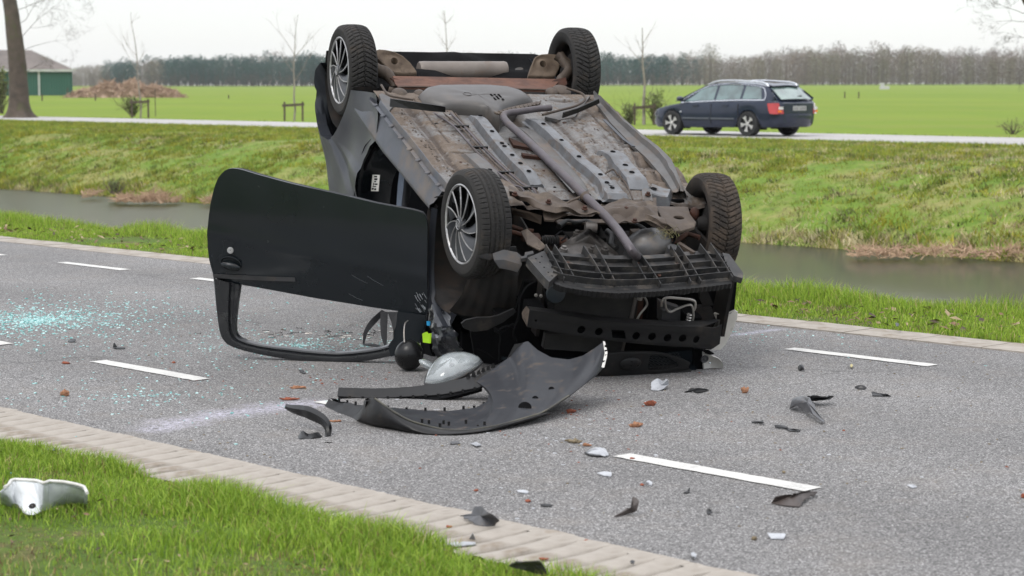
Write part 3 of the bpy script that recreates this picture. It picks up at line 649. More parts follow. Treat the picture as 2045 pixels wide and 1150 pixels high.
# brake and fuel pipes clipped along the floor
base_l = [(p[0],p[1]) for p in [(-0.19,-0.439,0.12),(0.121,-0.444,0.12),(0.443,-0.432,0.12),(0.646,-0.414,0.12),(0.808,-0.399,0.12),(0.911,-0.347,0.12),(0.968,-0.312,0.12),(1.057,-0.302,0.12)]]
for k in range(4):
    off = (k-1.5)*0.017*(1 + 0.8*(k % 2 == 0))
    pts = [(p[0]+0.01*k*(1 if i > 5 else 0), p[1]+off+(0.02*(k-1.5) if i == 0 else 0), fh(p[0],p[1])+0.022 if i > 0 else 0.10) for i, p in enumerate(base_l)]
    pts[-1] = (pts[-1][0], pts[-1][1], 0.06)
    mb = MB(); mb.tube(spline(pts, 5), 0.0045 if k % 2 else 0.006, 6); mb.obj('brake_pipe', M_brown if k % 2 else M_pipe, CAR, smooth=60)
for i in (1,2,4,6):
    p = base_l[i]; mb = MB(); mb.box((p[0],p[1],fh(p[0],p[1])+0.022),(0.012,0.088,0.016)); mb.obj('pipe_clip', M_blackp, CAR)

# fuel tank
T = [(-0.446,-0.548,0.1),(-0.544,-0.48,0.1),(-0.593,-0.396,0.1),(-0.606,-0.241,0.1),(-0.604,-0.039,0.1),(-0.574,0.104,0.1),(-0.506,0.163,0.1),(-0.381,0.183,0.1),(-0.31,0.066,0.1),(-0.186,-0.086,0.1),(-0.08,-0.141,0.1),(-0.105,-0.172,0.1),(-0.184,-0.196,0.1),(-0.222,-0.311,0.1),(-0.233,-0.455,0.1),(-0.338,-0.541,0.1)]
mb = MB(); rows = []; cx = sum(p[0] for p in T)/len(T); cy = sum(p[1] for p in T)/len(T); TT = resample(T+[T[0]], 49)[:-1]
for sc, z in ((1.06,-0.06),(1.02,0.07),(0.985,0.105),(0.93,0.132),(0.84,0.146),(0.6,0.150),(0.3,0.151),(0.02,0.152)):
    rows.append([Vector((cx+(p.x-cx)*sc, cy+(p.y-cy)*sc, z+0.004*noise.noise(p*6))) for p in TT])
mb.grid(rows, closed=True); TANK = mb.obj('fuel_tank', M_tank, CAR, smooth=50)
mb = MB(); p = [(-0.379,-0.254,0.155),(-0.335,-0.263,0.155)][0]; mb.lathe([(0.028,0),(0.028,0.004),(0.024,0.005),(0.023,0.001)], (p[0],p[1],0.150), seg=20); mb.obj('tank_emblem_ring', M_tank, CAR)
mb = MB()
for i in range(3):
    for j in range(7):
        q = [(-0.375,-0.106,0.155),(-0.267,-0.057,0.155)]; x = q[0][0]+(q[1][0]-q[0][0])*j/7; y = q[0][1]+(q[1][1]-q[0][1])*i/2
        if (i*7+j)%5 != 3: mb.box((x, y, 0.153), (0.008,0.012,0.003))
mb.obj('moulded_marks', M_black, CAR)
# rear floor above the tank and boot floor
mb = MB(); rows = []
for i in range(15):
    u_ = -1.90+1.25*i/14; rows.append([(u_, -0.72+1.46*j/12, -0.10+0.05*math.sin(j*1.1)*math.sin(i*0.8)+ (0.1 if i > 12 else 0)) for j in range(13)])
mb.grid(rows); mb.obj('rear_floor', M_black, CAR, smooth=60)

# rusty rear axle beam: open U section
L0 = [(-1.065,-0.514,0.02),(-1.046,0.607,0.02)]; L1 = [(-0.744,-0.578,0.06),(-0.716,0.397,0.06)]; L2 = [(-0.847,-0.522,-0),(-0.79,0.495,-0)]
a0, b0 = [Vector(p) for p in L0]; a1, b1 = [Vector(p) for p in L1]
mb = MB(); rows = []
for t in np.linspace(0,1,13):
    p = a0.lerp(b0,t); q = a1.lerp(b1,t); s_ = q + Vector((0.05,0,-0.11)); e = p+Vector((-0.015,0,-0.09))
    bul = Vector((0,0,0.006*math.sin(t*9)))
    rows.append([e, p, p.lerp(q,0.5)+Vector((0,0,-0.012)), q+Vector((-0.004,0,0.006))+bul, q+Vector((0.012,0,0.0))+bul, q+Vector((0.018,0,-0.02)), s_])
mb.slab(rows, lambda i,j: (-0.004,0,-0.004)); mb.obj('rear_axle_beam', simple('bright_rust',(0.115,0.050,0.030),(0.068,0.031,0.020),scale=11,rough=0.75,bscale=80,bstr=0.5,dirt=(0.06,0.032,0.022),damt=0.4,dscale=12,spec=0.3), CAR, smooth=30)
mb = MB(); mb.tube([a1.lerp(b1,t)+Vector((0.012,0,0.006+0.004*math.sin(t*9))) for t in np.linspace(0,1,14)], 0.0035, 6); mb.obj('beam_edge_highlight', M_brown, CAR, smooth=60)  # lighter tube imitates the highlight along the beam's front edge
mb = MB(); mb.slab([[a1.lerp(b1,t)+Vector((0.02,0,-0.006)) for t in np.linspace(0,1,14)],[a1.lerp(b1,t)+Vector((0.10,0,-0.055)) for t in np.linspace(0,1,14)]],(0,0,-0.004)); mb.obj('beam_lip_shade', M_liner, CAR)  # lower lip coloured dark to stand in for shade under the beam
# muffler behind the beam and its hanger
q = [(-1.52,-0.201,-0.126),(-1.52,0.409,-0.116)]; a, b = Vector(q[0])+Vector((0,0,0.02)), Vector(q[1])+Vector((0,0,0.02)); ax = (b-a)
mb = MB(); mb.lathe([(0.001,0),(0.06,0.002),(0.066,0.01),(0.067,0.03),(0.066,ax.length-0.03),(0.067,ax.length-0.02),(0.062,ax.length-0.005),(0.001,ax.length)], a, ax, 24); mb.obj('silencer', simple('dusty_silencer_steel',(0.17,0.145,0.125),(0.12,0.10,0.085),scale=7,rough=0.5,metal=0.1,bscale=50,bstr=0.2,dirt=(0.15,0.10,0.07),damt=0.4,dscale=9), CAR, smooth=40)
mb = MB(); q = [(-1.5,0.366,-0.062),(-1.5,0.386,-0.095),(-1.5,0.438,-0.113),(-1.5,0.455,-0.112)]; mb.tube(spline(q,4), 0.018, 8); mb.obj('silencer_hanger', M_brown, CAR, smooth=60)
mb = MB(); mb.tube([(-1.55,0.507,-0.089),(-1.55,0.521,-0.149)], 0.028, 10); mb.obj('damper', M_blackp, CAR, smooth=60)

# trailing arms with spring pads
def pad(name, C0, R_, hole, off):
    c = Vector(C0); out = resample(list(R_)+[R_[0]], 41)[:-1]; mb = MB(); rows = []
    nrm = Vector((0.35,0,0.94)).normalized()
    for sc, d in ((1.03,-0.05),(1.0,0.0),(0.97,0.012),(0.88,0.014),(0.74,0.006),(0.52,0.004),(0.36,0.012),(0.28,0.012),(0.24,0.0),(0.23,-0.03)):
        rr0 = sum((Vector(p)-c).length for p in out)/len(out); kk = max(0.0,min(1.0,(0.8-sc)/0.3))
        rows.append([c+(Vector(p)-c)*(sc*(1-kk)+sc*kk*rr0*0.8/(Vector(p)-c).length)+nrm*d for p in out])
    mb.grid(rows, closed=True); o = mb.obj(name, simple('dusty_brown_pressing',(0.15,0.112,0.080),(0.095,0.068,0.048),scale=10,rough=0.65,bscale=50,bstr=0.4,dirt=(0.045,0.032,0.024),damt=0.4,dscale=12,spec=0.3), CAR, smooth=45)
    hb = MB(); hb.lathe([(0.035,0),(0.001,0.001)], c+nrm*(-0.028), nrm, 16); hb.obj('spring_pad_hole', M_black, CAR)
PLa = [(-1.388,-0.554,0.064),(-1.397,-0.531,0.074),(-1.395,-0.48,0.071),(-1.388,-0.429,0.064),(-1.369,-0.369,0.042),(-1.337,-0.321,0.006),(-1.292,-0.279,-0.046),(-1.285,-0.34,-0.053),(-1.287,-0.434,-0.052),(-1.297,-0.464,-0.04),(-1.325,-0.501,-0.008),(-1.353,-0.538,0.023)]
pad('spring_pad', [(-1.344,-0.428,0.013)][0], PLa, 0, 0)
PRa = [(-1.284,0.472,-0.055),(-1.328,0.497,-0.005),(-1.372,0.533,0.045),(-1.387,0.58,0.062),(-1.39,0.636,0.065),(-1.387,0.701,0.062),(-1.366,0.714,0.039),(-1.322,0.7,-0.012),(-1.282,0.659,-0.058),(-1.28,0.57,-0.06)]
pad('spring_pad', [(-1.342,0.588,0.01)][0], PRa, 0, 0)
mb = MB(); mb.tube(spline([(-1.19,-0.61,0.042),(-1.162,-0.58,0.021),(-1.144,-0.537,0.008),(-1.101,-0.504,-0.024),(-1.055,-0.498,-0.059),(-1.022,-0.51,-0.084)],5), [0.03+0.012*sin(i*0.2) for i in range(26)], 12)
mb.tube([(-0.951,-0.57,-0.038),(-0.935,-0.508,-0.047)], 0.028, 10); mb.obj('trailing_arm', M_brown, CAR, smooth=60)
mb = MB(); mb.tube(spline([(-1.276,0.666,0.107),(-1.232,0.688,0.074),(-1.183,0.708,0.037),(-1.144,0.676,0.008),(-1.114,0.636,-0.014),(-1.066,0.629,-0.051),(-1.022,0.656,-0.083),(-1.02,0.699,-0.085)],5), 0.034, 12)
mb.tube([(-1.27,0.643,0.103),(-1.218,0.728,0.063)], 0.03, 10); mb.tube([(-1.218,0.717,0.063),(-1.233,0.776,0.075)], 0.02, 10); mb.obj('trailing_arm', M_brown, CAR, smooth=60)
# beam end plates
mb = MB(); mb.prism([(-1.008,-0.55,0.019),(-0.99,-0.483,0.011),(-0.958,-0.45,-0.003),(-0.938,-0.495,-0.012),(-0.97,-0.518,0.002)], (0,0,0.012)); mb.obj('axle_bracket', M_rust, CAR)
mb = MB(); mb.prism([(-0.958,0.471,-0.003),(-1.005,0.549,0.018),(-1.027,0.631,0.027),(-0.973,0.626,0.004),(-0.933,0.581,-0.014)], (0,0,0.012)); mb.obj('axle_bracket', M_rust, CAR)

# exhaust front pipe torn loose and lying across the floor
ex = [(-0.115,0.186,0.165),(-0.092,0.088,0.165),(-0.05,-0.025,0.165),(-0.017,-0.115,0.165),(0.031,-0.162,0.165),(0.16,-0.174,0.165),(0.448,-0.148,0.165)] + [(1.279,-0.125,0.185)] + [(1.626,-0.084,0.16),(1.946,-0.11,0.16)]
ex = ex + [(1.759,0.021,0.03)]
ex = [ex[0],ex[1],ex[2],ex[3],ex[4],ex[5]] + ex[6:]
mb = MB(); exs = spline(ex,6); mb.tube(exs, [0.0185+0.005*min(1,i/ (len(exs)*0.75)) for i in range(len(exs))], 16); mb.obj('exhaust_pipe', M_pipe, CAR, smooth=60)
mb = MB(); p = Vector([(1.287,-0.126,0.185)][0]); q = Vector([(1.31,-0.118,0.178)][0]); mb.tube([p,q],0.030,16); mb.tube([p, p+Vector((0.01,-0.08,-0.03)), p+Vector((0.03,-0.14,-0.06))],0.008,6); mb.obj('exhaust_clamp', M_brown, CAR, smooth=40)
# woven heat sleeve beside the tank
q = [(0.006,-0.211,0.17),(-0.08,-0.095,0.17),(-0.153,0.049,0.17),(-0.193,0.147,0.17),(-0.146,0.126,0.17),(-0.077,-0.007,0.17),(-0.022,-0.114,0.17),(0.032,-0.2,0.17)]
mb = MB(); mb.prism(q, (0,0,0.008)); 
for i in range(12):
    t = i/11; a = Vector(q[0]).lerp(Vector(q[3]), t); b = Vector(q[7]).lerp(Vector(q[4]), t); mb.tube([a+Vector((0,0,.01)), b+Vector((0,0,.01))], 0.005, 5)
mb.obj('perforated_strap', M_brown, CAR, smooth=30)

# black air deflectors ahead of the rear wheels and cables
mb = MB(); mb.slab([[(-0.219,-0.782,0.13),(-0.187,-0.665,0.13),(-0.15,-0.56,0.13),(-0.131,-0.468,0.13)], [(-0.243,-0.776,0.17),(-0.198,-0.666,0.17),(-0.155,-0.563,0.17),(-0.117,-0.477,0.17)]], (0.012,0,0)); mb.obj('air_deflector', M_blackp, CAR)
mb = MB(); mb.slab([[(-0.072,0.248,0.12),(-0.168,0.386,0.12),(-0.336,0.588,0.12)], [(-0.058,0.245,0.16),(-0.141,0.371,0.16),(-0.304,0.565,0.16)]], (0.012,0,0)); mb.obj('air_deflector', M_blackp, CAR)
for pts in ([(515,478),(560,540),(640,560),(720,572)], [(1545,668),(1650,640),(1760,610),(1815,570),(1790,530),(1700,500)], [(1550,665),(1600,650),(1690,630),(1750,600)]):
    pass
mb = MB(); mb.tube(spline([(-0.555,-0.742,0.14),(-0.385,-0.745,0.14),(-0.333,-0.682,0.14),(-0.302,-0.614,0.14)],5),0.007,6); mb.obj('handbrake_cable', M_brown, CAR, smooth=60)
mb = MB(); mb.tube(spline([(-0.061,0.119,0.14),(-0.138,0.251,0.14),(-0.223,0.394,0.14),(-0.335,0.492,0.14),(-0.447,0.508,0.14),(-0.53,0.445,0.14)],5),0.008,6); mb.obj('handbrake_cable', M_brown, CAR, smooth=60)
mb = MB()
for (x,y,r) in ((-0.62,-0.60,0.05),(-0.70,0.48,0.06),(-0.66,0.40,0.04),(-0.60,-0.48,0.04)):
    mb.ball((x,y,0.06),(r*1.3,r,0.035),12,8)
mb.obj('suspension_bush', M_brown, CAR, smooth=60)
mb = MB(); mb.slab([[(-0.523,-0.742,0.1),(-0.455,-0.712,0.1),(-0.334,-0.716,0.1)], [(-0.494,-0.769,0.1),(-0.305,-0.792,0.1),(-0.2,-0.792,0.1)]], (0,0,-0.02)); mb.obj('seat_pan_corner', M_primer, CAR)
mb = MB(); mb.slab([[(-0.328,0.275,0.1),(-0.358,0.388,0.1),(-0.517,0.602,0.1)], [(-0.137,0.166,0.1),(-0.085,0.238,0.1),(-0.14,0.359,0.1)]], (0,0,-0.02)); mb.obj('seat_pan_corner', M_primer, CAR)

# ---------------- left sill
Dn = [(-0.83,-0.825,-0.106),(-0.577,-0.825,-0.114),(-0.322,-0.825,-0.112),(-0.101,-0.825,-0.116),(0.261,-0.825,-0.1),(0.533,-0.825,-0.089),(0.654,-0.825,-0.086),(0.853,-0.825,-0.075)]
Fl = [(-0.331,-0.806,0.125),(-0.115,-0.802,0.125),(0.084,-0.799,0.125),(0.287,-0.792,0.125),(0.53,-0.791,0.125),(0.747,-0.792,0.125),(0.888,-0.786,0.125),(0.992,-0.783,0.125)]
mb = MB(); rows = []
DnR = resample(Dn, 40); FlR = resample(Fl, 40)
for i in range(40):
    d_ = DnR[i]; f_ = FlR[i]; wv_ = 0.004*noise.noise(Vector((i*0.3,0,0)))
    rows.append([f_+Vector((0,0.012,-0.03)), f_, f_+Vector((0,-0.004,-0.002)), f_+Vector((0,-0.010,-0.040)), Vector((f_.x*0.75+d_.x*0.25, f_.y-0.030, f_.z-0.045)), Vector((f_.x*0.5+d_.x*0.5, -0.795+wv_, max(d_.z+0.065,0.045)+0.02)), Vector((f_.x*0.2+d_.x*0.8, -0.823+wv_, d_.z+0.055)), Vector((d_.x,-0.834,d_.z+0.03)), Vector((d_.x,-0.834,d_.z+0.008)), d_, d_+Vector((0,0.03,-0.004)), d_+Vector((0,0.04,0.02))])
mb.grid(rows); mb.obj('side_sill', M_sill, CAR, smooth=50)
# plugs along the sill seam
for (x,y) in [(540,20),(603,108),(670,192),(748,287),(820,380),(890,470),(970,573),(1057,672)]:
    pass
mb = None
for p in [(-0.357,-0.822,0.1),(-0.176,-0.824,0.1),(-0.008,-0.822,0.1),(0.178,-0.817,0.1),(0.355,-0.816,0.1),(0.522,-0.814,0.1),(0.708,-0.812,0.1),(0.882,-0.804,0.1)]:
    mb = MB(); mb.lathe([(0.017,-0.002),(0.015,0.002),(0.011,0.0005),(0.008,0.0025),(0.001,0.0025)], (p[0],p[1]-0.006,0.086), (0,-0.25,0.97), 12); mb.obj('sill_plug', M_sill, CAR, smooth=40)
# right sill
Ro = [(-0.545,0.63,0.12),(-0.17,0.639,0.12),(0.175,0.656,0.12),(0.404,0.683,0.12),(0.602,0.681,0.12),(0.842,0.619,0.12),(1.072,0.562,0.12)]; Ri = [(-0.444,0.597,0.1),(-0.034,0.554,0.1),(0.328,0.548,0.1),(0.527,0.557,0.1),(0.697,0.547,0.1),(0.862,0.537,0.1),(1.045,0.508,0.1)]
mb = MB(); rows = []
Ro = resample(Ro, 34); Ri = resample(Ri, 34)
for i in range(34):
    o_ = Ro[i]; q = Ri[i]; n1 = 0.012*noise.noise(Vector((i*0.5,2,0)))
    rows.append([q+Vector((0,0,-0.02)), q, q.lerp(o_,0.25)+Vector((0,0,-0.004+n1)), q.lerp(o_,0.48)+Vector((0,0,0.0)), q.lerp(o_,0.55)+Vector((0,0,0.03+n1)), q.lerp(o_,0.60)+Vector((0,0,0.002)), q.lerp(o_,0.9)+Vector((0,0,-0.004)), o_, o_+Vector((0,0.02,-0.03)), o_+Vector((0,0.03,-0.16))])
mb.grid(rows); mb.obj('side_sill', M_primer, CAR, smooth=40)
mb = MB(); q = [Vector(p) for p in [(-0.02,0.509,0.125),(0.072,0.509,0.125),(0.189,0.509,0.125),(0.317,0.509,0.125),(0.422,0.526,0.125)]]
mb.slab([[p+Vector((0,0,0.004)) for p in q],[p+Vector((0.0,-0.022,0.006)) for p in q]], (0,0,-0.004)); mb.obj('bare_paint_strip', M_body, CAR)

# ---------------- left quarter panel round the rear wheel arch
arch = [(345,510),(330,560),(305,640),(270,730),(230,800),(190,828),(150,800),(120,730),(108,640),(103,560),(100,470),(125,380),(150,335)]
Ar = [(-0.824,-0.825,0.01),(-0.858,-0.825,-0.053),(-0.916,-0.825,-0.156),(-1.007,-0.825,-0.284),(-1.124,-0.825,-0.402),(-1.258,-0.825,-0.484),(-1.415,-0.825,-0.514),(-1.544,-0.825,-0.487),(-1.629,-0.825,-0.421),(-1.676,-0.825,-0.352),(-1.688,-0.825,-0.258),(-1.654,-0.825,-0.15),(-1.575,-0.825,-0.074)]
Ou = [(-0.412,-0.825,0.139),(-0.314,-0.825,0.031),(-0.266,-0.825,-0.099),(-0.413,-0.825,-0.198),(-0.499,-0.825,-0.313),(-0.563,-0.825,-0.529),(-0.599,-0.825,-0.862),(-0.951,-0.825,-1.016),(-1.234,-0.825,-0.823),(-1.396,-0.825,-0.714),(-1.56,-0.825,-0.603),(-1.64,-0.825,-0.459),(-1.671,-0.825,-0.297)]
ArR = resample(Ar, 61); 
def resample_like(src, base, n):   # corresponding resampling along parameter
    L = [0]
    for a, b in zip(base, base[1:]): L.append(L[-1]+(Vector(b)-Vector(a)).length)
    out = []; j = 0
    for i in range(n):
        t = L[-1]*i/(n-1)
        while j < len(base)-2 and L[j+1] < t: j += 1
        out.append(Vector(src[j]).lerp(Vector(src[j+1]), min(1,(t-L[j])/(L[j+1]-L[j]))))
    return out
OuR = resample_like(Ou, Ar, 61)
mb = MB(); rows = []
for r_ in range(15):
    t = -0.12 + 1.12*r_/14 if r_ > 1 else (0 if r_ == 1 else 0); row = []
    for i in range(61):
        a = ArR[i]; b = OuR[i]; tt = max(0.0, (r_-2)/12)
        p = a.lerp(b, tt)
        back = max(0.0, min(1.0, (i-38)/14))                    # body tucks in toward the tail
        v_ = -0.835 + (0.014*tt if i < 24 else 0) + 0.010*math.exp(-(tt*6)**2)*-1 + 0.012*sin(tt*3.1) + 0.10*back*tt + 0.02*noise.noise(Vector((p.x*3.5,p.z*3.5,0))) 
        crease = 0.022*math.exp(-((p.z+0.42+0.25*(p.x+1.3))/0.035)**2) if i > 24 else 0
        p = Vector((p.x, v_+crease, p.z))
        if r_ == 0: p = Vector((p.x, -0.775, p.z))
        if r_ == 1: p = Vector((p.x, -0.828, p.z))
        row.append(p)
    rows.append(row)
mb.grid(rows); mb.obj('quarter_panel', M_body, CAR, smooth=50)
# rear corner, bumper and tail
mb = MB(); rows = []
edge = [Vector(p) for p in [(-1.264,-0.8,-0.905),(-1.426,-0.8,-0.796),(-1.555,-0.8,-0.707),(-1.686,-0.8,-0.617),(-1.773,-0.8,-0.456),(-1.804,-0.8,-0.292),(-1.739,-0.8,-0.165)]]
for i, e in enumerate(resample(edge, 14)):
    rows.append([e+Vector((0.10,0.03,0)), e+Vector((0.03,0.035,0)), e+Vector((-0.04,0.07,0)), e+Vector((-0.11,0.14,0)), e+Vector((-0.16,0.30,0)), e+Vector((-0.19,0.55,0)), e+Vector((-0.20,0.80,0)), e+Vector((-0.19,1.05,0)), e+Vector((-0.14,1.20,-0.06)), e+Vector((-0.05,1.32,-0.12)), e+Vector((0.10,1.38,-0.16))])
mb.slab(rows, (0.004,0.004,0)); mb.obj('rear_bumper', M_body, CAR, smooth=60)
RB = [(-1.86,-0.174,-0.174),(-1.86,0.068,-0.17),(-1.86,0.291,-0.174),(-1.86,0.501,-0.183),(-1.86,0.611,-0.199),(-1.86,0.696,-0.223)]
mb = MB(); top = resample(RB, 14); mb.slab([[p for p in top],[p+Vector((0.03,0,-0.05)) for p in top],[p+Vector((0.02,0,-0.30)) for p in top],[p+Vector((-0.02,0,-0.5)) for p in top]], (-0.006,0,0)); mb.obj('rear_bumper_skin', M_black, CAR, smooth=60)
# hidden shell: far side, tail, roof, bonnet, screens, all crushed down onto the road
def shell(name, rows, mat, nn=10):
    R_ = [resample(r, nn) for r in rows]; mb = MB(); mb.slab(R_, (0,0,0.006)); return mb.obj(name, mat, CAR, smooth=50)
shell('body_side', [[(-1.80,0.66,-0.10),(-1.2,0.66,-0.04),(-0.5,0.64,0.0),(0.9,0.58,0.0)],[(-1.82,0.66,-0.55),(-1.2,0.70,-0.55),(0,0.68,-0.5),(1.1,0.62,-0.45)],[(-1.5,0.60,-0.95),(-1.0,0.6,-1.02),(0,0.60,-1.08),(0.6,0.62,-0.9)]], M_body)
shell('roof', [[(-1.45,-0.60,-0.98),(-0.9,-0.62,-1.10),(0.0,-0.62,-1.12),(0.62,-0.62,-1.02)],[(-1.5,0.0,-1.02),(-0.9,0.0,-1.15),(0.0,0.0,-1.15),(0.66,0.0,-1.05)],[(-1.45,0.58,-0.98),(-0.9,0.58,-1.10),(0.0,0.58,-1.12),(0.62,0.55,-1.02)]], M_body)
shell('tailgate', [[(-1.86,-0.60,-0.45),(-1.90,0,-0.48),(-1.86,0.62,-0.45)],[(-1.80,-0.60,-0.62),(-1.82,0,-0.62),(-1.80,0.62,-0.62)],[(-1.5,-0.55,-0.98),(-1.53,0,-1.0),(-1.5,0.52,-0.98)]], M_body)
shell('bonnet', [[(0.98,-0.66,-0.62),(1.0,0,-0.66),(0.98,0.58,-0.62)],[(1.5,-0.66,-0.60),(1.5,0,-0.63),(1.5,0.58,-0.60)],[(1.80,-0.50,-0.62),(1.84,0,-0.62),(1.80,0.45,-0.62)]], M_doorp)
shell('windscreen', [[(0.62,-0.58,-1.0),(0.66,0,-1.03),(0.62,0.5,-1.0)],[(0.98,-0.64,-0.64),(1.0,0,-0.68),(0.98,0.56,-0.64)]], M_black)
shell('inner_side', [[(-0.75,-0.70,0.05),(0.9,-0.70,-0.05)],[(-0.75,-0.70,0.0),(0.9,-0.70,-0.08)]], M_black)
# inside of the cabin
mb = MB(); mb.box((0.15,-0.05,-0.05),(1.6,1.30,0.02)); mb.obj('carpet', M_fab, CAR)
for y in (-0.38,0.30):
    mb = MB(); mb.box((0.05,y,-0.22),(0.5,0.46,0.16)); Rm = Matrix.Rotation(0.25,3,'Y'); mb.box((-0.28,y,-0.55),(0.14,0.46,0.62),Rm); mb.box((-0.36,y,-0.93),(0.09,0.24,0.16)); mb.obj('front_seat', M_fab, CAR)
mb = MB(); mb.box((-0.85,-0.03,-0.3),(0.4,1.2,0.2)); mb.box((-1.05,-0.03,-0.6),(0.15,1.2,0.55)); mb.obj('rear_bench', M_fab, CAR)
# door aperture: rear pillar with its sticker, sealing strips, belt
Bp = [(-0.402,-0.8,-0.147),(-0.513,-0.8,-0.231),(-0.585,-0.8,-0.346),(-0.625,-0.8,-0.475),(-0.636,-0.8,-0.605),(-0.629,-0.8,-0.704),(-0.59,-0.8,-0.851)]; B2 = [(-0.369,-0.74,-0.229),(-0.458,-0.74,-0.288),(-0.584,-0.74,-0.41),(-0.638,-0.74,-0.496),(-0.64,-0.74,-0.611),(-0.621,-0.74,-0.701),(-0.581,-0.74,-0.848)]
mb = MB(); n_ = 22; ra = resample(Bp,n_); rb = resample(B2,n_)
mb.grid([[p+Vector((0,-0.02,0)) for p in ra],[p+Vector((0.012,-0.01,0)) for p in ra],[p+Vector((0.02,0.02,0)) for p in ra],[p for p in rb],[p+Vector((0.02,0.10,0)) for p in rb],[p+Vector((0.06,0.14,0)) for p in rb]]); mb.obj('door_pillar', M_doorp, CAR, smooth=50)
mb = MB(); mb.tube(spline([p.lerp(q,0.55)+Vector((0,-0.012,0)) for p,q in zip(ra[::3],rb[::3])],4),0.012,8); mb.obj('door_seal', M_black, CAR, smooth=60)
mb = MB(); q = [(-0.524,-0.745,-0.427),(-0.376,-0.745,-0.368),(-0.371,-0.745,-0.472),(-0.519,-0.745,-0.532)]; mb.prism(q,(0,-0.003,0)); STK = mb.obj('tyre_pressure_sticker', M_white, CAR)
mb = MB()
for (a_,b_,c_,d_) in ((525,620,550,632),(528,640,555,655),(530,662,545,672),(522,678,528,700),(534,682,560,694),(518,704,550,712),(512,720,530,734),(536,722,552,738)):
    mb.prism([Vector(p)+Vector((0,-0.004,0)) for p in [(-2.117,-0.745,-0.529)] and []] or [Vector(q[0])+(Vector(q[1])-Vector(q[0]))*((x-505)/66)+(Vector(q[3])-Vector(q[0]))*((y-612)/134)+Vector((0,-0.004,0)) for x,y in ((a_,b_),(c_,b_),(c_,d_),(a_,d_))], (0,-0.001,0))
mb.obj('sticker_print', M_black, STK)
mb = MB(); q1 = [(-0.276,-0.66,-0.31),(-0.278,-0.66,-0.398),(-0.26,-0.66,-0.517),(-0.241,-0.66,-0.604)]; q2 = [(-0.17,-0.66,-0.306),(-0.164,-0.66,-0.366),(-0.167,-0.66,-0.478),(-0.148,-0.66,-0.564)]; mb.slab([q1,q2],(0,0.003,0)); mb.obj('seat_belt', M_strapb, CAR)

# ---------------- wheels
def tyre_mesh(style, mat, R0=0.291, Wd=0.182, rim=0.200):
    ns, nw = 480, 26; rows = []
    for k in range(ns):
        a = 2*pi*k/ns; row = []
        row += [(rim-0.004,-Wd*0.40),(rim+0.010,-Wd*0.455),(rim+0.035,-Wd*0.50),(rim+0.060,-Wd*0.497),(R0-0.018,-Wd*0.455)]
        for j in range(nw):
            t = -1+2*j/(nw-1); y = t*Wd*0.415; r_ = R0-0.010*abs(t)**3.2; g = 0
            if style == 'v':
                ph = (a*58/(2*pi) + 1.25*abs(t)**1.25) % 1.0
                if ph < 0.22: g = 0.008
                if abs(t - 0.05*math.copysign(1, math.sin(a*58))) < 0.06: g = 0.009
                if 0.56 < abs(t) < 0.62 and ((a*29/(2*pi)+0.2) % 1.0) < 0.6: g = 0.006
            else:
                for gg in (-0.52,-0.17,0.17,0.52):
                    if abs(t-gg) < 0.055: g = 0.007
                if abs(t) > 0.62 and ((a*64/(2*pi)) % 1.0) < 0.2: g = 0.005
                if abs(t) < 0.5 and ((a*64/(2*pi)+t*1.4) % 1.0) < 0.14: g = 0.0025
            row.append((r_-g, y))
        row += [(R0-0.018,Wd*0.455),(rim+0.060,Wd*0.497),(rim+0.035,Wd*0.50),(rim+0.010,Wd*0.455),(rim-0.004,Wd*0.40)]
        rows.append([(r_*cos(a), y, r_*sin(a)) for r_, y in row])
    rows.append(rows[0]); mb = MB(); mb.grid(rows); return mb.mesh('tyre', mat, 28)
TYV = tyre_mesh('v', M_tyre); TYV2 = tyre_mesh('v', M_tyre2); TYS = tyre_mesh('s', M_tyre)
# rim barrel; outer face toward -y
mb = MB(); mb.lathe([(0.207,-0.078),(0.203,-0.080),(0.196,-0.074),(0.190,-0.06),(0.183,-0.03),(0.180,0.03),(0.188,0.058),(0.197,0.066),(0.206,0.072)], (0,0,0), (0,1,0), 64)
mb.lathe([(0.182,-0.005),(0.150,-0.03),(0.11,-0.045),(0.07,-0.035),(0.001,-0.035)], (0,0,0), (0,1,0), 48)
RIM = mb.mesh('wheel', M_blackp, 50)
mb = MB(); mb.lathe([(0.001,0.0),(0.12,0.0),(0.125,0.012),(0.001,0.05)], (0,0.0,0), (0,1,0), 40); mb.lathe([(0.001,0.08),(0.035,0.08),(0.05,0.05),(0.06,0.02)], (0,0,0),(0,1,0),24); DRUM = mb.mesh('brake_drum', M_liner, 40)
# hub cap: eleven swept blades between bright edges
mb = MB(); NB = 11
mb.lathe([(0.001,-0.058),(0.16,-0.056),(0.205,-0.066)], (0,0,0),(0,1,0),66, mi=1)
for k in range(NB):
    a0_ = 2*pi*k/NB
    def P_(r, da, y): return (r*cos(a0_+da), y, r*sin(a0_+da))
    rows = []
    for i in range(9):
        t = i/8; r = 0.040+0.158*t; sw = 0.50*(t**0.7)
        w1 = 0.40 - 0.12*(1-t)
        rows.append([P_(r, sw+0.02, -0.093+0.010*(t*t)), P_(r, sw+0.02+w1*0.5, -0.084+0.012*t*t), P_(r, sw+0.02+w1, -0.066+0.002*t)])
    mb.slab(rows, (0,0.004,0))
mb.lathe([(0.001,-0.100),(0.026,-0.100),(0.036,-0.096),(0.045,-0.088),(0.047,-0.075)], (0,0,0),(0,1,0),28)
CAP = mb.mesh('hub_cap', [M_cap, M_black], 35)
mb = MB(); mb.lathe([(0.201,-0.080),(0.203,-0.086),(0.208,-0.0885),(0.2125,-0.086),(0.214,-0.078)], (0,0,0),(0,1,0),66); CAPR = mb.mesh('hub_cap_rim', M_silver, 50)
rows = []
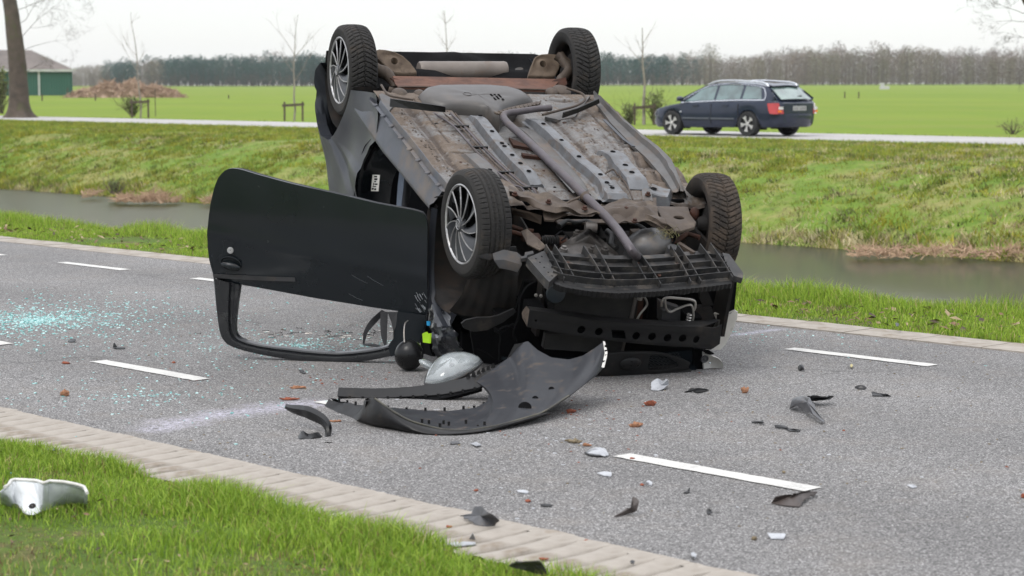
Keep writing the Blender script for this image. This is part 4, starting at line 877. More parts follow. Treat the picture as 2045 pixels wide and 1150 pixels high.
for i in range(13):
    t = i/12; r = 0.040+0.158*t; sw = 0.50*(t**0.7); y = -0.097+0.010*t*t; wd_ = 0.0027/r*(0.9+0.4*t)
    rows.append([(r*cos(sw-wd_), y+0.004, r*sin(sw-wd_)), (r*cos(sw-wd_*0.7), y-0.001, r*sin(sw-wd_*0.7)), (r*cos(sw+wd_*0.7), y-0.001, r*sin(sw+wd_*0.7)), (r*cos(sw+wd_), y+0.004, r*sin(sw+wd_))])
mb = MB(); mb.grid(rows); SPK = mb.mesh('spoke', M_silver, 50)
mb = MB(); mb.lathe([(0.027,-0.0995),(0.028,-0.1025),(0.026,-0.1035),(0.024,-0.1015)], (0,0,0),(0,1,0),28); EMB = mb.mesh('emblem_ring', M_silver, 50)
mb = MB(); mb.plate(circle(0,0,0.020,20,0.011),[circle(0,0,0.0175,20,0.0085)],0.002,(0,-0.1025,0),(1,0,0),(0,0,1)); 
mb.tube([(-0.012,-0.1035,0.001),(-0.005,-0.1035,-0.004),(0.0,-0.1035,0.004),(0.004,-0.1035,-0.003),(0.012,-0.1035,0.001)],0.0009,5); OVL = mb.mesh('oval_emblem', M_silver, 50)
def wheel(ctr, ty, cap, flip=False, steer=0.0, camber=0.0, spin=0.0):
    w_ = bpy.data.objects.new('wheel', RIM); COL.objects.link(w_); w_.parent = CAR; w_.location = ctr
    R_ = Matrix.Rotation(steer, 4, 'Z') @ Matrix.Rotation(camber, 4, 'X') @ (Matrix.Rotation(pi, 4, 'Z') if flip else Matrix.Identity(4)) @ Matrix.Rotation(spin, 4, 'Y')
    w_.rotation_euler = R_.to_euler()
    for nme, me_ in (('tyre', ty),('brake_drum', DRUM)):
        o = bpy.data.objects.new(nme, me_); COL.objects.link(o); o.parent = w_
    if cap:
        for nme, me_ in (('hub_cap', CAP),('hub_cap_rim', CAPR),('emblem_ring', EMB),('oval_emblem', OVL)):
            o = bpy.data.objects.new(nme, me_); COL.objects.link(o); o.parent = w_
        for k in range(NB):
            o = bpy.data.objects.new('spoke', SPK); COL.objects.link(o); o.parent = w_; o.rotation_euler = (0, -2*pi*k/NB, 0)
    return w_
wp = [(1.303,-0.81,0.037),(-1.313,-0.81,-0.027)]
wheel((wp[0][0], wp[0][1]+0.088, wp[0][2]), TYS, True, steer=0.085, spin=0.3)
wheel((wp[1][0]+0.02, -0.715, wp[1][2]), TYV, True, steer=0.02, spin=1.1)
wr = [(-1.199,0.66,0.014)]; wheel((wr[0][0], 0.750, wr[0][2]), TYV, False, flip=True, steer=0.0)
wf = [(1.199,0.6,-0.036)]; wheel((wf[0][0], 0.690, wf[0][2]), TYV2, False, flip=True, steer=-0.10)
# left rear wheel house: dark liner inside the arch
mb = MB(); rows = []
c0 = Vector((wp[1][0]+0.02,0,wp[1][2]-0.02))
for k in range(25):
    a = radians(-185+190*k/24); r_ = 0.345
    rows.append([(c0.x+r_*cos(a), -0.80, c0.z+r_*sin(a)), (c0.x+r_*0.97*cos(a), -0.62, c0.z+r_*0.97*sin(a)), (c0.x+r_*0.9*cos(a), -0.50, c0.z+r_*0.9*sin(a))])
mb.slab(rows,(0,0,0.003)); mb.obj('wheel_arch_liner', M_liner, CAR, smooth=60)

# ---------------- left front wheel house, liner and what is left of the wing
lin_out = [(1.015,-0.8,0.07),(0.894,-0.8,0.013),(0.811,-0.8,-0.047),(0.792,-0.8,-0.104),(0.802,-0.8,-0.2),(0.811,-0.8,-0.296),(0.833,-0.8,-0.388),(0.886,-0.8,-0.456),(0.994,-0.8,-0.49),(1.128,-0.8,-0.494),(1.251,-0.8,-0.477),(1.342,-0.8,-0.446)]
mb = MB(); A1_ = resample(lin_out, 30); rows = []
cw = Vector((wp[0][0], 0, wp[0][2]))
for d_, sc in ((0.0,1.04),(0.012,1.0),(0.05,0.97),(0.20,0.95),(0.38,0.92)):
    rows.append([Vector((cw.x+(p.x-cw.x)*sc, -0.815+d_, cw.z+(p.z-cw.z)*sc)) for p in A1_])
mb.slab(rows, (0,0,0.003)); mb.obj('wheel_arch_liner', M_liner, CAR, smooth=50)
mb = MB(); mb.prism([(cw.x-0.34,-0.44,cw.z+0.02),(cw.x+0.30,-0.44,cw.z-0.06),(cw.x+0.34,-0.44,cw.z-0.45),(cw.x-0.34,-0.44,cw.z-0.45)],(0,0.01,0)); mb.obj('inner_wheel_house', M_liner, CAR)
# front half of the liner: big dark drum-like shell hanging down ahead of the tyre
top_ = [(1.407,-0.743,-0.113),(1.427,-0.699,-0.097),(1.452,-0.646,-0.095),(1.484,-0.576,-0.114),(1.51,-0.52,-0.135)]
bot_ = [(1.365,-0.832,-0.437),(1.394,-0.769,-0.451),(1.432,-0.688,-0.447),(1.469,-0.609,-0.42),(1.51,-0.521,-0.362)]
mid1 = [(1.445,-0.768,-0.176),(1.468,-0.719,-0.166),(1.498,-0.653,-0.154),(1.526,-0.593,-0.15),(1.549,-0.546,-0.157)]
mid2 = [(1.429,-0.802,-0.327),(1.46,-0.736,-0.318),(1.5,-0.651,-0.298),(1.53,-0.587,-0.269),(1.552,-0.539,-0.244)]
mb = MB(); R4 = [resample(spline(r,4), 26) for r in (top_,mid1,mid2,bot_)]; R5 = []
for i in range(9):
    t = i/8*3; k = min(2,int(t)); R5.append([R4[k][j].lerp(R4[k+1][j], t-k)+Vector((0.0025*sin(j*1.3),0,0)) for j in range(26)])
mb.slab(R5, (-0.006,0.003,0)); mb.obj('front_arch_liner', M_liner, CAR, smooth=60)
mb = MB(); mb.grid([[(p.x,p.y,p.z) for p in R4[3]], [(p.x-0.15,p.y+0.10,p.z-0.10) for p in R4[3]]]); mb.obj('liner_underside', M_black, CAR)
# thin remaining wing edge, then crumpled metal toward the road
mb = MB(); q1 = [(0.881,-0.83,-0.051),(0.882,-0.83,-0.154),(0.904,-0.83,-0.263),(0.935,-0.83,-0.369),(0.983,-0.83,-0.468),(1.061,-0.83,-0.522),(1.169,-0.83,-0.554),(1.286,-0.83,-0.564)]; q2 = [Vector(p)+Vector((0.02,0.025,0)) for p in q1]
mb.slab([q1,q2],(0,0.004,0)); mb.obj('front_wing_edge', M_body, CAR, smooth=40)
mb = MB(); rows = []
Wt = [(0.79,-0.754,-0.703),(0.875,-0.759,-0.631),(0.982,-0.754,-0.611),(1.043,-0.735,-0.602)]; 
rr_ = [Wt, [(0.822,-0.74,-0.781),(1.003,-0.767,-0.682),(1.105,-0.75,-0.633),(1.161,-0.736,-0.616)], [(0.895,-0.751,-0.838),(1.081,-0.76,-0.736),(1.223,-0.755,-0.655),(1.239,-0.717,-0.659)], [(0.917,-0.742,-0.89),(1.066,-0.735,-0.826),(1.208,-0.731,-0.744),(1.264,-0.697,-0.707)], [(0.939,-0.724,-0.932),(1.045,-0.702,-0.891),(1.144,-0.686,-0.834),(1.191,-0.676,-0.796)]]
R6 = [resample(r, 16) for r in rr_]; R7 = []
for i in range(17):
    t = i/16*4; k = min(3,int(t)); row = []
    for j in range(16):
        p = R6[k][j].lerp(R6[k+1][j], t-k); n1 = noise.noise(p*14)+0.5*noise.noise(p*35); row.append(p+Vector((0.03*abs(n1),-0.03*n1,0)))
    R7.append(row)
mb.slab(R7,(-0.003,0.003,0)); mb.obj('crumpled_wing', simple('scratched_wing_paint',(0.014,0.016,0.021),(0.022,0.025,0.032),scale=9,rough=0.3,metal=0.5,coat=0.5,bscale=12,bstr=0.3,dirt=(0.55,0.57,0.60),damt=0.02,dscale=11), CAR, smooth=25)
mb = MB(); mb.prism([(1.172,-0.9,-0.666),(1.175,-0.883,-0.655),(1.181,-0.876,-0.664),(1.184,-0.861,-0.659),(1.202,-0.864,-0.711),(1.189,-0.896,-0.71)],(0,0.01,0)); mb.obj('high_visibility_tab', simple('fluorescent_yellow',(0.45,0.80,0.02),rough=0.5), CAR)
mb = MB(); mb.prism([(1.156,-0.879,-0.599),(1.16,-0.868,-0.599),(1.168,-0.869,-0.621),(1.164,-0.877,-0.62)],(0,0.01,0)); mb.obj('blue_cap', simple('bright_blue_plastic',(0.02,0.35,0.70),rough=0.4), CAR)

# ---------------- front suspension, subframe, gearbox
def sheet(name, rows, mat, n=18, m_=10, amp=0.012, fr=11, th=0.004, sm_=35):
    R_ = [resample(spline(r,4), n) for r in rows]; out = []
    for i in range(m_):
        t = i/(m_-1)*(len(R_)-1); k = min(len(R_)-2,int(t)); row = []
        for j in range(n):
            p = R_[k][j].lerp(R_[k+1][j], t-k); row.append(p+Vector((0,0,amp*noise.noise(p*fr))))
        out.append(row)
    mb = MB(); mb.slab(out,(0,0,-th)); return mb.obj(name, mat, CAR, smooth=sm_)
sheet('front_subframe', [[(1.061,-0.474,0.15),(1.161,-0.383,0.15),(1.239,-0.276,0.15),(1.307,-0.166,0.15),(1.331,-0.05,0.15),(1.269,0.12,0.15),(1.25,0.238,0.15),(1.273,0.302,0.15)], [(1.196,-0.518,0.17),(1.284,-0.446,0.17),(1.382,-0.33,0.17),(1.448,-0.222,0.17),(1.503,-0.118,0.17),(1.465,0.021,0.17),(1.447,0.137,0.17),(1.512,0.219,0.17)], [(1.187,-0.509,0.15),(1.3,-0.44,0.15),(1.403,-0.388,0.15),(1.421,-0.262,0.15),(1.477,-0.123,0.15),(1.582,-0.092,0.15),(1.546,0.082,0.15),(1.675,0.236,0.15)]], M_brown, 60, 20, 0.035, 12)
sheet('front_subframe', [[(1.376,-0.05,0.16),(1.293,0.091,0.16),(1.295,0.199,0.16),(1.382,0.21,0.16),(1.51,0.23,0.16)], [(1.507,-0.086,0.18),(1.447,0.036,0.18),(1.47,0.126,0.18),(1.555,0.163,0.18),(1.661,0.201,0.18)], [(1.56,-0.065,0.14),(1.522,0.049,0.14),(1.556,0.143,0.14),(1.63,0.193,0.14),(1.673,0.243,0.14)]], M_brown, 40, 16, 0.028, 14)
mb = MB(); mb.slab([[(1.361,-0.379,0.13),(1.346,-0.303,0.13),(1.406,-0.254,0.13)], [(1.406,-0.382,0.1),(1.418,-0.333,0.1),(1.367,-0.271,0.1)]], (0,0,-0.01)); mb.obj('subframe_lip', M_brown, CAR)
mb = MB(); mb.slab([[(1.244,-0.511,0.1),(1.293,-0.439,0.1),(1.353,-0.377,0.1)], [(1.214,-0.491,0.06),(1.284,-0.431,0.06),(1.355,-0.376,0.06)]],(0,0,-0.01)); mb.obj('wishbone', M_brown, CAR)
CAo = [(1.264,0.314,0.1),(1.27,0.386,0.1),(1.279,0.494,0.1),(1.376,0.464,0.1),(1.483,0.453,0.1),(1.545,0.417,0.1),(1.594,0.315,0.1),(1.582,0.274,0.1),(1.519,0.264,0.1),(1.372,0.298,0.1)]
O_ = Vector(CAo[0]); h_ = [(1.421,0.384,0.1)][0]
mb = MB(); mb.plate([(p[0]-O_.x,p[1]-O_.y) for p in CAo],[circle(h_[0]-O_.x,h_[1]-O_.y,0.030,16,0.036)],0.02,O_,(1,0,0),(0,1,0),0.006); mb.obj('wishbone', M_brown, CAR, smooth=40)
mb = MB(); mb.ball([(1.309,0.527,0.08)][0],(0.028,0.028,0.04)); mb.obj('ball_joint', M_rust, CAR, smooth=60)
mb = MB(); mb.tube([(1.53,0.276,0),(1.472,0.374,-0),(1.391,0.464,0),(1.449,0.513,-0)],0.015,8); mb.obj('tie_rod', M_rust, CAR, smooth=60)
sheet('strut_tower', [[(1.14,0.273,0.15),(1.113,0.311,0.15),(1.141,0.328,0.15)], [(1.297,0.211,0.17),(1.276,0.247,0.17),(1.32,0.261,0.17)], [(1.311,0.216,0.13),(1.322,0.239,0.13),(1.312,0.28,0.13)]], M_primer, 10, 6, 0.01)
for p in [(1.24,-0.501,0.17),(1.346,-0.348,0.17),(1.455,0.052,0.17),(1.254,0.26,0.17),(1.612,0.039,0.17),(1.439,-0.178,0.17)]:
    mb = MB(); mb.lathe([(0.018,0),(0.018,0.006),(0.011,0.007),(0.011,0.018),(0.001,0.020)], p, (0,0,1), 6); mb.obj('subframe_bolt', M_rust, CAR)
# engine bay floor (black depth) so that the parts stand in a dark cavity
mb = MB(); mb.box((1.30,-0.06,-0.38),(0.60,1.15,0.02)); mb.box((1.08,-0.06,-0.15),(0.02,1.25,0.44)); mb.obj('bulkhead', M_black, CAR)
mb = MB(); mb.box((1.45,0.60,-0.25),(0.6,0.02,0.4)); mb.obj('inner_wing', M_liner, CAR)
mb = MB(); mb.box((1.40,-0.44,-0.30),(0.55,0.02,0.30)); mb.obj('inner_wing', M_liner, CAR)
# gearbox: ribbed casting
gb = [(1.688,-0.441,0.06),(1.572,-0.339,0.06),(1.412,-0.206,0.06),(1.413,-0.166,0.06),(1.475,-0.171,0.06),(1.598,-0.19,0.06),(1.611,-0.107,0.06),(1.703,-0.072,0.06),(1.752,-0.09,0.06),(1.756,-0.233,0.06),(1.752,-0.335,0.06)]
O_ = Vector(gb[0]); c_ = sum((Vector(p) for p in gb), Vector())/len(gb); mb = MB(); rows = []
for sc, z in ((1.05,-0.16),(1.0,0.0),(0.96,0.02),(0.75,0.035),(0.4,0.05),(0.05,0.055)):
    rows.append([Vector((c_.x+(p[0]-c_.x)*sc, c_.y+(p[1]-c_.y)*sc, z)) for p in resample(gb+[gb[0]],36)[:-1]])
mb.grid(rows, closed=True)
for p in gb[1:8]: mb.slab([[c_+Vector((0,0,-0.0)), Vector((p[0],p[1],-0.03))],[c_+Vector((0,0,0.075)), Vector((p[0],p[1],0.03))]], (0.006,0.006,0))
mb.obj('gearbox', M_alu, CAR, smooth=30)
for p in [(1.489,-0.223,0.08),(1.692,-0.212,0.08),(1.705,-0.146,0.08),(1.686,-0.366,0.08)]: mb.lathe([(0.02,-0.03),(0.02,0.01),(0.012,0.012),(0.012,0.022),(0.001,0.022)], (p[0],p[1],0.05), (0,0,1), 10); mb.obj('gearbox_boss', M_alu, CAR, smooth=30)
mb = MB(); q = [(1.493,-0.151,0.09),(1.505,-0.124,0.09)]; mb.lathe([(0.001,-0.03),(0.028,-0.03),(0.03,0.03),(0.001,0.03)], q[0], (0.2,1,0), 16); mb.obj('engine_mount', M_alu, CAR, smooth=40)
mb = MB(); mb.slab([[(1.419,-0.126,0.08),(1.483,-0.088,0.08),(1.626,-0.112,0.08)],[(1.423,-0.12,0),(1.455,-0.092,-0),(1.497,-0.054,0)]],(0,0,0.008)); mb.obj('engine_mount_bracket', M_blackp, CAR)
# CV boot and driveshaft
q = [(1.291,-0.511,-0.02),(1.345,-0.432,-0.02),(1.405,-0.382,-0.02),(1.423,-0.291,-0.02)]; a = Vector(q[2]); b = Vector(q[3]); ax = b-a
mb = MB(); prof = []
for i in range(15): prof.append(((0.034 if i % 2 else 0.026)*(0.75+0.25*i/14), ax.length*i/14))
mb.lathe(prof, a, ax, 18); mb.obj('driveshaft_boot', M_blackp, CAR, smooth=50)
mb = MB(); mb.tube([Vector(q[0]), a], 0.014, 10); mb.tube([b, b+ax*0.4], 0.024, 10); mb.obj('driveshaft', M_rust, CAR, smooth=60)
mb = MB(); mb.slab([[(1.411,-0.478,0.05),(1.525,-0.46,0.05),(1.645,-0.451,0.05)], [(1.396,-0.5,0.03),(1.558,-0.521,0.03),(1.639,-0.48,0.03)]],(0,0,-0.006)); mb.slab([[(1.411,-0.478,0.05),(1.525,-0.46,0.05),(1.645,-0.451,0.05)], [(1.07,-0.34,-0.1),(1.229,-0.336,-0.1),(1.354,-0.326,-0.1)]],(0,0.005,0)); mb.obj('chassis_leg', M_brown, CAR)
for nm_, mt_, pts_, r_ in (('hose',M_blackp,[(1.318,-0.259,0.02),(1.257,-0.192,0.02),(1.279,-0.146,0.02),(1.26,-0.076,0.02),(1.324,-0.055,0.02)],0.016),('hose',M_rust,[(1.219,-0.482,-0.02),(1.262,-0.439,-0.02),(1.285,-0.385,-0.02)],0.012),('hose',M_blackp,[(1.344,0.014,-0),(1.407,0.017,0),(1.529,-0.035,0),(1.57,-0.02,0)],0.018),('hose',M_blackp,[(1.311,0.15,0.03),(1.355,0.196,0.03),(1.419,0.216,0.03),(1.4,0.27,0.03)],0.013),('wiring',M_black,[(1.446,0.332,0.04),(1.55,0.316,0.04),(1.65,0.256,0.04),(1.731,0.258,0.04)],0.006),('wiring',M_black,[(1.508,-0.35,0.05),(1.448,-0.293,0.05),(1.51,-0.289,0.05),(1.569,-0.337,0.05)],0.005)):
    mb = MB(); mb.tube(spline(pts_,5), r_, 9); mb.obj(nm_, mt_, CAR, smooth=60)
for nm_, mt_, o_, d_ in (('engine_block',M_liner,(1.42,0.02,-0.12),(0.34,0.42,0.16)),('starter',M_brown,(1.36,0.22,-0.06),(0.16,0.09,0.09)),('bracket',M_brown,(1.38,-0.28,-0.05),(0.10,0.12,0.05)),('bracket',M_rust,(1.34,-0.42,-0.03),(0.05,0.10,0.03)),('heat_plate',M_brown,(1.26,-0.05,0.02),(0.05,0.40,0.01))):
    mb = MB(); mb.box(o_, d_, Matrix.Rotation(0.2*o_[1],3,'Z')); mb.obj(nm_, mt_, CAR)
# straw and mud caught on the wishbone and along the floor
mb = MB(); rq2 = random.Random(31); w0_ = Vector([(1.705,0.205,0.15)][0])
for k in range(70):
    p = w0_+Vector((rq2.gauss(0,0.02),rq2.gauss(0,0.035),rq2.gauss(0,0.012))); d = Vector((rq2.gauss(0,1),rq2.gauss(0,1),rq2.gauss(-0.4,0.6))).normalized()*rq2.uniform(0.015,0.05); mb.tube([p,p+d*0.5+Vector((0,0,0.004)),p+d],0.0011,3)
tag(mb.obj('straw', simple('caught_straw',(0.15,0.12,0.06),(0.09,0.09,0.035),scale=30,rough=0.9), CAR), kind='stuff')
mb = MB()
for k in range(420):
    a_ = rq2.uniform(-0.55,1.05); b_ = rq2.choice((rq2.uniform(-0.72,0.66),rq2.gauss(-0.70,0.015),rq2.gauss(0.62,0.02),rq2.gauss(0.3,0.1))); r_ = rq2.uniform(0.002,0.007); z_ = fh(a_,b_); mb.ball((a_,b_,z_+0.001),(r_*rq2.uniform(1,2.2),r_,r_*0.6),6,4)
tag(mb.obj('mud_crumbs', M_brown, CAR), kind='stuff')
# oil pan and filter
mb = MB(); q = [(1.537,0.187,-0)][0]; mb.ball((q[0]-0.02,q[1],q[2]-0.005),(0.11,0.128,0.085),28,16,Matrix.Rotation(0.2,3,'X')); o = mb.obj('oil_pan', simple('dark_pan_plastic',(0.07,0.068,0.07),(0.11,0.105,0.10),scale=6,rough=0.4,bscale=25,bstr=0.35,dirt=(0.15,0.12,0.095),damt=0.4,dscale=8), CAR, smooth=60)
for v_ in o.data.vertices: v_.co += Vector((0,0,1))*0.006*noise.noise(v_.co*18)
mb = MB(); q = [(1.675,0.256,0.04)][0]; mb.lathe([(0.036,-0.08),(0.036,0),(0.033,0.008),(0.001,0.010)], q, (0.2,0,0.98), 20); mb.obj('oil_filter', M_grey, CAR, smooth=40)
mb = MB(); mb.slab([[(1.646,0.29,0.06),(1.769,0.328,0.06)], [(1.604,0.323,0.05),(1.738,0.357,0.05)]],(0,0,-0.02)); mb.obj('chassis_leg', M_brown, CAR)

# ---------------- splash tray: flat moulding with a lattice of ribs, hanging under the nose
TN = ((1.72,-0.05,0.06),(0.22,0,0.975))
rear_ = [(1.706,-0.484,0.063),(1.726,-0.392,0.059),(1.744,-0.26,0.055),(1.757,-0.126,0.052),(1.763,0.012,0.05),(1.755,0.156,0.052),(1.737,0.306,0.056),(1.727,0.406,0.058),(1.76,0.489,0.051)]
frnt_ = [(1.934,-0.505,0.012),(1.966,-0.462,0.005),(2.001,-0.348,-0.003),(2.025,-0.193,-0.009),(2.023,-0.083,-0.008),(2.017,0.04,-0.007),(2.002,0.203,-0.004),(1.987,0.35,-0),(1.969,0.474,0.004)]
mb = MB(); N_ = 41; ra = resample(rear_,N_); fa = resample(frnt_,N_)
nrm = Vector((0.22,0,0.975)).normalized(); rows = []
for i in range(11):
    t = i/10; rows.append([ra[j].lerp(fa[j],t)+nrm*(-0.006-0.010*(t > 0.45)-0.012*(t > 0.7)+0.004*noise.noise(Vector((j*0.3,t*3,0)))) for j in range(N_)])
mb.slab(rows, nrm*-0.005); TRAY = mb.obj('splash_tray', M_tray, CAR, smooth=20)
# lateral ribs
for t in (0.22,0.46,0.68,0.86):
    mb = MB(); line = [ra[j].lerp(fa[j],t) for j in range(N_)]
    mb.slab([[p-nrm*0.02 for p in line],[p+nrm*0.018 for p in line]], (0.004,0,0)); mb.obj('rib', M_tray, TRAY, smooth=40)
# fore-aft fins
for (x0,y0,x1,y1) in []: pass
fins = [[(1.713,-0.488,0.062),(1.946,-0.454,0.009)],[(1.717,-0.442,0.061),(1.953,-0.399,0.007)],[(1.728,-0.285,0.058),(1.977,-0.244,0.002)],[(1.723,-0.219,0.059),(1.987,-0.192,-0)],[(1.734,-0.052,0.057),(1.981,-0.016,0.001)],[(1.719,-0.007,0.06),(2.009,0.052,-0.005)],[(1.741,0.2,0.055),(1.999,0.225,-0.003)],[(1.735,0.242,0.057),(1.994,0.283,-0.002)],[(1.729,0.372,0.058),(1.927,0.413,0.013)],[(1.723,0.434,0.059),(1.972,0.472,0.003)]]
for k, (a, b) in enumerate(fins):
    a = Vector(a); b = Vector(b); mb = MB(); mb.slab([[a-nrm*0.015, a.lerp(b,.5)-nrm*0.015, b-nrm*0.03],[a+nrm*0.040, a.lerp(b,.5)+nrm*0.030, b+nrm*0.006]], (0,0.0045,0)); mb.obj('fin', M_tray, TRAY)
# drilled holes, rusty screws
mb = MB()
for i in range(3):
    for j in range(N_):
        if j % 2 == i % 2 or 1:
            p = ra[j].lerp(fa[j], (0.57,0.78,0.93)[i]) + nrm*-0.010
            mb.lathe([(0.0032,0),(0.0001,0.0004)], p+nrm*(0.002), nrm, 6)
tag(mb.obj('drain_holes', M_black, TRAY), kind='stuff')
for p in [(1.741,-0.477,0.055),(1.826,-0.393,0.036),(1.84,-0.014,0.033),(1.943,0.069,0.01),(1.855,0.208,0.03)]:
    mb = MB(); mb.lathe([(0.010,-0.004),(0.010,0.004),(0.001,0.006)], Vector(p)+nrm*0.004, nrm, 8); mb.obj('screw', M_rust, TRAY)
# front lip: turned down edge with vertical flutes
mb = MB(); rows = [[],[],[],[]]
for j in range(161):
    t = j/160*(N_-1); k = min(N_-2,int(t)); p = fa[k].lerp(fa[k+1],t-k); fl = 0.004*(1 if (j//2) % 2 else 0); gap = 0.0
    rows[0].append(p-nrm*0.020); rows[1].append(p+Vector((0.010+fl,0,-0.028))); rows[2].append(p+Vector((0.006+fl,0,-0.058-0.010*noise.noise(Vector((j*0.1,0,0)))))); rows[3].append(p+Vector((-0.02,0,-0.06)))
mb.slab(rows,(-0.004,0,0)); mb.obj('tray_lip', M_blackp, TRAY, smooth=25)
# end brackets of the tray
mb = MB(); q = [(1.781,-0.6,0.046),(1.724,-0.49,0.059),(1.877,-0.487,0.024),(1.908,-0.47,0.018),(1.98,-0.546,0.001),(1.942,-0.56,0.01)]; mb.prism([Vector(p)+nrm*0.008 for p in q], nrm*-0.05); BR = mb.obj('end_bracket', M_tray, TRAY)
for h_ in [(1.791,-0.558,0.044),(1.821,-0.546,0.037),(1.862,-0.536,0.028),(1.903,-0.527,0.019),(1.774,-0.521,0.048),(1.933,-0.516,0.012)]:
    mb = MB(); mb.lathe([(0.005,0),(0.0001,0.0005)], Vector(h_)+nrm*0.0085, nrm, 8); mb.obj('screw_hole', M_black, TRAY)
mb = MB(); q = [(1.77,0.495,0.049),(1.78,0.53,0.046),(1.941,0.546,0.01),(1.986,0.524,-0),(1.964,0.483,0.005),(1.852,0.481,0.03)]; mb.prism([Vector(p)+nrm*0.008 for p in q], nrm*-0.035); mb.obj('end_bracket', M_tray, TRAY)
# bent liner bracket above the tyre
mb = MB(); mb.slab([[(1.632,-0.814,0.002),(1.621,-0.76,0.008),(1.625,-0.715,0.006)],[(1.62,-0.799,-0.011),(1.632,-0.752,-0.018),(1.628,-0.721,-0.016)]],(0,0,-0.005))
mb.slab([[(1.631,-0.733,0.012),(1.611,-0.667,0.024),(1.627,-0.599,0.015),(1.65,-0.579,0.001)],[(1.666,-0.733,-0.009),(1.665,-0.681,-0.008),(1.683,-0.625,-0.019),(1.693,-0.59,-0.025)],[(1.679,-0.704,-0.045),(1.685,-0.675,-0.048),(1.693,-0.639,-0.053),(1.703,-0.612,-0.059)]],(0,0,-0.005)); mb.obj('liner_bracket', M_grey, CAR, smooth=30)
mb = MB(); mb.slab([[(1.54,-0.681,-0.029),(1.537,-0.622,-0.021),(1.537,-0.564,-0.022)],[(1.532,-0.677,-0.007),(1.53,-0.622,-0.001),(1.529,-0.568,0.003)]],(-0.006,0,0)); mb.obj('liner_flap', M_blackp, CAR)
mb = MB(); mb.slab([[(1.68,-0.598,0.015),(1.677,-0.575,0.017),(1.658,-0.568,0.028),(1.651,-0.522,0.032)],[(1.691,-0.597,0.008),(1.687,-0.566,0.011),(1.673,-0.558,0.019),(1.665,-0.522,0.024)]],(0,0,-0.02)); mb.obj('front_clip', M_grey, CAR)

# ---------------- nose: support frame, radiator, crash beam
PU = 1.72
def onu(pts): return pts
mb = MB(); q = [(1.66,-0.375,-0.182),(1.66,0.085,-0.203),(1.66,0.072,-0.364),(1.66,-0.365,-0.317)]; mb.prism(q,(-0.03,0,0)); RADI = mb.obj('radiator', M_rad, CAR)
a,b,c_,d_ = [Vector(p) for p in q]
for k in range(22):
    t = (k+0.5)/22; p = a.lerp(d_,t)+Vector((0.004,0.004,0)); p2 = b.lerp(c_,t)+Vector((0.004,-0.004,0)); mb = MB(); mb.slab([[p,p2],[p+Vector((0.006,0,-0.005)),p2+Vector((0.006,0,-0.005))]],(0,0,0.0018)); mb.obj('fin', M_rad, RADI)
mb = MB(); mb.tube([b+Vector((0.01,0.01,0)), c_+Vector((0.01,0.01,0))],0.012,8); mb.obj('radiator_tank', M_alu, CAR, smooth=60)
mb = MB(); mb.tube([a+Vector((0.01,-0.01,0)), d_+Vector((0.01,-0.01,0))],0.012,8); mb.obj('radiator_tank', M_blackp, CAR, smooth=60)
mb = MB(); q = [(1.72,-0.415,-0.414),(1.72,0.039,-0.452),(1.72,0.034,-0.541),(1.72,-0.418,-0.495)]; mb.prism(q,(-0.03,0,0)); CON = mb.obj('condenser', M_rad, CAR)
a,b,c_,d_ = [Vector(p) for p in q]
for k in range(13):
    t = (k+0.5)/13; p = a.lerp(d_,t)+Vector((0.004,0.004,0)); p2 = b.lerp(c_,t)+Vector((0.004,-0.004,0)); mb = MB(); mb.slab([[p,p2],[p+Vector((0.006,0,-0.005)),p2+Vector((0.006,0,-0.005))]],(0,0,0.0018)); mb.obj('fin', M_rad, CON)
mb = MB(); mb.tube([b,c_],0.012,8); mb.obj('condenser_tank', M_alu, CAR, smooth=60)
mb = MB(); q = [(1.66,0.088,-0.223),(1.66,0.138,-0.234),(1.66,0.154,-0.391),(1.66,0.093,-0.375)]; mb.prism(q,(-0.02,0,0)); mb.obj('receiver_bottle', M_rust, CAR)
# dark cavity panels of the front frame
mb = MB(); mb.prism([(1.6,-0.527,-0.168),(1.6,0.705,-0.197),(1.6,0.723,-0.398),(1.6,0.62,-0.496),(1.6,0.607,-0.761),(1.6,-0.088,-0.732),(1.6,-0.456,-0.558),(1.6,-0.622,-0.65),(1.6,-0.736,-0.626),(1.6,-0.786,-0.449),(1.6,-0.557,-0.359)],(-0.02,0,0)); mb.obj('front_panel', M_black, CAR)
mb = MB(); mb.slab([[(1.7,-0.452,-0.161),(1.7,-0.409,-0.277),(1.7,-0.382,-0.336)],[(1.7,-0.403,-0.153),(1.7,-0.381,-0.278),(1.7,-0.368,-0.336)]],(-0.03,0,0)); mb.obj('front_frame_post', M_blackp, CAR)
mb = MB(); mb.slab([[(1.68,0.083,-0.184),(1.68,0.093,-0.301),(1.68,0.093,-0.36)],[(1.68,0.095,-0.185),(1.68,0.104,-0.302),(1.68,0.104,-0.36)]],(-0.03,0,0)); mb.obj('front_frame_post', M_blackp, CAR)
# horn
q = Vector([(1.75,-0.403,-0.168)][0]); mb = MB(); mb.lathe([(0.001,-0.03),(0.04,-0.03),(0.050,-0.012),(0.052,0.0),(0.048,0.006),(0.030,0.008),(0.001,0.012)], q, (0.9,-0.15,0.1), 28); mb.obj('horn', simple('blue_grey_enamel',(0.035,0.045,0.055),rough=0.4), CAR, smooth=40)
for p in [(1.76,-0.517,-0.168),(1.76,-0.489,-0.172)]:
    mb = MB(); mb.lathe([(0.009,0),(0.008,0.008),(0.001,0.009)], p, (1,0,0), 10); mb.obj('screw', M_steel, CAR)
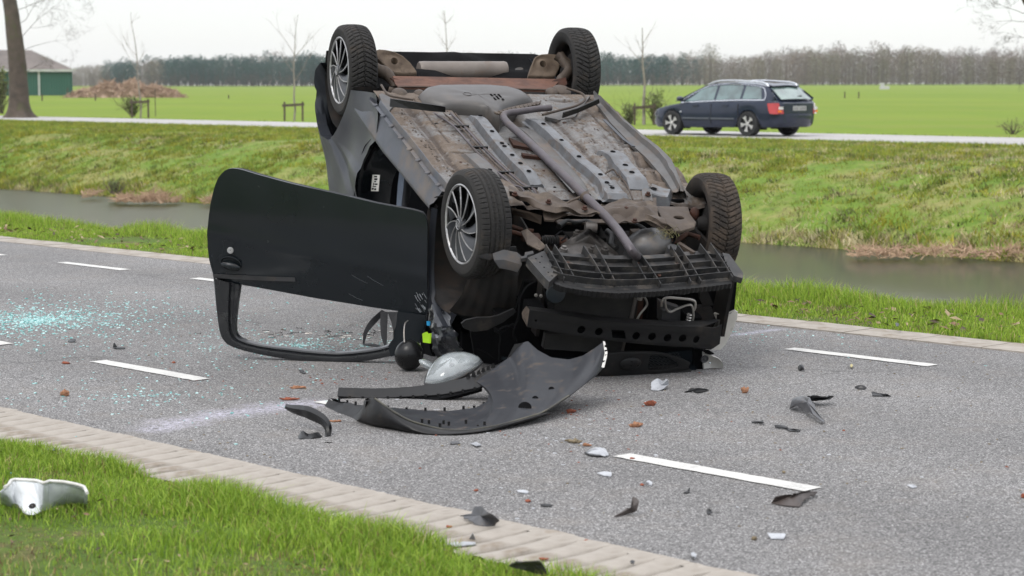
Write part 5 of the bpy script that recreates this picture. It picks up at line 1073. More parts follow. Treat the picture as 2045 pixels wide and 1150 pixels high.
# crash beam
def beam_front(pts): return pts
TB = [(1.88,-0.588,-0.194),(1.88,-0.453,-0.218),(1.88,-0.264,-0.257),(1.88,-0.169,-0.272),(1.88,0.021,-0.295),(1.88,0.213,-0.311),(1.88,0.387,-0.319)] + [(1.83,0.469,-0.329),(1.83,0.51,-0.312)]
BB = [(1.88,-0.589,-0.288),(1.88,-0.439,-0.32),(1.88,-0.249,-0.363),(1.88,-0.154,-0.376),(1.88,0.039,-0.405),(1.88,0.233,-0.428),(1.88,0.37,-0.438)] + [(1.83,0.473,-0.457),(1.83,0.517,-0.424)]
TK = [(1.79,-0.572,-0.215),(1.79,-0.428,-0.236),(1.79,-0.229,-0.268),(1.79,-0.132,-0.288),(1.79,0.059,-0.308),(1.79,0.253,-0.324),(1.79,0.409,-0.328),(1.79,0.481,-0.327),(1.79,0.527,-0.325)]
HB = [(1.882,-0.289,-0.314),(1.882,-0.189,-0.329),(1.882,0.026,-0.36),(1.882,0.117,-0.367),(1.882,0.208,-0.378),(1.882,0.295,-0.383),(1.882,0.376,-0.393)]
N_ = 60; tb = resample(TB,N_); bb = resample(BB,N_); tk = resample(TK,N_)
holes = []; ey = None
O_ = tb[0].copy(); ex_ = (tb[50]-tb[0]).normalized(); ey_ = Vector((0,0,-1)); ey_ = (ey_-ex_*ey_.dot(ex_)).normalized(); 
def to2(p): d = Vector(p)-O_; return (d.dot(ex_), d.dot(ey_))
sqh = [(1.88,-0.123,-0.319),(1.88,-0.044,-0.326),(1.88,-0.027,-0.377),(1.88,-0.108,-0.368)]
mb = MB(); mb.plate([to2(p) for p in tb]+[to2(p) for p in bb[::-1]], [circle(*to2(p),0.0235 if i < 6 else 0.019,18,0.0235) for i, p in enumerate(HB)]+[[to2(p) for p in sqh], circle(*to2([(1.88,-0.546,-0.255)][0]),0.009,10)], 0.006, O_, ex_, ey_, 0.0015)
BEAM = mb.obj('crash_beam', M_blackp, CAR, smooth=30)
mb = MB(); mb.slab([[p+Vector((0.003,0,0.0)) for p in tb],[(p+q)/2+Vector((0,0,0.004+0.010*abs(noise.noise(p*8)))) for p,q in zip(tb,tk)], tk],(0,0,-0.004)); mb.obj('beam_top_flange', M_blackp, BEAM, smooth=50)
mb = MB(); mb.slab([[p+Vector((-0.004,0,0.004)) for p in bb[:-3]],[p+Vector((-0.05,0,0.02)) for p in bb[:-3]]],(0,0,0.004)); mb.obj('beam_bottom_flange', M_black, BEAM, smooth=50)
mb = MB(); mb.slab([[tb[0],tk[0],tk[0]+Vector((-0.02,0,-0.02))],[bb[0],bb[0]+Vector((-0.08,0,0.01)),bb[0]+Vector((-0.1,0,0.03))]],(0.0,0.005,0)); mb.obj('beam_end_cap', M_brown, BEAM)
mb = MB(); mb.slab([[tb[-1]+Vector((-0.003,0.01,0.004)),tk[-1]],[bb[-1]+Vector((-0.01,0.004,0)),bb[-1]+Vector((-0.06,0,0.03))]],(0.003,0.003,0)); mb.obj('beam_torn_end', M_steel, BEAM)
for p_ in ((1.74,-0.50,-0.28),(1.70,0.40,-0.36)):
    mb = MB(); mb.box(p_,(0.16,0.08,0.09)); mb.obj('crush_can', M_black, CAR)
# air-conditioning pipes and connectors
mb = MB(); mb.tube(spline([(1.78,0.191,-0.242),(1.78,0.191,-0.213),(1.78,0.216,-0.194),(1.78,0.294,-0.201),(1.78,0.374,-0.215),(1.78,0.388,-0.252),(1.78,0.384,-0.272)],6),0.0075,8); mb.tube(spline([(1.79,0.2,-0.194),(1.79,0.217,-0.252),(1.79,0.244,-0.273),(1.79,0.28,-0.256),(1.79,0.334,-0.236),(1.79,0.364,-0.242),(1.79,0.382,-0.296),(1.79,0.383,-0.335)],6),0.0065,8)
mb.obj('coolant_pipe', M_steel, CAR, smooth=60)
mb = MB()
for i in range(5): p = Vector([(1.79,0.358,-0.291)][0])+Vector((0,0,-0.016*i)); mb.lathe([(0.012,-0.005),(0.016,0),(0.012,0.005)], p, (0,0.1,1), 12)
mb.obj('pipe_fitting', M_steel, CAR, smooth=50)
mb = MB(); mb.tube(spline([(1.72,0.086,-0.195),(1.72,0.122,-0.225),(1.72,0.136,-0.264),(1.72,0.107,-0.312),(1.72,0.094,-0.346)],5),0.006,8); mb.lathe([(0.014,-0.03),(0.016,0),(0.014,0.03)], [(1.72,0.089,-0.2)][0],(0,0,1),10); mb.obj('coolant_pipe', M_steel, CAR, smooth=60)
mb = MB(); q = [(1.72,0.212,-0.247),(1.72,0.335,-0.289),(1.72,0.348,-0.368),(1.72,0.231,-0.365)]; mb.prism(q,(-0.05,0,0)); mb.box([(1.73,0.247,-0.311)][0],(0.03,0.05,0.05)); mb.obj('compressor', M_grey, CAR)
mb = MB(); mb.tube(spline([(1.7,0.119,-0.19),(1.7,0.149,-0.215),(1.7,0.16,-0.294),(1.7,0.162,-0.362)],5),0.006,8); mb.obj('wiring', M_black, CAR, smooth=60)
mb = MB(); mb.tube(spline([(1.74,-0.512,-0.099),(1.74,-0.562,-0.131),(1.74,-0.59,-0.196),(1.74,-0.586,-0.291),(1.74,-0.601,-0.386),(1.74,-0.579,-0.445)],5),0.008,8); mb.obj('wiring', M_black, CAR, smooth=60)
mb = MB(); mb.tube(spline([(1.74,-0.714,-0.363),(1.74,-0.657,-0.375),(1.74,-0.624,-0.347),(1.74,-0.589,-0.339)],5),0.005,6); mb.obj('wiring', M_black, CAR, smooth=60)
mb = MB(); mb.tube(spline([(1.74,-0.708,-0.373),(1.74,-0.672,-0.403),(1.74,-0.667,-0.48),(1.74,-0.656,-0.558)],5),0.008,6); mb.obj('wiring', M_black, CAR, smooth=60)
mb = MB(); mb.tube(spline([(1.72,-0.783,-0.486),(1.72,-0.724,-0.517),(1.72,-0.673,-0.558)],5),0.004,6); mb.obj('wiring', M_black, CAR, smooth=60)
mb = MB(); mb.tube(spline([(1.74,-0.698,-0.378),(1.74,-0.642,-0.351),(1.74,-0.594,-0.367)],5),0.005,6); mb.obj('wiring', M_black, CAR, smooth=60)
mb = MB(); mb.prism([(1.72,-0.886,-0.339),(1.72,-0.866,-0.321),(1.72,-0.805,-0.308),(1.72,-0.732,-0.308),(1.72,-0.688,-0.298),(1.72,-0.611,-0.262),(1.72,-0.594,-0.281),(1.72,-0.656,-0.337),(1.72,-0.741,-0.382),(1.72,-0.813,-0.389),(1.72,-0.869,-0.368)],(-0.012,0,0)); mb.obj('wing_support', M_blackp, CAR)
# shot-through bracket on the right, torn plastic
mb = MB(); mb.prism([(1.7,0.441,-0.184),(1.7,0.482,-0.19),(1.7,0.538,-0.285),(1.7,0.48,-0.288),(1.7,0.447,-0.243)],(-0.02,0,0)); mb.prism([(1.72,0.437,-0.292),(1.72,0.52,-0.29),(1.72,0.545,-0.345),(1.72,0.525,-0.374),(1.72,0.45,-0.362),(1.72,0.43,-0.331)],(-0.05,0,0)); mb.obj('headlamp_bracket', M_liner, CAR)
mb = MB(); mb.prism([(1.6,0.549,-0.214),(1.6,0.676,-0.177),(1.6,0.693,-0.237),(1.6,0.684,-0.297),(1.6,0.667,-0.316),(1.6,0.698,-0.322),(1.6,0.685,-0.357),(1.6,0.64,-0.385),(1.6,0.594,-0.354)],(-0.03,0.02,0)); mb.obj('torn_arch_plastic', M_black, CAR)
wm = [(1.66,0.568,-0.354),(1.66,0.64,-0.367),(1.66,0.668,-0.359),(1.66,0.689,-0.338),(1.66,0.709,-0.349),(1.66,0.714,-0.389),(1.66,0.699,-0.469),(1.66,0.673,-0.549),(1.66,0.648,-0.576),(1.66,0.568,-0.574),(1.66,0.534,-0.554),(1.66,0.607,-0.516),(1.66,0.604,-0.416)]
mb = MB(); mb.prism(wm,(-0.006,0.004,0)); mb.slab([[(1.68,0.558,-0.345),(1.68,0.629,-0.359),(1.68,0.679,-0.33)],[(1.64,0.583,-0.36),(1.64,0.654,-0.367),(1.64,0.704,-0.344)]],(0,0,0.004)); mb.obj('white_wing_remnant', simple('scraped_white_paint',(0.62,0.60,0.55),(0.50,0.47,0.42),scale=7,rough=0.45,bscale=20,bstr=0.2,dirt=(0.22,0.18,0.13),damt=0.30,dscale=9), CAR)
# bottom of the nose: grille panel resting on the bonnet edge
q = [(1.84,-0.132,-0.479),(1.84,-0.029,-0.475),(1.84,0.105,-0.478),(1.84,0.163,-0.482),(1.84,0.243,-0.498),(1.84,0.325,-0.526),(1.84,0.38,-0.553),(1.84,0.373,-0.582),(1.84,0.279,-0.598),(1.84,0.165,-0.609),(1.84,-0.007,-0.611),(1.84,-0.122,-0.602)]
mb = MB(); O_ = Vector(q[0]); ex_ = Vector((0,1,0)); ey_ = Vector((0,0,-1))
gr = [(Vector(p)-O_) for p in [(1.84,0.138,-0.491),(1.84,0.204,-0.496),(1.84,0.265,-0.514),(1.84,0.313,-0.545),(1.84,0.323,-0.57),(1.84,0.257,-0.585),(1.84,0.181,-0.589),(1.84,0.137,-0.586),(1.84,0.136,-0.538)]]
mb.plate([((Vector(p)-O_).y,-(Vector(p)-O_).z) for p in q],[[(d.y,-d.z) for d in gr]],0.02,O_,ex_,ey_,0.004); GP = mb.obj('lower_grille_panel', M_blackp, CAR, smooth=30)
mb = MB(); 
gx = [d.y for d in gr]; gzv = [-d.z for d in gr]
for i in range(8):
    for j in range(5):
        x = min(gx)+(max(gx)-min(gx))*(i+0.5*(j%2))/8; y = min(gzv)+(max(gzv)-min(gzv))*(j+0.3)/5
        pts = [O_+Vector((0.002, x+0.011*cos(pi/3*k+pi/6), -(y+0.008*sin(pi/3*k+pi/6)))) for k in range(7)]
        mb.tube(pts, 0.0016, 4, cap=False)
mb.obj('grille_mesh', M_blackp, GP)
q = [(1.86,0.03,-0.534)][0]; mb = MB(); mb.ball(q,(0.012,0.062,0.036),20,10); mb.obj('badge_mount', M_blackp, GP, smooth=60)
for dy,dz in ((0,0.018),(-0.04,-0.008),(0.04,-0.008),(0,-0.006)):
    mb = MB(); mb.box((q[0]+0.0125-0.003*abs(dy/0.04),q[1]+dy,q[2]+dz),(0.002,0.007,0.004)); mb.obj('slot', M_black, GP)
bf = [(1.84,-0.188,-0.604),(1.84,-0.006,-0.616),(1.84,0.185,-0.614),(1.84,0.395,-0.593)]; bb2 = [(1.86,-0.207,-0.652),(1.86,-0.004,-0.678),(1.86,0.186,-0.669),(1.86,0.415,-0.644)]
mb = MB(); mb.slab([resample(bf,14),resample(bb2,14)],(-0.08,0,0)); mb.obj('bonnet_edge', M_blackp, CAR)
mb = MB(); mb.slab([resample([Vector(p)+Vector((0.012,0,0.006)) for p in bb2],14),resample([Vector(p)+Vector((0.02,0,-0.008)) for p in bb2],14)],(-0.03,0,0)); mb.obj('bonnet_lip', M_doorp, CAR)
# smashed right headlamp still hanging from the nose
mb = MB(); q = [(1.78,0.476,-0.517),(1.78,0.529,-0.539),(1.78,0.582,-0.561),(1.78,0.609,-0.587),(1.78,0.621,-0.638),(1.78,0.609,-0.683),(1.78,0.586,-0.692),(1.78,0.553,-0.671),(1.78,0.508,-0.644),(1.78,0.488,-0.572)]
c_ = sum((Vector(p) for p in q),Vector())/len(q); rows = []
for sc,d in ((1.0,0.0),(0.97,0.008),(0.86,-0.01),(0.5,-0.035),(0.1,-0.04)): rows.append([c_+(p-c_)*sc+Vector((d,0,0)) for p in resample(list(q)+[q[0]],28)[:-1]])
mb.grid(rows,closed=True); HL = mb.obj('smashed_headlamp', M_white, CAR, smooth=40)
mb = MB(); p = Vector([(1.79,0.495,-0.56)][0]); mb.lathe([(0.024,0),(0.02,0.005),(0.012,0.0),(0.001,0.006)], p,(1,0,0),16); mb.obj('bulb_holder', M_grey, HL, smooth=50)
mb = MB(); mb.prism([(1.76,0.434,-0.51),(1.76,0.484,-0.517),(1.76,0.502,-0.563),(1.76,0.498,-0.593),(1.76,0.522,-0.675),(1.76,0.545,-0.691),(1.76,0.483,-0.673),(1.76,0.452,-0.611)],(-0.02,0,0)); mb.prism([(1.79,0.474,-0.505),(1.79,0.514,-0.51),(1.79,0.547,-0.53),(1.79,0.524,-0.537),(1.79,0.493,-0.528)],(-0.01,0,0)); mb.obj('lamp_housing', M_black, CAR)

# ---------------- open left door
TH_ = radians(58); DE = Vector((-cos(TH_), -sin(TH_), 0)); DNn = Vector((0.848, -0.530, 0.15)).normalized()
tc = [(0.375,-1.925,-0.491),(0.36,-1.927,-0.415),(0.347,-1.922,-0.326),(0.337,-1.913,-0.236),(0.331,-1.898,-0.146),(0.331,-1.882,-0.09),(0.339,-1.857,-0.047),(0.355,-1.824,-0.022),(0.384,-1.776,-0.018),(0.44,-1.69,-0.027),(0.532,-1.546,-0.037),(0.622,-1.403,-0.041),(0.711,-1.26,-0.043),(0.801,-1.118,-0.049),(0.871,-1.006,-0.046),(0.917,-0.931,-0.044),(0.942,-0.893,-0.049),(0.958,-0.874,-0.071),(0.972,-0.864,-0.117),(0.991,-0.861,-0.213)]
bc = [(0.376,-1.925,-0.497),(0.39,-1.92,-0.556),(0.405,-1.909,-0.609),(0.416,-1.902,-0.64),(0.423,-1.896,-0.659),(0.442,-1.864,-0.654),(0.464,-1.83,-0.656),(0.487,-1.795,-0.664),(0.523,-1.737,-0.664),(0.577,-1.649,-0.66),(0.655,-1.523,-0.655),(0.744,-1.379,-0.649),(0.832,-1.235,-0.639),(0.92,-1.092,-0.63),(0.978,-0.997,-0.621),(1.012,-0.94,-0.614),(1.04,-0.893,-0.608),(1.057,-0.865,-0.605),(1.069,-0.846,-0.602),(1.045,-0.85,-0.48)]
n_ = 70; ta = resample(tc,n_); 
ba = resample(bc,n_)
def dpt(i, t):
    p = ta[i].lerp(ba[i], t); 
    h = p.z; bul = 0.030*(1-((h+0.22)/0.36)**2); cr_ = 0.006*math.exp(-((h+0.40)/0.03)**2)
    return p + DNn*(bul+cr_)
mb = MB(); rows = [[dpt(i,k/20) for i in range(n_)] for k in range(21)]
mb.slab(rows, DNn*-0.012); DOOR = mb.obj('door', M_doorp, CAR, smooth=45)
rim = [dpt(i,0) for i in range(n_)] + [dpt(n_-1-i,1) for i in range(n_)]
cD = sum(rim, Vector())/len(rim)
mb = MB(); rows = [[p-DNn*0.008 for p in rim],[cD+(p-cD)*0.985-DNn*0.055 for p in rim],[cD+(p-cD)*0.94-DNn*0.062 for p in rim],[cD+(p-cD)*0.5-DNn*0.085 for p in rim],[cD+(p-cD)*0.02-DNn*0.085 for p in rim]]
mb.grid(rows, closed=True); mb.obj('door_card', M_fab, DOOR, smooth=40)
fo = [(0.421,-1.897,-0.654),(0.431,-1.892,-0.693),(0.447,-1.885,-0.758),(0.466,-1.876,-0.834),(0.483,-1.867,-0.899),(0.499,-1.857,-0.952),(0.514,-1.843,-0.988),(0.533,-1.819,-1.012),(0.557,-1.784,-1.024),(0.595,-1.725,-1.03),(0.638,-1.656,-1.031),(0.687,-1.578,-1.028),(0.728,-1.51,-1.023),(0.775,-1.432,-1.013),(0.827,-1.345,-0.997),(0.872,-1.269,-0.98),(0.915,-1.192,-0.958),(0.958,-1.117,-0.93),(0.988,-1.06,-0.903),(1.016,-1.009,-0.877)]
fi = [(0.506,-1.764,-0.664),(0.512,-1.767,-0.707),(0.518,-1.773,-0.764),(0.526,-1.777,-0.82),(0.532,-1.779,-0.866),(0.54,-1.78,-0.911),(0.547,-1.776,-0.938),(0.555,-1.769,-0.955),(0.564,-1.757,-0.966),(0.591,-1.717,-0.975),(0.628,-1.658,-0.977),(0.675,-1.58,-0.97),(0.716,-1.512,-0.961),(0.763,-1.435,-0.953),(0.815,-1.348,-0.94),(0.86,-1.271,-0.925),(0.904,-1.195,-0.9),(0.945,-1.119,-0.869),(0.976,-1.063,-0.844),(0.996,-1.024,-0.82)]
foR = resample(fo,60); fiR = resample_like(fi, fo, 60)
mb = MB(); rows = []
for t,d in ((0,-0.035),(0.0,0.0),(0.06,0.012),(0.35,0.014),(0.62,0.010),(0.66,-0.006),(0.80,-0.004),(0.84,0.002),(0.97,-0.002),(1.0,-0.02),(1.0,-0.035),(0.0,-0.045)):
    rows.append([a.lerp(b,t)+DNn*d for a,b in zip(foR,fiR)])
mb.grid(rows); mb.obj('window_frame', simple('worn_black_trim',(0.010,0.011,0.013),(0.016,0.017,0.019),scale=8,rough=0.3,coat=0.3,bscale=60,bstr=0.05,dirt=(0.22,0.23,0.24),damt=0.12,dscale=14), DOOR, smooth=40)
tri = [(0.983,-0.988,-0.618),(1.064,-0.856,-0.607),(1.075,-0.854,-0.667),(1.08,-0.876,-0.771),(1.057,-0.93,-0.829),(1.016,-1.009,-0.877),(0.996,-1.024,-0.82),(1.003,-1,-0.769),(0.994,-0.991,-0.69)]
mb = MB(); mb.prism([Vector(p)+DNn*0.012 for p in tri], DNn*-0.05); mb.obj('mirror_triangle', M_doorp, DOOR)
# waist trim strip, handle, lock, scratches of bare metal
mb = MB(); q = [(0.415,-1.902,-0.636),(0.494,-1.768,-0.609),(0.58,-1.623,-0.581),(0.656,-1.493,-0.553),(0.661,-1.491,-0.576),(0.584,-1.622,-0.605),(0.499,-1.767,-0.634),(0.422,-1.897,-0.659)]; mb.prism([Vector(p)+DNn*(0.030*(1-((p[2]+0.22)/0.36)**2)+0.006*math.exp(-((p[2]+0.40)/0.03)**2)+0.003) for p in q], DNn*0.004); mb.obj('waist_trim', M_grey, DOOR)
hc = Vector([(0.459,-1.808,-0.553)][0])
mb = MB(); rows = []
def hsurf(p): return p + DNn*(0.030*(1-((p.z+0.22)/0.36)**2)+0.006*math.exp(-((p.z+0.40)/0.03)**2))
for sc,d in ((1.0,0.002),(0.94,0.004),(0.85,-0.006),(0.4,-0.018),(0.05,-0.020)):
    rows.append([hsurf(hc + DE*(0.063*sc*cos(2*pi*k/28)) + Vector((0,0,0.044*sc*sin(2*pi*k/28)))) + DNn*(d+0.004) for k in range(28)])
mb.grid(rows,closed=True); HN = mb.obj('handle_cup', M_doorp, DOOR, smooth=50)
mb = MB(); pts = [hsurf(hc+DE*x+Vector((0,0,-0.006-0.10*(x*x/0.06))) ) + DNn*(0.020-2.2*x*x) for x in np.linspace(0.052,-0.052,13)]
mb.tube(pts, [0.010+0.010*(1-(x/6)**2) for x in range(-6,7)], 10, flat=0.9); mb.obj('handle_bar', M_doorp, HN, smooth=60)
mb = MB(); mb.tube([p+Vector((0,0,0.012))+DNn*0.010 for p in pts[1:-1]], 0.0022, 6); mb.obj('handle_edge', M_grey, HN, smooth=60)
lk = hsurf(Vector([(0.444,-1.811,-0.476)][0])); mb = MB(); mb.lathe([(0.0185,0.0),(0.018,0.006),(0.014,0.008),(0.008,0.0075),(0.007,0.005),(0.001,0.005)], lk+DNn*0.002, DNn, 20); LK = mb.obj('lock', M_silver, DOOR, smooth=40)
mb = MB(); mb.box(lk+DNn*0.0075,(0.002,0.002,0.006)); mb.obj('key_slot', M_black, LK)
mb = MB(); rs2 = random.Random(5)
SC = []
for k in range(34):
    x = rs2.uniform(1098,1160); y = rs2.uniform(690,785); L_ = rs2.uniform(8,34); SC.append((x,y,L_,rs2.uniform(0.0006,0.002)))
sa = hsurf(Vector([(1.007,-0.911,-0.484)][0])); sx = (hsurf(Vector([(1.041,-0.853,-0.47)][0]))-sa)/62; sy = (hsurf(Vector([(1.029,-0.906,-0.587)][0]))-sa)/95
for x,y,L_,w_ in SC:
    p = sa+sx*(x-1098)+sy*(y-690); q = p+sx*(L_*0.5)+sy*(L_*0.85)
    if x+L_*0.5 > 1162: continue
    mb.tube([p+DNn*0.006,q+DNn*0.006], w_, 4)
for (x0,y0,x1,y1) in ((860,612,940,660),(780,606,860,650),(760,705,830,740)):
    lerp_ = lambda x,y: sa+sx*(x-1098)+sy*(y-690)
    mb.tube([lerp_(x0,y0)+DNn*0.0125, lerp_((x0+x1)/2,(y0+y1)/2+3)+DNn*0.0125, lerp_(x1,y1)+DNn*0.0125], 0.00028, 4)
tag(mb.obj('scratches', simple('bare_scratch',(0.33,0.35,0.37),rough=0.5), DOOR), kind='stuff')
# wing mirror torn off, hanging by its cable
mc = Vector([(1.3,-1.004,-0.727)][0]); mb = MB(); mb.ball(mc,(0.078,0.078,0.084),30,18)
mb.obj('wing_mirror', simple('mirror_shell_black',(0.006,0.006,0.0065),(0.009,0.009,0.0095),scale=8,rough=0.30,bscale=150,bstr=0.15,dirt=(0.10,0.10,0.10),damt=0.05,dscale=18,spec=0.3), CAR, smooth=60)
mb = MB(); mb.tube(spline([(1.167,-0.988,-0.588),(1.211,-1.017,-0.584),(1.266,-1.036,-0.603),(1.304,-1.04,-0.648)],5),0.004,6); mb.obj('mirror_cable', M_steel, CAR, smooth=60)
mb = MB(); mb.prism([(1.121,-1.102,-0.9),(1.149,-1.017,-0.887),(1.159,-0.982,-0.877),(1.267,-0.961,-0.843),(1.263,-0.986,-0.856),(1.185,-1.071,-0.888)],(0.004,0,0.012)); mb.obj('mirror_foot', M_blackp, CAR)
# seat belt and strap drooping through the window
mb = MB(); mb.slab([resample(spline([(0.32,-0.869,-0.933),(0.319,-0.928,-0.995),(0.373,-0.979,-1.043),(0.437,-0.999,-1.087)],5),18), resample(spline([(0.331,-0.847,-0.941),(0.334,-0.901,-1.008),(0.381,-0.96,-1.046),(0.44,-0.992,-1.088)],5),18)],(0,0.004,0))
mb.slab([resample([(0.32,-0.874,-0.94),(0.387,-0.89,-0.989),(0.457,-0.899,-1.036),(0.525,-0.896,-1.066)],10), resample([(0.334,-0.837,-0.94),(0.4,-0.854,-0.984),(0.465,-0.87,-1.027),(0.528,-0.886,-1.061)],10)],(0,0.004,0))
mb.slab([[(0.439,-0.999,-1.093),(0.453,-0.955,-1.083),(0.522,-0.905,-1.067)],[(0.485,-1.011,-1.078),(0.544,-0.982,-1.053),(0.566,-0.924,-1.051)]],(0,0,0.004)); mb.obj('seat_belt', M_strap, CAR, smooth=50)
mb = MB(); mb.slab([[(0.482,-0.826,-0.869),(0.551,-0.845,-0.923),(0.572,-0.861,-1)],[(0.421,-0.865,-0.897),(0.491,-0.858,-0.927),(0.557,-0.861,-0.957)]],(0,0.004,0)); mb.obj('windscreen_pillar', M_blackp, CAR)
# junk dangling below the left wheel house
mb = MB(); rs3 = random.Random(9)
mb.prism([(0.605,-0.73,-0.792),(0.619,-0.689,-0.786),(0.711,-0.69,-0.889),(0.847,-0.711,-0.978),(0.753,-0.716,-1.036),(0.698,-0.728,-1.053)],(0,0.02,0)); mb.obj('dash_end', M_black, CAR)
mb = MB(); mb.prism([(0.853,-0.553,-0.824),(0.913,-0.281,-0.699),(1.067,-0.278,-0.811),(1.139,-0.442,-0.872),(1.017,-0.513,-0.926),(0.901,-0.552,-0.957)],(-0.05,0.0,0)); mb.obj('inner_wing_shadow_panel', M_black, CAR)  # black sheet standing in for the shade inside the wing

# ============================================================ THINGS LYING ON THE ROAD
# ---------------- torn-off front bumper, inside facing up
M_bin = simple('bumper_inside', (0.0135,0.0145,0.018), (0.019,0.0205,0.025), scale=2.5, rough=0.42, bscale=8, bstr=0.06, dirt=(0.085,0.064,0.048), damt=0.36, dscale=15, spec=0.35)
M_bout = simple('bumper_outside', (0.006,0.006,0.0065), (0.010,0.0095,0.0095), scale=4, rough=0.42, bscale=40, bstr=0.08, dirt=(0.034,0.029,0.023), damt=0.38, dscale=9, spec=0.28)
BUM = empty('front_bumper', [(-0.316,9.005,0)][0]); tag(BUM, 'torn-off dark bumper moulding lying inside-up on the road in front of the wrecked car', 'bumper')
def rel(o, pts): return [Vector(p)-o.location for p in pts]
def layer(rows, n, m_, noise_amp=0.0, fr=5):
    R_ = [resample(spline(r,3), n) for r in rows]; out = []
    for i in range(m_):
        t = i/(m_-1)*(len(R_)-1); k = min(len(R_)-2,int(t)); tt = t-k; out.append([R_[k][j].lerp(R_[k+1][j],tt)+Vector((0,0,noise_amp*noise.noise(R_[k][j]*fr+Vector((t,0,0))))) for j in range(n)])
    return out
Tt = [(-0.543,9.35,0.051),(-0.404,9.4,0.028),(-0.286,9.45,0.019),(-0.168,9.5,0.024),(-0.119,9.6,0.036),(-0.11,9.7,0.058),(-0.14,9.82,0.077),(-0.174,9.88,0.094),(-0.092,10,0.14),(-0.008,10.05,0.189),(0.026,10.08,0.244),(0.077,10.05,0.271),(0.126,9.98,0.236),(0.192,9.92,0.206),(0.275,9.88,0.197),(0.34,9.86,0.218),(0.398,9.85,0.257),(0.443,9.85,0.29),(0.458,9.8,0.243)]
Tm = [(-0.586,9.15,0.087),(-0.473,9.2,0.036),(-0.357,9.22,0.017),(-0.257,9.25,0.008),(-0.18,9.28,0.011),(-0.11,9.32,0.024),(-0.086,9.38,0.043),(-0.087,9.42,0.06),(-0.032,9.5,0.072),(0.025,9.55,0.089),(0.065,9.6,0.114),(0.122,9.62,0.119),(0.171,9.62,0.119),(0.228,9.64,0.129),(0.285,9.66,0.146),(0.334,9.68,0.168),(0.385,9.72,0.191),(0.423,9.76,0.227),(0.449,9.78,0.208)]
Tb = [(-0.613,9.1,0.129),(-0.539,9.02,0.092),(-0.461,8.97,0.055),(-0.385,8.95,0.033),(-0.309,8.94,0.017),(-0.248,8.94,0.012),(-0.196,8.95,0.01),(-0.158,8.97,0.011),(-0.113,9,0.014),(-0.068,9.03,0.017),(-0.022,9.07,0.022),(0.031,9.12,0.029),(0.086,9.18,0.035),(0.133,9.24,0.041),(0.189,9.32,0.06),(0.263,9.45,0.088),(0.331,9.56,0.12),(0.4,9.68,0.152),(0.436,9.76,0.177)]
mb = MB(); n_ = 110
def para(rows, n):
    L = [0]; b = [sum((Vector(r[i]) for r in rows), Vector())/len(rows) for i in range(len(rows[0]))]
    return [resample_like(r, b, n) for r in rows]
R_ = para([rel(BUM,Tt),rel(BUM,Tm),rel(BUM,Tb)], n_); G_ = []
for i in range(13):
    t = i/12; row = []
    for j in range(n_):
        a,b,c_ = R_[0][j],R_[1][j],R_[2][j]; p = a*((1-t)*(1-2*t))+b*(4*t*(1-t))+c_*(t*(2*t-1)); row.append(p+Vector((0,0,0.006*noise.noise(p*5))))
    G_.append(row)
mb.slab(G_, (0,0.002,-0.004)); mb.obj('moulding', M_bin, BUM, smooth=45)
# outer skin rolling under from the front lip to the road
S0 = [(-0.671,9.22,0.099),(-0.613,9.1,0.129),(-0.539,9.02,0.092),(-0.461,8.97,0.055),(-0.385,8.95,0.033),(-0.309,8.94,0.017),(-0.248,8.94,0.012),(-0.158,8.97,0.011),(-0.068,9.03,0.017),(0.031,9.12,0.029),(0.157,9.26,0.041)]
S1 = [(-0.686,9.2,0.032),(-0.62,9.08,0.028),(-0.539,9,0.024),(-0.459,8.93,0.015),(-0.383,8.9,-0.001),(-0.307,8.88,-0.001),(-0.247,8.88,0.002),(-0.158,8.92,0.005),(-0.068,9,0.009),(0.031,9.1,0.017),(0.164,9.26,0.034)]
S2 = [(-0.717,9.3,-0.002),(-0.661,9.22,-0.003),(-0.555,9.14,-0.013),(-0.465,9.05,-0.021),(-0.388,9.02,-0.037),(-0.312,9.02,-0.041),(-0.236,9.04,-0.038),(-0.161,9.1,-0.036),(-0.069,9.18,-0.031),(0.032,9.25,-0.016),(0.166,9.32,0.019)]
R_ = [resample(spline(rel(BUM,r),4),60) for r in (S0,S1,S2)]; G_ = []
for i in range(9):
    t = i/8; G_.append([(lambda a,b,c_: a*((1-t)*(1-2*t))+b*(4*t*(1-t))+c_*(t*(2*t-1)))(R_[0][j],R_[1][j],R_[2][j]) for j in range(60)])
mb = MB(); mb.slab(G_, (0,0.003,0.002)); mb.obj('outer_skin', M_bout, BUM, smooth=50)
# top strip with its return flange
A0 = rel(BUM, [(-0.852,10,0.047),(-0.682,10,0.042),(-0.513,10,0.049),(-0.345,10,0.07),(-0.218,10,0.098),(-0.21,10,0.106),(-0.164,10,0.108),(-0.151,10,0.119),(-0.092,10.02,0.144)]); A1r = rel(BUM, [(-0.854,9.95,0.012),(-0.678,9.95,0.002),(-0.51,9.94,0.012),(-0.342,9.92,0.025),(-0.233,9.9,0.049),(-0.2,9.9,0.055),(-0.166,9.88,0.064),(-0.148,9.88,0.069),(-0.133,9.9,0.074)])
A2 = rel(BUM, [(-0.837,9.92,-0.002),(-0.677,9.92,-0.019),(-0.56,9.92,-0.026),(-0.425,9.9,-0.006),(-0.299,9.88,0.018),(-0.232,9.88,0.035),(-0.191,9.88,0.046),(-0.166,9.86,0.056),(-0.145,9.86,0.063)])
mb = MB(); mb.slab(layer([A0,A1r],40,3), (0,0.0,-0.004)); mb.obj('top_strip', M_bout, BUM, smooth=40)
A3 = [p+Vector((0,0.02,-0.018)) for p in A2]
mb = MB(); mb.slab(layer([[p+Vector((0,0.012,-0.004)) for p in A1r],A2,A3],60,5),(0,0.004,0)); mb.obj('return_flange', M_black, BUM, smooth=40)
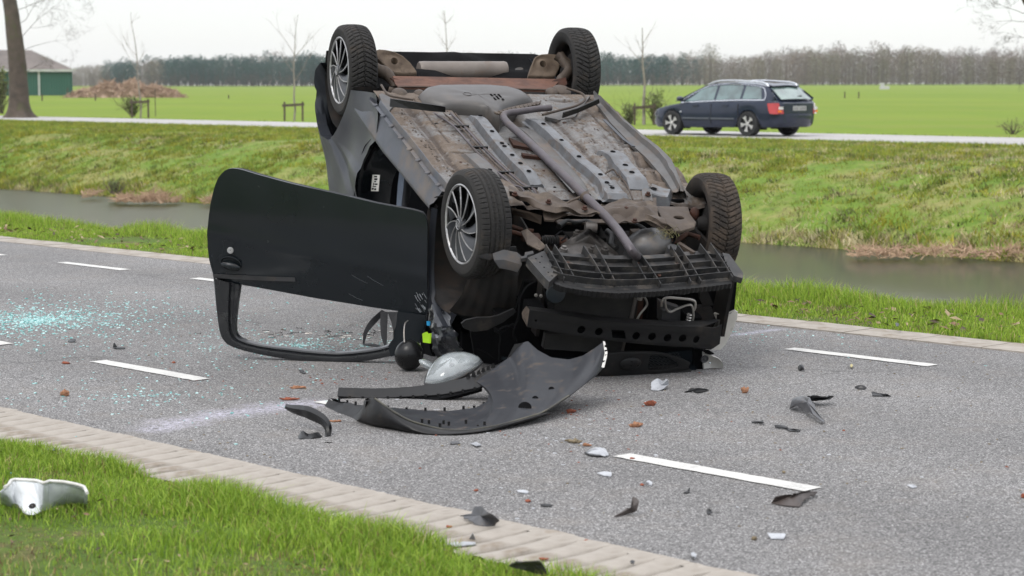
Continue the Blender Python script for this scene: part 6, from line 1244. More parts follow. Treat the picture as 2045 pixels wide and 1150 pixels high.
for q_ in resample(A1r,13)[1:-1]:
    mb = MB(); mb.box(q_+Vector((0,-0.006,-0.002)),(0.012,0.008,0.016)); mb.obj('clip', M_bout, BUM)
for q_ in resample(R_top:=rel(BUM,[(-0.214,9.99,0.106),(-0.184,9.99,0.111),(-0.163,9.99,0.119),(-0.143,10,0.13),(-0.113,10.01,0.139),(-0.092,10.02,0.148)]),6):
    mb = MB(); mb.prism([q_+Vector((-0.012,0,-0.01)),q_+Vector((0.010,0,-0.006)),q_+Vector((0.004,0,0.016)),q_+Vector((-0.008,0,0.010))],(0,0.004,0)); mb.obj('torn_tooth', M_bout, BUM)
B0 = rel(BUM, [(-0.878,9.75,0.03),(-0.821,9.65,0.033),(-0.752,9.5,0.041),(-0.677,9.35,0.062),(-0.655,9.15,0.122)]); B1 = rel(BUM, [(-0.905,9.7,-0.01),(-0.845,9.55,-0.009),(-0.778,9.42,-0.008),(-0.717,9.3,-0.003),(-0.671,9.2,0.032)])
mb = MB(); mb.slab(layer([B0,B1],24,5,0.01,9),(0,0.004,-0.002)); mb.obj('broken_end', M_bout, BUM, smooth=40)
B2 = [p+Vector((0.012,0.03,-0.004)) for p in B0]; mb = MB(); mb.slab(layer([B0,B2,[p+Vector((0.02,0.06,-0.05)) for p in B0]],24,4,0.008,14),(0,0.003,0)); mb.obj('hollow_end', M_black, BUM, smooth=40)
for q_ in resample(B0,7)[1:-1]:
    mb = MB(); mb.box(q_+Vector((0.004,0.0,0.004)),(0.010,0.010,0.020)); mb.obj('clip', M_bout, BUM)
mb = MB(); mb.slab([rel(BUM,[(-0.831,10.05,0.261)] and [(0.013,10.06,0.253),(0.06,10.06,0.258)]), rel(BUM,[(-0.025,10.05,0.18),(0.026,10.05,0.189)])],(0,0.004,0)); mb.obj('mounting_tab', M_bout, BUM)
q = rel(BUM,[(0.437,9.8,0.301),(0.447,9.8,0.297),(0.457,9.76,0.252),(0.453,9.74,0.23),(0.44,9.72,0.183),(0.427,9.72,0.185),(0.436,9.74,0.217),(0.444,9.76,0.248)]); mb = MB(); mb.prism(q,(0,0.006,0)); WE = mb.obj('white_edge', M_white, BUM)
mb = MB()
for x,y in ((1950,150),(1955,178),(1952,205),(1944,240)):
    p = rel(BUM,[(0.444,9.77,0.28)])[0]*0 + (q[0].lerp(q[4], (y-120)/155)+Vector((0.012 if y<230 else 0.0,-0.004,0))); mb.box(p,(0.012,0.004,0.012))
tag(mb.obj('edge_holes', M_black, WE), kind='stuff')
# clips standing along the slot and the lip
for pts, dy in (([(-0.595,9.3,0.073),(-0.57,9.34,0.059),(-0.485,9.36,0.048),(-0.4,9.4,0.041),(-0.313,9.44,0.035),(-0.226,9.48,0.035),(-0.177,9.5,0.034),(-0.133,9.58,0.037)],0),([(-0.398,9,0.053),(-0.368,9,0.049),(-0.303,9,0.047),(-0.28,9,0.041),(-0.204,9,0.049),(-0.122,9.05,0.033),(-0.152,9.03,0.021),(-0.318,8.98,0.037)],0)):
    for p in rel(BUM,pts):
        mb = MB(); mb.box(p+Vector((0,0,-0.008)),(0.011,0.006,0.018), Matrix.Rotation(random.uniform(-.3,.3),3,'Z')); mb.obj('clip', M_bout, BUM)
for c2,r2 in (([(0.059,9.3,0.058)][0],0.028),([(0.108,9.44,0.077)][0],0.014),([(0.185,9.55,0.105)][0],0.013)):
    mb = MB(); p = rel(BUM,[c2])[0]; mb.lathe([(r2*1.1,0),(r2,0.002),(0.001,0.0015)],p,(0.0,-0.75,0.66),16); mb.obj('hole', M_black, BUM)
mb = MB(); e = rel(BUM,[Tb[i] for i in range(0,16)]); mb.tube([p+Vector((0,-0.003,0.002)) for p in spline(e,3)],0.0045,6); mb.obj('front_lip_edge', simple('pale_lip_edge',(0.085,0.078,0.055),(0.04,0.04,0.037),scale=12,rough=0.6,bscale=60,bstr=0.2), BUM, smooth=60)  # paler line along the front lip

# ---------------- headlamp lying beside the wreck
HLM = empty('loose_headlamp', [(-0.351,10.435,0)][0]); tag(HLM, 'clear almond-shaped headlamp lying on the road behind the torn-off bumper', 'headlamp')
def glassy(name, col, rough, alpha=None, trans=0.6):
    m = NT(name); return m.bsdf(m.mix(m.ramp(m.noise(9,5),[(0.35,0),(0.65,1)]), col, tuple(x*0.8 for x in col)), rough, bump=m.noise(14,3), bstr=0.08, bdist=0.01, coat=0.8, Transmission_Weight=trans)
M_lens = glassy('clear_lamp_lens', (0.80,0.86,0.87), 0.12, trans=0.75)
lo = rel(HLM,[(-0.444,10.35,0.011),(-0.441,10.4,0.036),(-0.426,10.45,0.064),(-0.397,10.5,0.093),(-0.344,10.52,0.117),(-0.283,10.54,0.126),(-0.23,10.54,0.125),(-0.181,10.52,0.117),(-0.151,10.48,0.105),(-0.17,10.42,0.091),(-0.209,10.36,0.073),(-0.251,10.32,0.056),(-0.294,10.3,0.037),(-0.354,10.28,0.021),(-0.407,10.3,0.015)])
c_ = sum(lo,Vector())/len(lo); lo = resample(lo+[lo[0]],49)[:-1]
mb = MB(); rows = []
for sc,d in ((1.0,0),(0.97,0.018),(0.88,0.038),(0.7,0.055),(0.4,0.068),(0.03,0.072)): rows.append([c_+(p-c_)*sc+Vector((-0.012,-0.35,0.94))*d for p in lo])
mb.grid(rows,closed=True); mb.obj('lens', M_lens, HLM, smooth=60)
mb = MB(); rows = []
for sc,d in ((1.0,-0.002),(0.96,-0.02),(0.8,-0.05),(0.5,-0.07),(0.03,-0.075)): rows.append([c_+(p-c_)*sc+Vector((0.02,0.5,-0.6))*(-d)*0.9 for p in lo])
mb.grid(rows,closed=True); mb.obj('back_housing', M_blackp, HLM, smooth=60)
mb = MB(); rows = []
for sc,d in ((0.93,0.004),(0.75,-0.012),(0.5,-0.02),(0.1,-0.022)): rows.append([c_+(p-c_)*sc+Vector((0,-0.35,0.94))*(d+0.02) for p in lo])
mb.grid(rows,closed=True); mb.obj('reflector', M_silver, HLM, smooth=60)
mb = MB(); mb.tube([p+Vector((0,-0.004,0.002)) for p in lo]+[lo[0]+Vector((0,-0.004,0.002))],0.005,6); mb.obj('bezel', M_grey, HLM, smooth=60)
for dx_ in (-0.04,-0.005,0.04):
    mb = MB(); mb.tube([c_+Vector((dx_+0.035*q_,-0.35*0.06-0.07*abs(q_)**1.2*0+0.0,0.0))+Vector((0,-0.07*(0.5-q_),0.064-0.085*(q_-0.1)**2*1.6)) for q_ in (-0.3,0,0.3,0.6)],0.0018,5); mb.obj('lens_rib', M_lens, HLM)
mb = MB(); mb.ball(rel(HLM,[(-0.434,10.65,0.066)])[0]+Vector((0,0,0.0)),(0.060,0.05,0.022),16,10,Matrix.Rotation(0.5,3,'Y')); mb.obj('side_reflector', M_lens, HLM, smooth=60)

# ---------------- white lamp housing in the grass, near left corner
WH = empty('broken_lamp_housing', [(-1.689,7.316,0)][0]); tag(WH, 'broken white plastic lamp housing lying in the grass at the near left', 'lamp housing')
ro = rel(WH,[(-1.789,7.076,0.11),(-1.784,7.129,0.11),(-1.779,7.174,0.11),(-1.793,7.242,0.11),(-1.782,7.265,0.11),(-1.744,7.256,0.11),(-1.697,7.242,0.11),(-1.663,7.197,0.11),(-1.651,7.238,0.11),(-1.594,7.219,0.11),(-1.54,7.174,0.11),(-1.505,7.129,0.11),(-1.472,7.019,0.11)])
rb = rel(WH,[(-1.844,7.307,0.02),(-1.799,7.255,0.02),(-1.753,7.229,0.02),(-1.727,7.156,0.02),(-1.704,7.114,0.02),(-1.684,7.101,0.02),(-1.674,7.135,0.02),(-1.668,7.186,0.02),(-1.654,7.22,0.02),(-1.627,7.281,0.02),(-1.598,7.352,0.02),(-1.566,7.374,0.02),(-1.553,7.406,0.02)])
ri = [p+Vector((0,-0.035,0.006)) for p in ro]
mb = MB(); R_ = para([ro,rb],48); G_ = []
for i,(t,d) in enumerate(((0,0.0),(0.03,0.008),(0.10,0.004),(0.2,-0.012),(0.5,-0.026),(0.85,-0.012),(1.0,0.004))):
    G_.append([R_[0][j].lerp(R_[1][j],t)+Vector((0,0.2,1)).normalized()*(d*(0.5+0.5*abs(sin(j*0.12)))+0.003*noise.noise(R_[0][j]*30)) for j in range(48)])
mb.slab(G_,(0,0.004,-0.004)); mb.obj('shell', glassy('frosted_lamp_plastic',(0.60,0.63,0.65),0.35,trans=0.35), WH, smooth=45)
mb = MB(); mb.tube([p+Vector((0,0,0.008)) for p in R_[0][3:]],0.006,8); mb.obj('rim', M_white, WH, smooth=60)
mb = MB(); p = rel(WH,[(-1.675,7.068,0.05)])[0]; mb.lathe([(0.013,0),(0.011,0.003),(0.001,0.002)],p+Vector((0,0,0.012)),(0,-0.6,0.8),16); mb.obj('lamp_hole', M_liner, WH)

# ---------------- curled strip left of the bumper
CS = empty('curled_trim_strip', [(-0.848,8.667,-0)][0]); tag(CS, 'curled black plastic strip bent like a hook, left of the torn-off bumper', 'trim strip')
pth = rel(CS,[(-1.021,9.15,0.083),(-0.981,9.1,0.079),(-0.938,9.05,0.079),(-0.906,9,0.08),(-0.864,8.95,0.072),(-0.825,8.9,0.058),(-0.804,8.87,0.032),(-0.806,8.85,-0.002),(-0.827,8.83,-0.017),(-0.842,8.83,-0.014)])
sp_ = resample(spline(pth,5),40); mb = MB(); rows = []
for i,p in enumerate(sp_):
    t = i/39; w_ = 0.010+0.017*sin(pi*min(1,t*1.1)); d = (sp_[min(39,i+1)]-sp_[max(0,i-1)]).normalized(); s2 = d.cross(Vector((0,-1,0))).normalized(); rows.append([p+s2*w_+Vector((0,0.01,0)),p+s2*w_*0.4+Vector((0,-0.008,0)),p-s2*w_*0.4+Vector((0,-0.008,0)),p-s2*w_+Vector((0,0.02,0))])
mb.slab(rows,(0,0.003,0.001)); M_jet = simple('jet_black_plastic',(0.0045,0.0045,0.005),(0.007,0.007,0.0075),scale=12,rough=0.35,bscale=30,bstr=0.2,spec=0.25)
mb.obj('strip', M_jet, CS, smooth=40)
ft_ = rel(CS,[(-0.958,8.8,-0.026),(-0.94,8.84,-0.006),(-0.917,8.88,0.019),(-0.895,8.86,0.007),(-0.867,8.86,0.01),(-0.843,8.88,0.012),(-0.824,8.84,-0.008),(-0.793,8.83,-0.014),(-0.772,8.78,-0.03)]); fb_ = rel(CS,[(-0.951,8.76,-0.024),(-0.926,8.78,-0.021),(-0.9,8.74,-0.024),(-0.884,8.77,-0.02),(-0.863,8.78,-0.017),(-0.838,8.79,-0.016),(-0.823,8.79,-0.018),(-0.799,8.77,-0.024),(-0.772,8.76,-0.031)])
mb = MB(); mb.slab(layer([ft_,[p.lerp(q,0.5)+Vector((0,-0.03,0.004)) for p,q in zip(ft_,fb_)],fb_],30,7,0.006,30),(0,0.004,0.003)); mb.obj('torn_flap', M_jet, CS, smooth=25)
mb = MB(); mb.box(rel(CS,[(-0.787,8.7,-0.007)])[0],(0.035,0.02,0.014),Matrix.Rotation(-0.4,3,'Z')); mb.obj('clip', M_bout, CS)

# ---------------- loose plastic pieces; each one is its own thing
def frag(name, label, cat, px, h, mat, lift=0.0, curl=0.0, th=0.003, group=None):
    """px: outline points on the road; h: heights of those points"""
    hq = h if hasattr(h,'__len__') else [h]*len(px)
    P_ = [Vector((p[0]*(1-z/1.526),p[1]*(1-z/1.526),0)) for p,z in zip(px,hq)]; c_ = sum(P_,Vector())/len(P_); n = len(P_)
    hh_ = h if hasattr(h,'__len__') else [h]*n
    rr = random.Random(int(c_.x*1e4)); mb = MB(); rows = []; out = resample([Vector((p.x-c_.x,p.y-c_.y,z)) for p,z in zip(P_,hh_)]+[Vector((P_[0].x-c_.x,P_[0].y-c_.y,hh_[0]))],25)[:-1]
    mz = sum(p.z for p in out)/24; R0_ = max(p.length for p in out)
    out = [Vector((p.x*(1+rr.uniform(-.07,.05)),p.y*(1+rr.uniform(-.07,.05)),max(0,p.z+rr.uniform(-.03,.03)*R0_))) for p in out]
    for sc in (1.0,0.8,0.5,0.03):
        rows.append([Vector((p.x*sc,p.y*sc,mz+(p.z-mz)*sc+curl*(1-sc*sc)+th+0.002)) for p in out])
    lo_ = [[p-Vector((0,0,th)) for p in r] for r in rows]
    mb.grid(rows[::-1]+lo_, closed=True)
    return tag(mb.obj(name, mat, None, smooth=35, loc=(c_.x,c_.y,0)), label, cat, group)
M_shard = simple('grey_plastic_shard', (0.075,0.075,0.08), (0.05,0.05,0.054), scale=20, rough=0.4, bscale=60, bstr=0.1, dirt=(0.16,0.12,0.09), damt=0.3, dscale=25)
M_bshard = simple('black_plastic_shard', (0.010,0.010,0.0105), (0.016,0.016,0.017), scale=20, rough=0.42, bscale=60, bstr=0.1, dirt=(0.10,0.08,0.06), damt=0.15, dscale=25)
M_brshard = simple('brown_plastic_shard', (0.065,0.051,0.045), (0.045,0.036,0.033), scale=20, rough=0.55, bscale=60, bstr=0.1, dirt=(0.16,0.12,0.09), damt=0.3, dscale=25)
M_wshard = simple('white_plastic_shard', (0.42,0.43,0.45), (0.33,0.34,0.36), scale=20, rough=0.3, bscale=60, bstr=0.1)
frag('plastic_shard','large bent grey plastic shard right of the car, beyond the near dashed line','plastic shard',[(1.304,9.604,0),(1.37,9.923,0),(1.423,10.055,0),(1.454,9.939,0),(1.444,9.713,-0),(1.424,9.497,0),(1.422,9.158,0),(1.405,9.224,0),(1.391,9.462,0),(1.372,9.604,0),(1.353,9.713,-0)],[0,.03,.05,.07,.05,.04,0,.01,.03,.02,.03],M_shard,curl=0.02)
frag('plastic_shard','jagged black edge piece propped against the large grey shard','plastic shard',[(1.43,9.977,0),(1.486,10.001,0),(1.53,9.977,0),(1.583,10.001,0),(1.563,9.923,0),(1.503,9.877,-0),(1.47,9.847,0),(1.443,9.862,0)],[.03,.05,.045,.03,.02,.02,.01,.0],M_bshard)
frag('plastic_shard','small black rectangular strip, rightmost dark piece on the road','plastic strip',[(1.79,10.135,0),(1.861,10.055,0),(1.86,9.985,0),(1.769,10.001,0)],[.012,.012,0,0],M_bshard)
frag('plastic_strip','two-step black plastic strip left of and below the large grey shard','plastic strip',[(1.181,9.151,-0),(1.228,9.132,0),(1.227,9.028,0),(1.282,9.003,0),(1.272,8.953,0),(1.225,8.978,0),(1.211,9.054,0),(1.17,9.067,0)],[.012,.012,.004,.008,0,0,0,0],M_bshard)
frag('plastic_strip','thin black sliver lying just left of the two-step strip','plastic strip',[(1.087,9.237,0),(1.13,9.237,0),(1.146,9.27,-0),(1.139,9.197,0),(1.123,9.184,0),(1.083,9.197,0)],[.006,.006,.012,.012,.0,.0],M_bshard)
frag('plastic_plug','small black knob with pin beside the thin dark rectangular strip','plastic plug',[(1.731,10.297,0),(1.757,10.339,0),(1.791,10.339,0),(1.79,10.273,0),(1.772,10.224,0),(1.739,10.232,0)],[.006,.014,.014,.006,.0,.0],M_bshard,curl=0.01)
frag('plastic_plug','black lump on the road below the left end of the far dash','plastic plug',[(1.549,11.049,0),(1.573,11.126,0),(1.589,11.097,0),(1.572,10.955,0),(1.541,10.9,0),(1.537,10.955,0)],[.01,.02,.02,.01,0,0],M_bshard,curl=0.015)
frag('plastic_ring','tiny yellow rimmed ring just under the far dash','plastic ring',[(1.846,11.126,0),(1.86,11.164,0),(1.862,11.126,0),(1.85,11.059,0),(1.838,11.03,0),(1.835,11.059,0)],[.008]*6,simple('yellowed_plastic',(0.45,0.38,0.15),rough=0.4),curl=-0.004)
frag('plastic_shard','torn brown grey plastic scrap at the right end of the nearest dash','plastic shard',[(0.944,7.403,0),(0.986,7.526,0),(1.004,7.482,0),(1.048,7.557,0),(1.103,7.625,0),(1.153,7.603,0),(1.116,7.535,0),(1.074,7.455,0),(1.038,7.326,0),(0.994,7.352,0)],[0,.03,.012,.035,.03,.005,.01,.01,0,0],M_brshard,curl=0.012)
frag('lens_shard','clear white triangular lens shard near the bottom right','lens shard',[(0.872,6.9,0),(0.933,6.881,0),(0.916,6.807,0),(0.872,6.807,0)],[.008,.006,0,0],M_wshard)
frag('lens_shard','small clear scrap alone on the right of the near dash','lens shard',[(1.509,7.741,0),(1.533,7.756,0),(1.543,7.709,0),(1.52,7.685,0)],[.006,.01,.0,0],M_wshard)
frag('plastic_shard','brown L-shaped plastic piece standing on the asphalt below the near dash','plastic shard',[(0.365,7.169,0),(0.408,7.292,0),(0.432,7.325,0),(0.445,7.511,0),(0.468,7.466,0),(0.456,7.308,0),(0.431,7.227,0)],[0,.012,.03,.055,.05,.02,0],M_brshard)
frag('plastic_bracket','grey black cap-shaped bracket on the edge of the grooved concrete','bracket',[(-0.186,7.188,0),(-0.147,7.227,0),(-0.142,7.325,0),(-0.115,7.351,0),(-0.07,7.179,0),(-0.044,7.125,0),(-0.055,7.014,0),(-0.087,6.999,0),(-0.123,7.008,0),(-0.137,7.069,0)],[.01,.03,.05,.06,.05,.03,.0,.0,.0,.01],M_shard,curl=0.004)
frag('mirror_shard','curved white and black mirror scrap left of the nearest dash','mirror scrap',[(0.301,8.423,0),(0.326,8.52,0),(0.364,8.564,0),(0.394,8.533,0),(0.399,8.371,0),(0.382,8.363,-0),(0.349,8.401,0)],[0,.02,.028,.02,0,.004,.006],M_wshard,curl=0.012)
frag('plastic_strip','dark underside rim of the curved white mirror scrap','plastic strip',[(0.301,8.432,-0),(0.325,8.484,0),(0.353,8.493,0),(0.375,8.458,0),(0.378,8.363,-0),(0.351,8.354,0),(0.321,8.38,0)],0.002,M_bshard)
frag('lens_shard','clear curved lens flake below the mirror scrap','lens shard',[(0.335,7.998,0),(0.367,8.017,0),(0.394,8.002,-0),(0.387,7.912,0),(0.359,7.932,0)],[.006,.01,.01,0,0],M_wshard)
frag('lens_shard','bright white chip below the left end of the nearest dash','lens shard',[(0.514,7.799,0),(0.529,7.836,0),(0.541,7.799,0),(0.532,7.732,0),(0.516,7.761,0)],[.01,.014,.01,0,0],M_wshard)
frag('lens_shard','thin pale sliver on the asphalt above the black bracket','lens shard',[(0.019,7.641,0),(0.043,7.652,0),(0.064,7.613,0),(0.056,7.581,0),(0.023,7.606,0)],[.005,.006,.004,0,0],M_wshard)
frag('plastic_strip','slim blue grey sliver between the pale sliver and the brown shard','plastic strip',[(0.101,7.381,0),(0.127,7.391,0),(0.15,7.364,0),(0.139,7.341,0),(0.104,7.351,0)],[.005,.006,.004,0,0],M_bshard)
frag('lens_shard','small upright white triangle on the grooved concrete','lens shard',[(-0.145,6.808,0),(-0.134,6.904,0),(-0.123,6.808,0)],[0,.03,0],M_wshard)
frag('lens_shard','flat long clear lens strip at the edge of the near grass','lens shard',[(-0.212,6.732,0),(-0.185,6.76,0),(-0.122,6.76,0),(-0.124,6.718,0),(-0.189,6.695,0)],[.006]*5,M_wshard)
frag('plastic_shard','crumpled grey plastic piece half in the near grass at the bottom','plastic shard',[(-0.009,6.424,0),(0.009,6.481,0),(0.087,6.476,0),(0.104,6.424,0),(0.114,6.299,0),(0.074,6.324,0),(0.039,6.361,0)],[.03,.07,.08,.06,.03,.02,.03],M_shard,curl=0.01)
frag('lens_shard','white broken lamp fragment just in front of the grille','lamp fragment',[(0.697,10.207,0),(0.718,10.481,-0),(0.76,10.602,0),(0.777,10.501,0),(0.807,10.616,0),(0.805,10.401,0),(0.74,10.176,0)],[0,.03,.04,.02,.055,.02,0],M_wshard,curl=-0.01)
frag('plastic_shard','flat ragged black rubber scrap right of the white lamp fragment','rubber scrap',[(0.853,10.132,0),(0.899,10.239,0),(0.931,10.271,0),(0.991,10.207,0),(0.938,10.144,0),(0.916,10.107,0),(0.902,10.157,-0)],[0,.008,.018,.0,.006,0,0],M_bshard)
frag('lens_shard','small clear blue white chip on the concrete edge left of centre','lens shard',[(-0.872,7.413,0),(-0.851,7.44,0),(-0.817,7.382,0),(-0.82,7.325,0),(-0.85,7.351,0)],[.01,.012,.008,0,0],M_wshard)
frag('plastic_strip','black flat scrap at the grass edge on the left','plastic strip',[(-1.96,8.536,0),(-1.934,8.56,0),(-1.902,8.524,0),(-1.905,8.477,0),(-1.944,8.489,0)],[.01]*5,M_shard)
frag('plastic_strip','long thin black strip at the grass edge left of centre','plastic strip',[(-1.775,8.351,0),(-1.727,8.317,0),(-1.626,8.295,0),(-1.638,8.25,0),(-1.736,8.283,0)],[.01]*5,M_bshard)
frag('plastic_shard','little black chip on the glass-strewn asphalt at the left','plastic shard',[(-2.656,12.192,0),(-2.652,12.3,0),(-2.615,12.252,0),(-2.602,12.132,0),(-2.631,12.132,0)],[0,.012,.012,0,0],M_bshard)
frag('plastic_shard','small black L-shaped clip left of the open door','clip',[(-2.324,11.877,0),(-2.365,12.109,0),(-2.356,12.109,0),(-2.312,11.9,0),(-2.243,11.855,0),(-2.239,11.81,0),(-2.308,11.821,0)],[0,.03,.03,.005,.005,0,0],M_bshard)
frag('plastic_shard','black sliver on the road below the door window frame','plastic shard',[(-1.145,10.937,0),(-1.131,10.956,0),(-1.095,10.822,0),(-1.101,10.785,0),(-1.126,10.841,0)],[.008,.01,0,0,0],M_bshard)
frag('plastic_shard','small dark wedge under the near side of the bumper','plastic shard',[(-0.268,8.701,0),(-0.228,8.726,0),(-0.223,8.659,-0),(-0.255,8.634,0)],[.006,.006,0,0],M_shard)
frag('lens_shard','clear flake on the road just below the bumper','lens shard',[(-0.179,8.667,-0),(-0.154,8.692,-0),(-0.127,8.625,0),(-0.152,8.592,0)],[.004]*4,M_wshard)
frag('plastic_shard','dark chip alone on the asphalt right of the brown shard','plastic shard',[(0.7,7.275,0),(0.712,7.298,0),(0.718,7.253,0),(0.703,7.201,0),(0.696,7.227,0)],[.0,.015,.01,0,0],M_bshard)
frag('plastic_shard','tiny black plug on the lower grooved concrete','plastic plug',[(0.379,6.481,0),(0.386,6.496,0),(0.394,6.481,0),(0.389,6.45,0),(0.38,6.455,0)],[.01]*5,M_bshard)
frag('lens_shard','small oval clear piece at the asphalt edge, lower middle','lens shard',[(0.584,6.595,0),(0.594,6.608,0),(0.601,6.568,0),(0.594,6.536,0),(0.584,6.56,0)],[.008]*5,M_wshard)
frag('plastic_shard','tiny dark triangle above the brown shard','plastic shard',[(0.642,7.591,0),(0.661,7.634,0),(0.677,7.706,0),(0.666,7.591,0)],[0,0,.02,0],M_bshard)
frag('plastic_shard','small black lump in the grass beyond the far edge of the road','plastic plug',[(2.457,13.09,0),(2.477,13.13,0),(2.472,13.037,0),(2.439,12.907,0),(2.436,12.958,0)],[.05]*5,M_bshard)
# orange red crumbs: bits of brick-coloured bark and rust
M_red = simple('orange_red_clay', (0.27,0.075,0.035), (0.17,0.05,0.028), scale=60, rough=0.85, bscale=120, bstr=0.6)
M_ora = simple('pale_orange_wood', (0.32,0.16,0.085), (0.24,0.11,0.06), scale=60, rough=0.85, bscale=120, bstr=0.6)
M_gr = simple('lichened_stone', (0.20,0.16,0.10), (0.14,0.11,0.07), scale=60, rough=0.9, bscale=120, bstr=0.6)
def crumb(label, p, sx, sy, sz, mat, rz=0.0):
    mb = MB(); mb.ball((0,0,sz*0.75),(sx,sy,sz),18,12,Matrix.Rotation(rz,3,'Z'))
    mb.v = [tuple(Vector(q)*(1+0.65*noise.noise(Vector(q)*70+Vector(p)*7)+0.35*noise.noise(Vector(q)*190+Vector(p)*3))) for q in mb.v]
    tag(mb.obj('bark_chunk', mat, None, smooth=30, loc=p), label, 'debris chunk')
CR = [('round orange chunk on the asphalt near the left edge',[(-2.202,10.026,0)][0],.020,.018,.016,M_ora,0),
('flat red chip above the left dash',[(-2.446,11.193,-0)][0],.024,.012,.007,M_red,-.1),
('red chip right of the left dash and below the door',[(-1.862,11.223,0)][0],.009,.007,.005,M_red,0),
('long red sliver on the pale smear left of the bumper',[(-1.082,9.89,0)][0],.036,.010,.007,M_red,.1),
('orange splinter pile above the pale smear',[(-1.081,10.275,0)][0],.034,.014,.008,M_ora,.2),
('orange sliver between the hooked strip and the bumper end',[(-0.801,9.241,0)][0],.030,.008,.006,M_ora,.2),
('reddish orange chunk in front of the white lamp fragment',[(0.662,9.724,0)][0],.026,.018,.014,M_red,.1),
('long orange brown chunk in the middle of the near lane',[(0.55,9.103,0)][0],.031,.014,.012,M_ora,.3),
('flat mossy brown chunk near the mirror scrap',[(0.268,8.692,0)][0],.028,.016,.009,M_gr,-.2),
('small orange chip beside the mossy chunk',[(0.322,8.614,0)][0],.017,.010,.007,M_ora,0),
('dark red chunk under the right tip of the bumper',[(0.276,9.51,-0)][0],.020,.012,.009,M_red,0),
('orange pointed chunk right of the car nose',[(1.157,10.127,0)][0],.018,.015,.016,M_ora,.2),
('red flake lying on the white dash',[(0.491,8.294,0.004)][0],.010,.008,.004,M_red,0),
('little red crumb beside the bright white chip',[(0.498,7.75,0)][0],.007,.006,.004,M_red,0),
('red crumb above the lower concrete edge left of centre',[(-0.135,7.641,0)][0],.009,.007,.005,M_red,0),
('rusty crumb between the pale sliver and the blue grey sliver',[(0.059,7.435,0)][0],.009,.007,.005,M_red,0),
('flat orange flake on the lowest grooved concrete',[(0.103,6.515,0)][0],.012,.006,.004,M_red,0),
('small brown crumb at the asphalt edge above the black plug',[(0.25,6.785,0)][0],.010,.006,.004,M_red,0),
('dark brown pebble by the clear triangular lens shard',[(0.816,6.807,0)][0],.009,.009,.007,M_gr,0),
('brown pebble right of the near dash start',[(1.073,7.999,0)][0],.007,.007,.006,M_gr,0),
('orange bit at the far right edge of the road',[(1.898,7.517,0)][0],.010,.010,.008,M_red,0),
('brown pebble on the concrete under the bracket',[(-0.217,6.999,0)][0],.009,.006,.004,M_red,0)]
for a_ in CR: crumb(*a_)
# small glass crumbs and grit, uncountable
m = NT('teal_safety_glass')
M_glass = m.bsdf(m.mix(m.ramp(m.noise(45,2),[(0.4,0),(0.6,1)]), (0.10,0.36,0.34), (0.48,0.72,0.70)), 0.12, spec=0.6, coat=0.4)
def scatter(name, pts, size, mat, label, cat, flat=0.5, elong=1.0):
    V_ = []; F_ = []; r = np.random.default_rng(len(pts))
    for (x,y) in pts:
        s_ = size*r.uniform(0.4,1.5); a = r.uniform(0,pi); k = len(V_); h = s_*flat*r.uniform(0.4,1.2); t1 = r.uniform(-.3,.3)*s_; t2 = r.uniform(-.3,.3)*s_
        e = s_*elong
        for (dx,dy,dz) in ((-e,-s_,0),(e,-s_,0),(e*.8,s_,0),(-e,s_*.8,0),(-e*.8,-s_*.7,h+t1),(e*.9,-s_*.8,h),(e*.7,s_*.9,h+t2),(-e*.9,s_*.6,h)):
            V_.append((x+dx*cos(a)-dy*sin(a), y+dx*sin(a)+dy*cos(a), max(0.0003,dz+0.0006)))
        F_ += [(k,k+1,k+5,k+4),(k+1,k+2,k+6,k+5),(k+2,k+3,k+7,k+6),(k+3,k,k+4,k+7),(k+4,k+5,k+6,k+7)]
    mb = MB(); mb.add(V_,F_); me_ = bpy.data.meshes.new(name); me_.from_pydata(mb.v,[],mb.f); me_.materials.append(mat); o = bpy.data.objects.new(name,me_); COL.objects.link(o)
    return tag(o,label,cat,kind='stuff')
g1 = Vector([(-3.102,13.283,0)][0]); g2 = Vector([(-1.244,11.993,0)][0]); r = np.random.default_rng(3)
def cloud(c, sx, sy, n, pw=1.0):
    th = r.uniform(0,2*pi,n); rr = np.abs(r.normal(0,1,n))**pw
    return [(c.x+sx*q*cos(t), c.y+sy*q*sin(t)) for q,t in zip(rr,th)]
scatter('glass_crumbs', cloud(g1,0.50,0.75,1500,1.0), 0.0060, M_glass, 'spray of teal safety glass crumbs on the road at the left','glass',0.7)
scatter('glass_crumbs', cloud(g1,1.1,1.2,1100)+cloud(g2,0.60,0.50,750)+cloud(Vector([(-1.784,10.037,0)][0]),0.8,0.8,260)+cloud(Vector([(1.768,12.478,0)][0]),0.9,0.9,110), 0.0048, M_glass, 'thin scatter of teal glass crumbs round the wreck','glass',0.6)
allr = [tuple(rng.uniform((-3.0,7.0),(2.6,14.0))) for k in range(900)]
allr = [p for p in allr if 4.95 < p[0]*sin(A)+p[1]*cos(A) < 10.0]
scatter('road_grit', allr[:520], 0.0032, M_gr, 'loose brown grit scattered over the asphalt','grit',0.7,1.2)
scatter('road_grit', cloud(Vector([(0.296,9.421,0)][0]),0.75,0.9,90)+cloud(Vector([(-0.993,10.555,0)][0]),0.6,0.6,60), 0.0034, M_red, 'fine orange red crumbs scattered in front of the wreck','grit',0.8,1.3)
scatter('glass_chips', cloud(Vector([(0.275,8.748,0)][0]),0.8,1.0,120), 0.0045, M_wshard, 'tiny clear plastic chips scattered in front of the wreck','plastic chips',0.3,1.4)
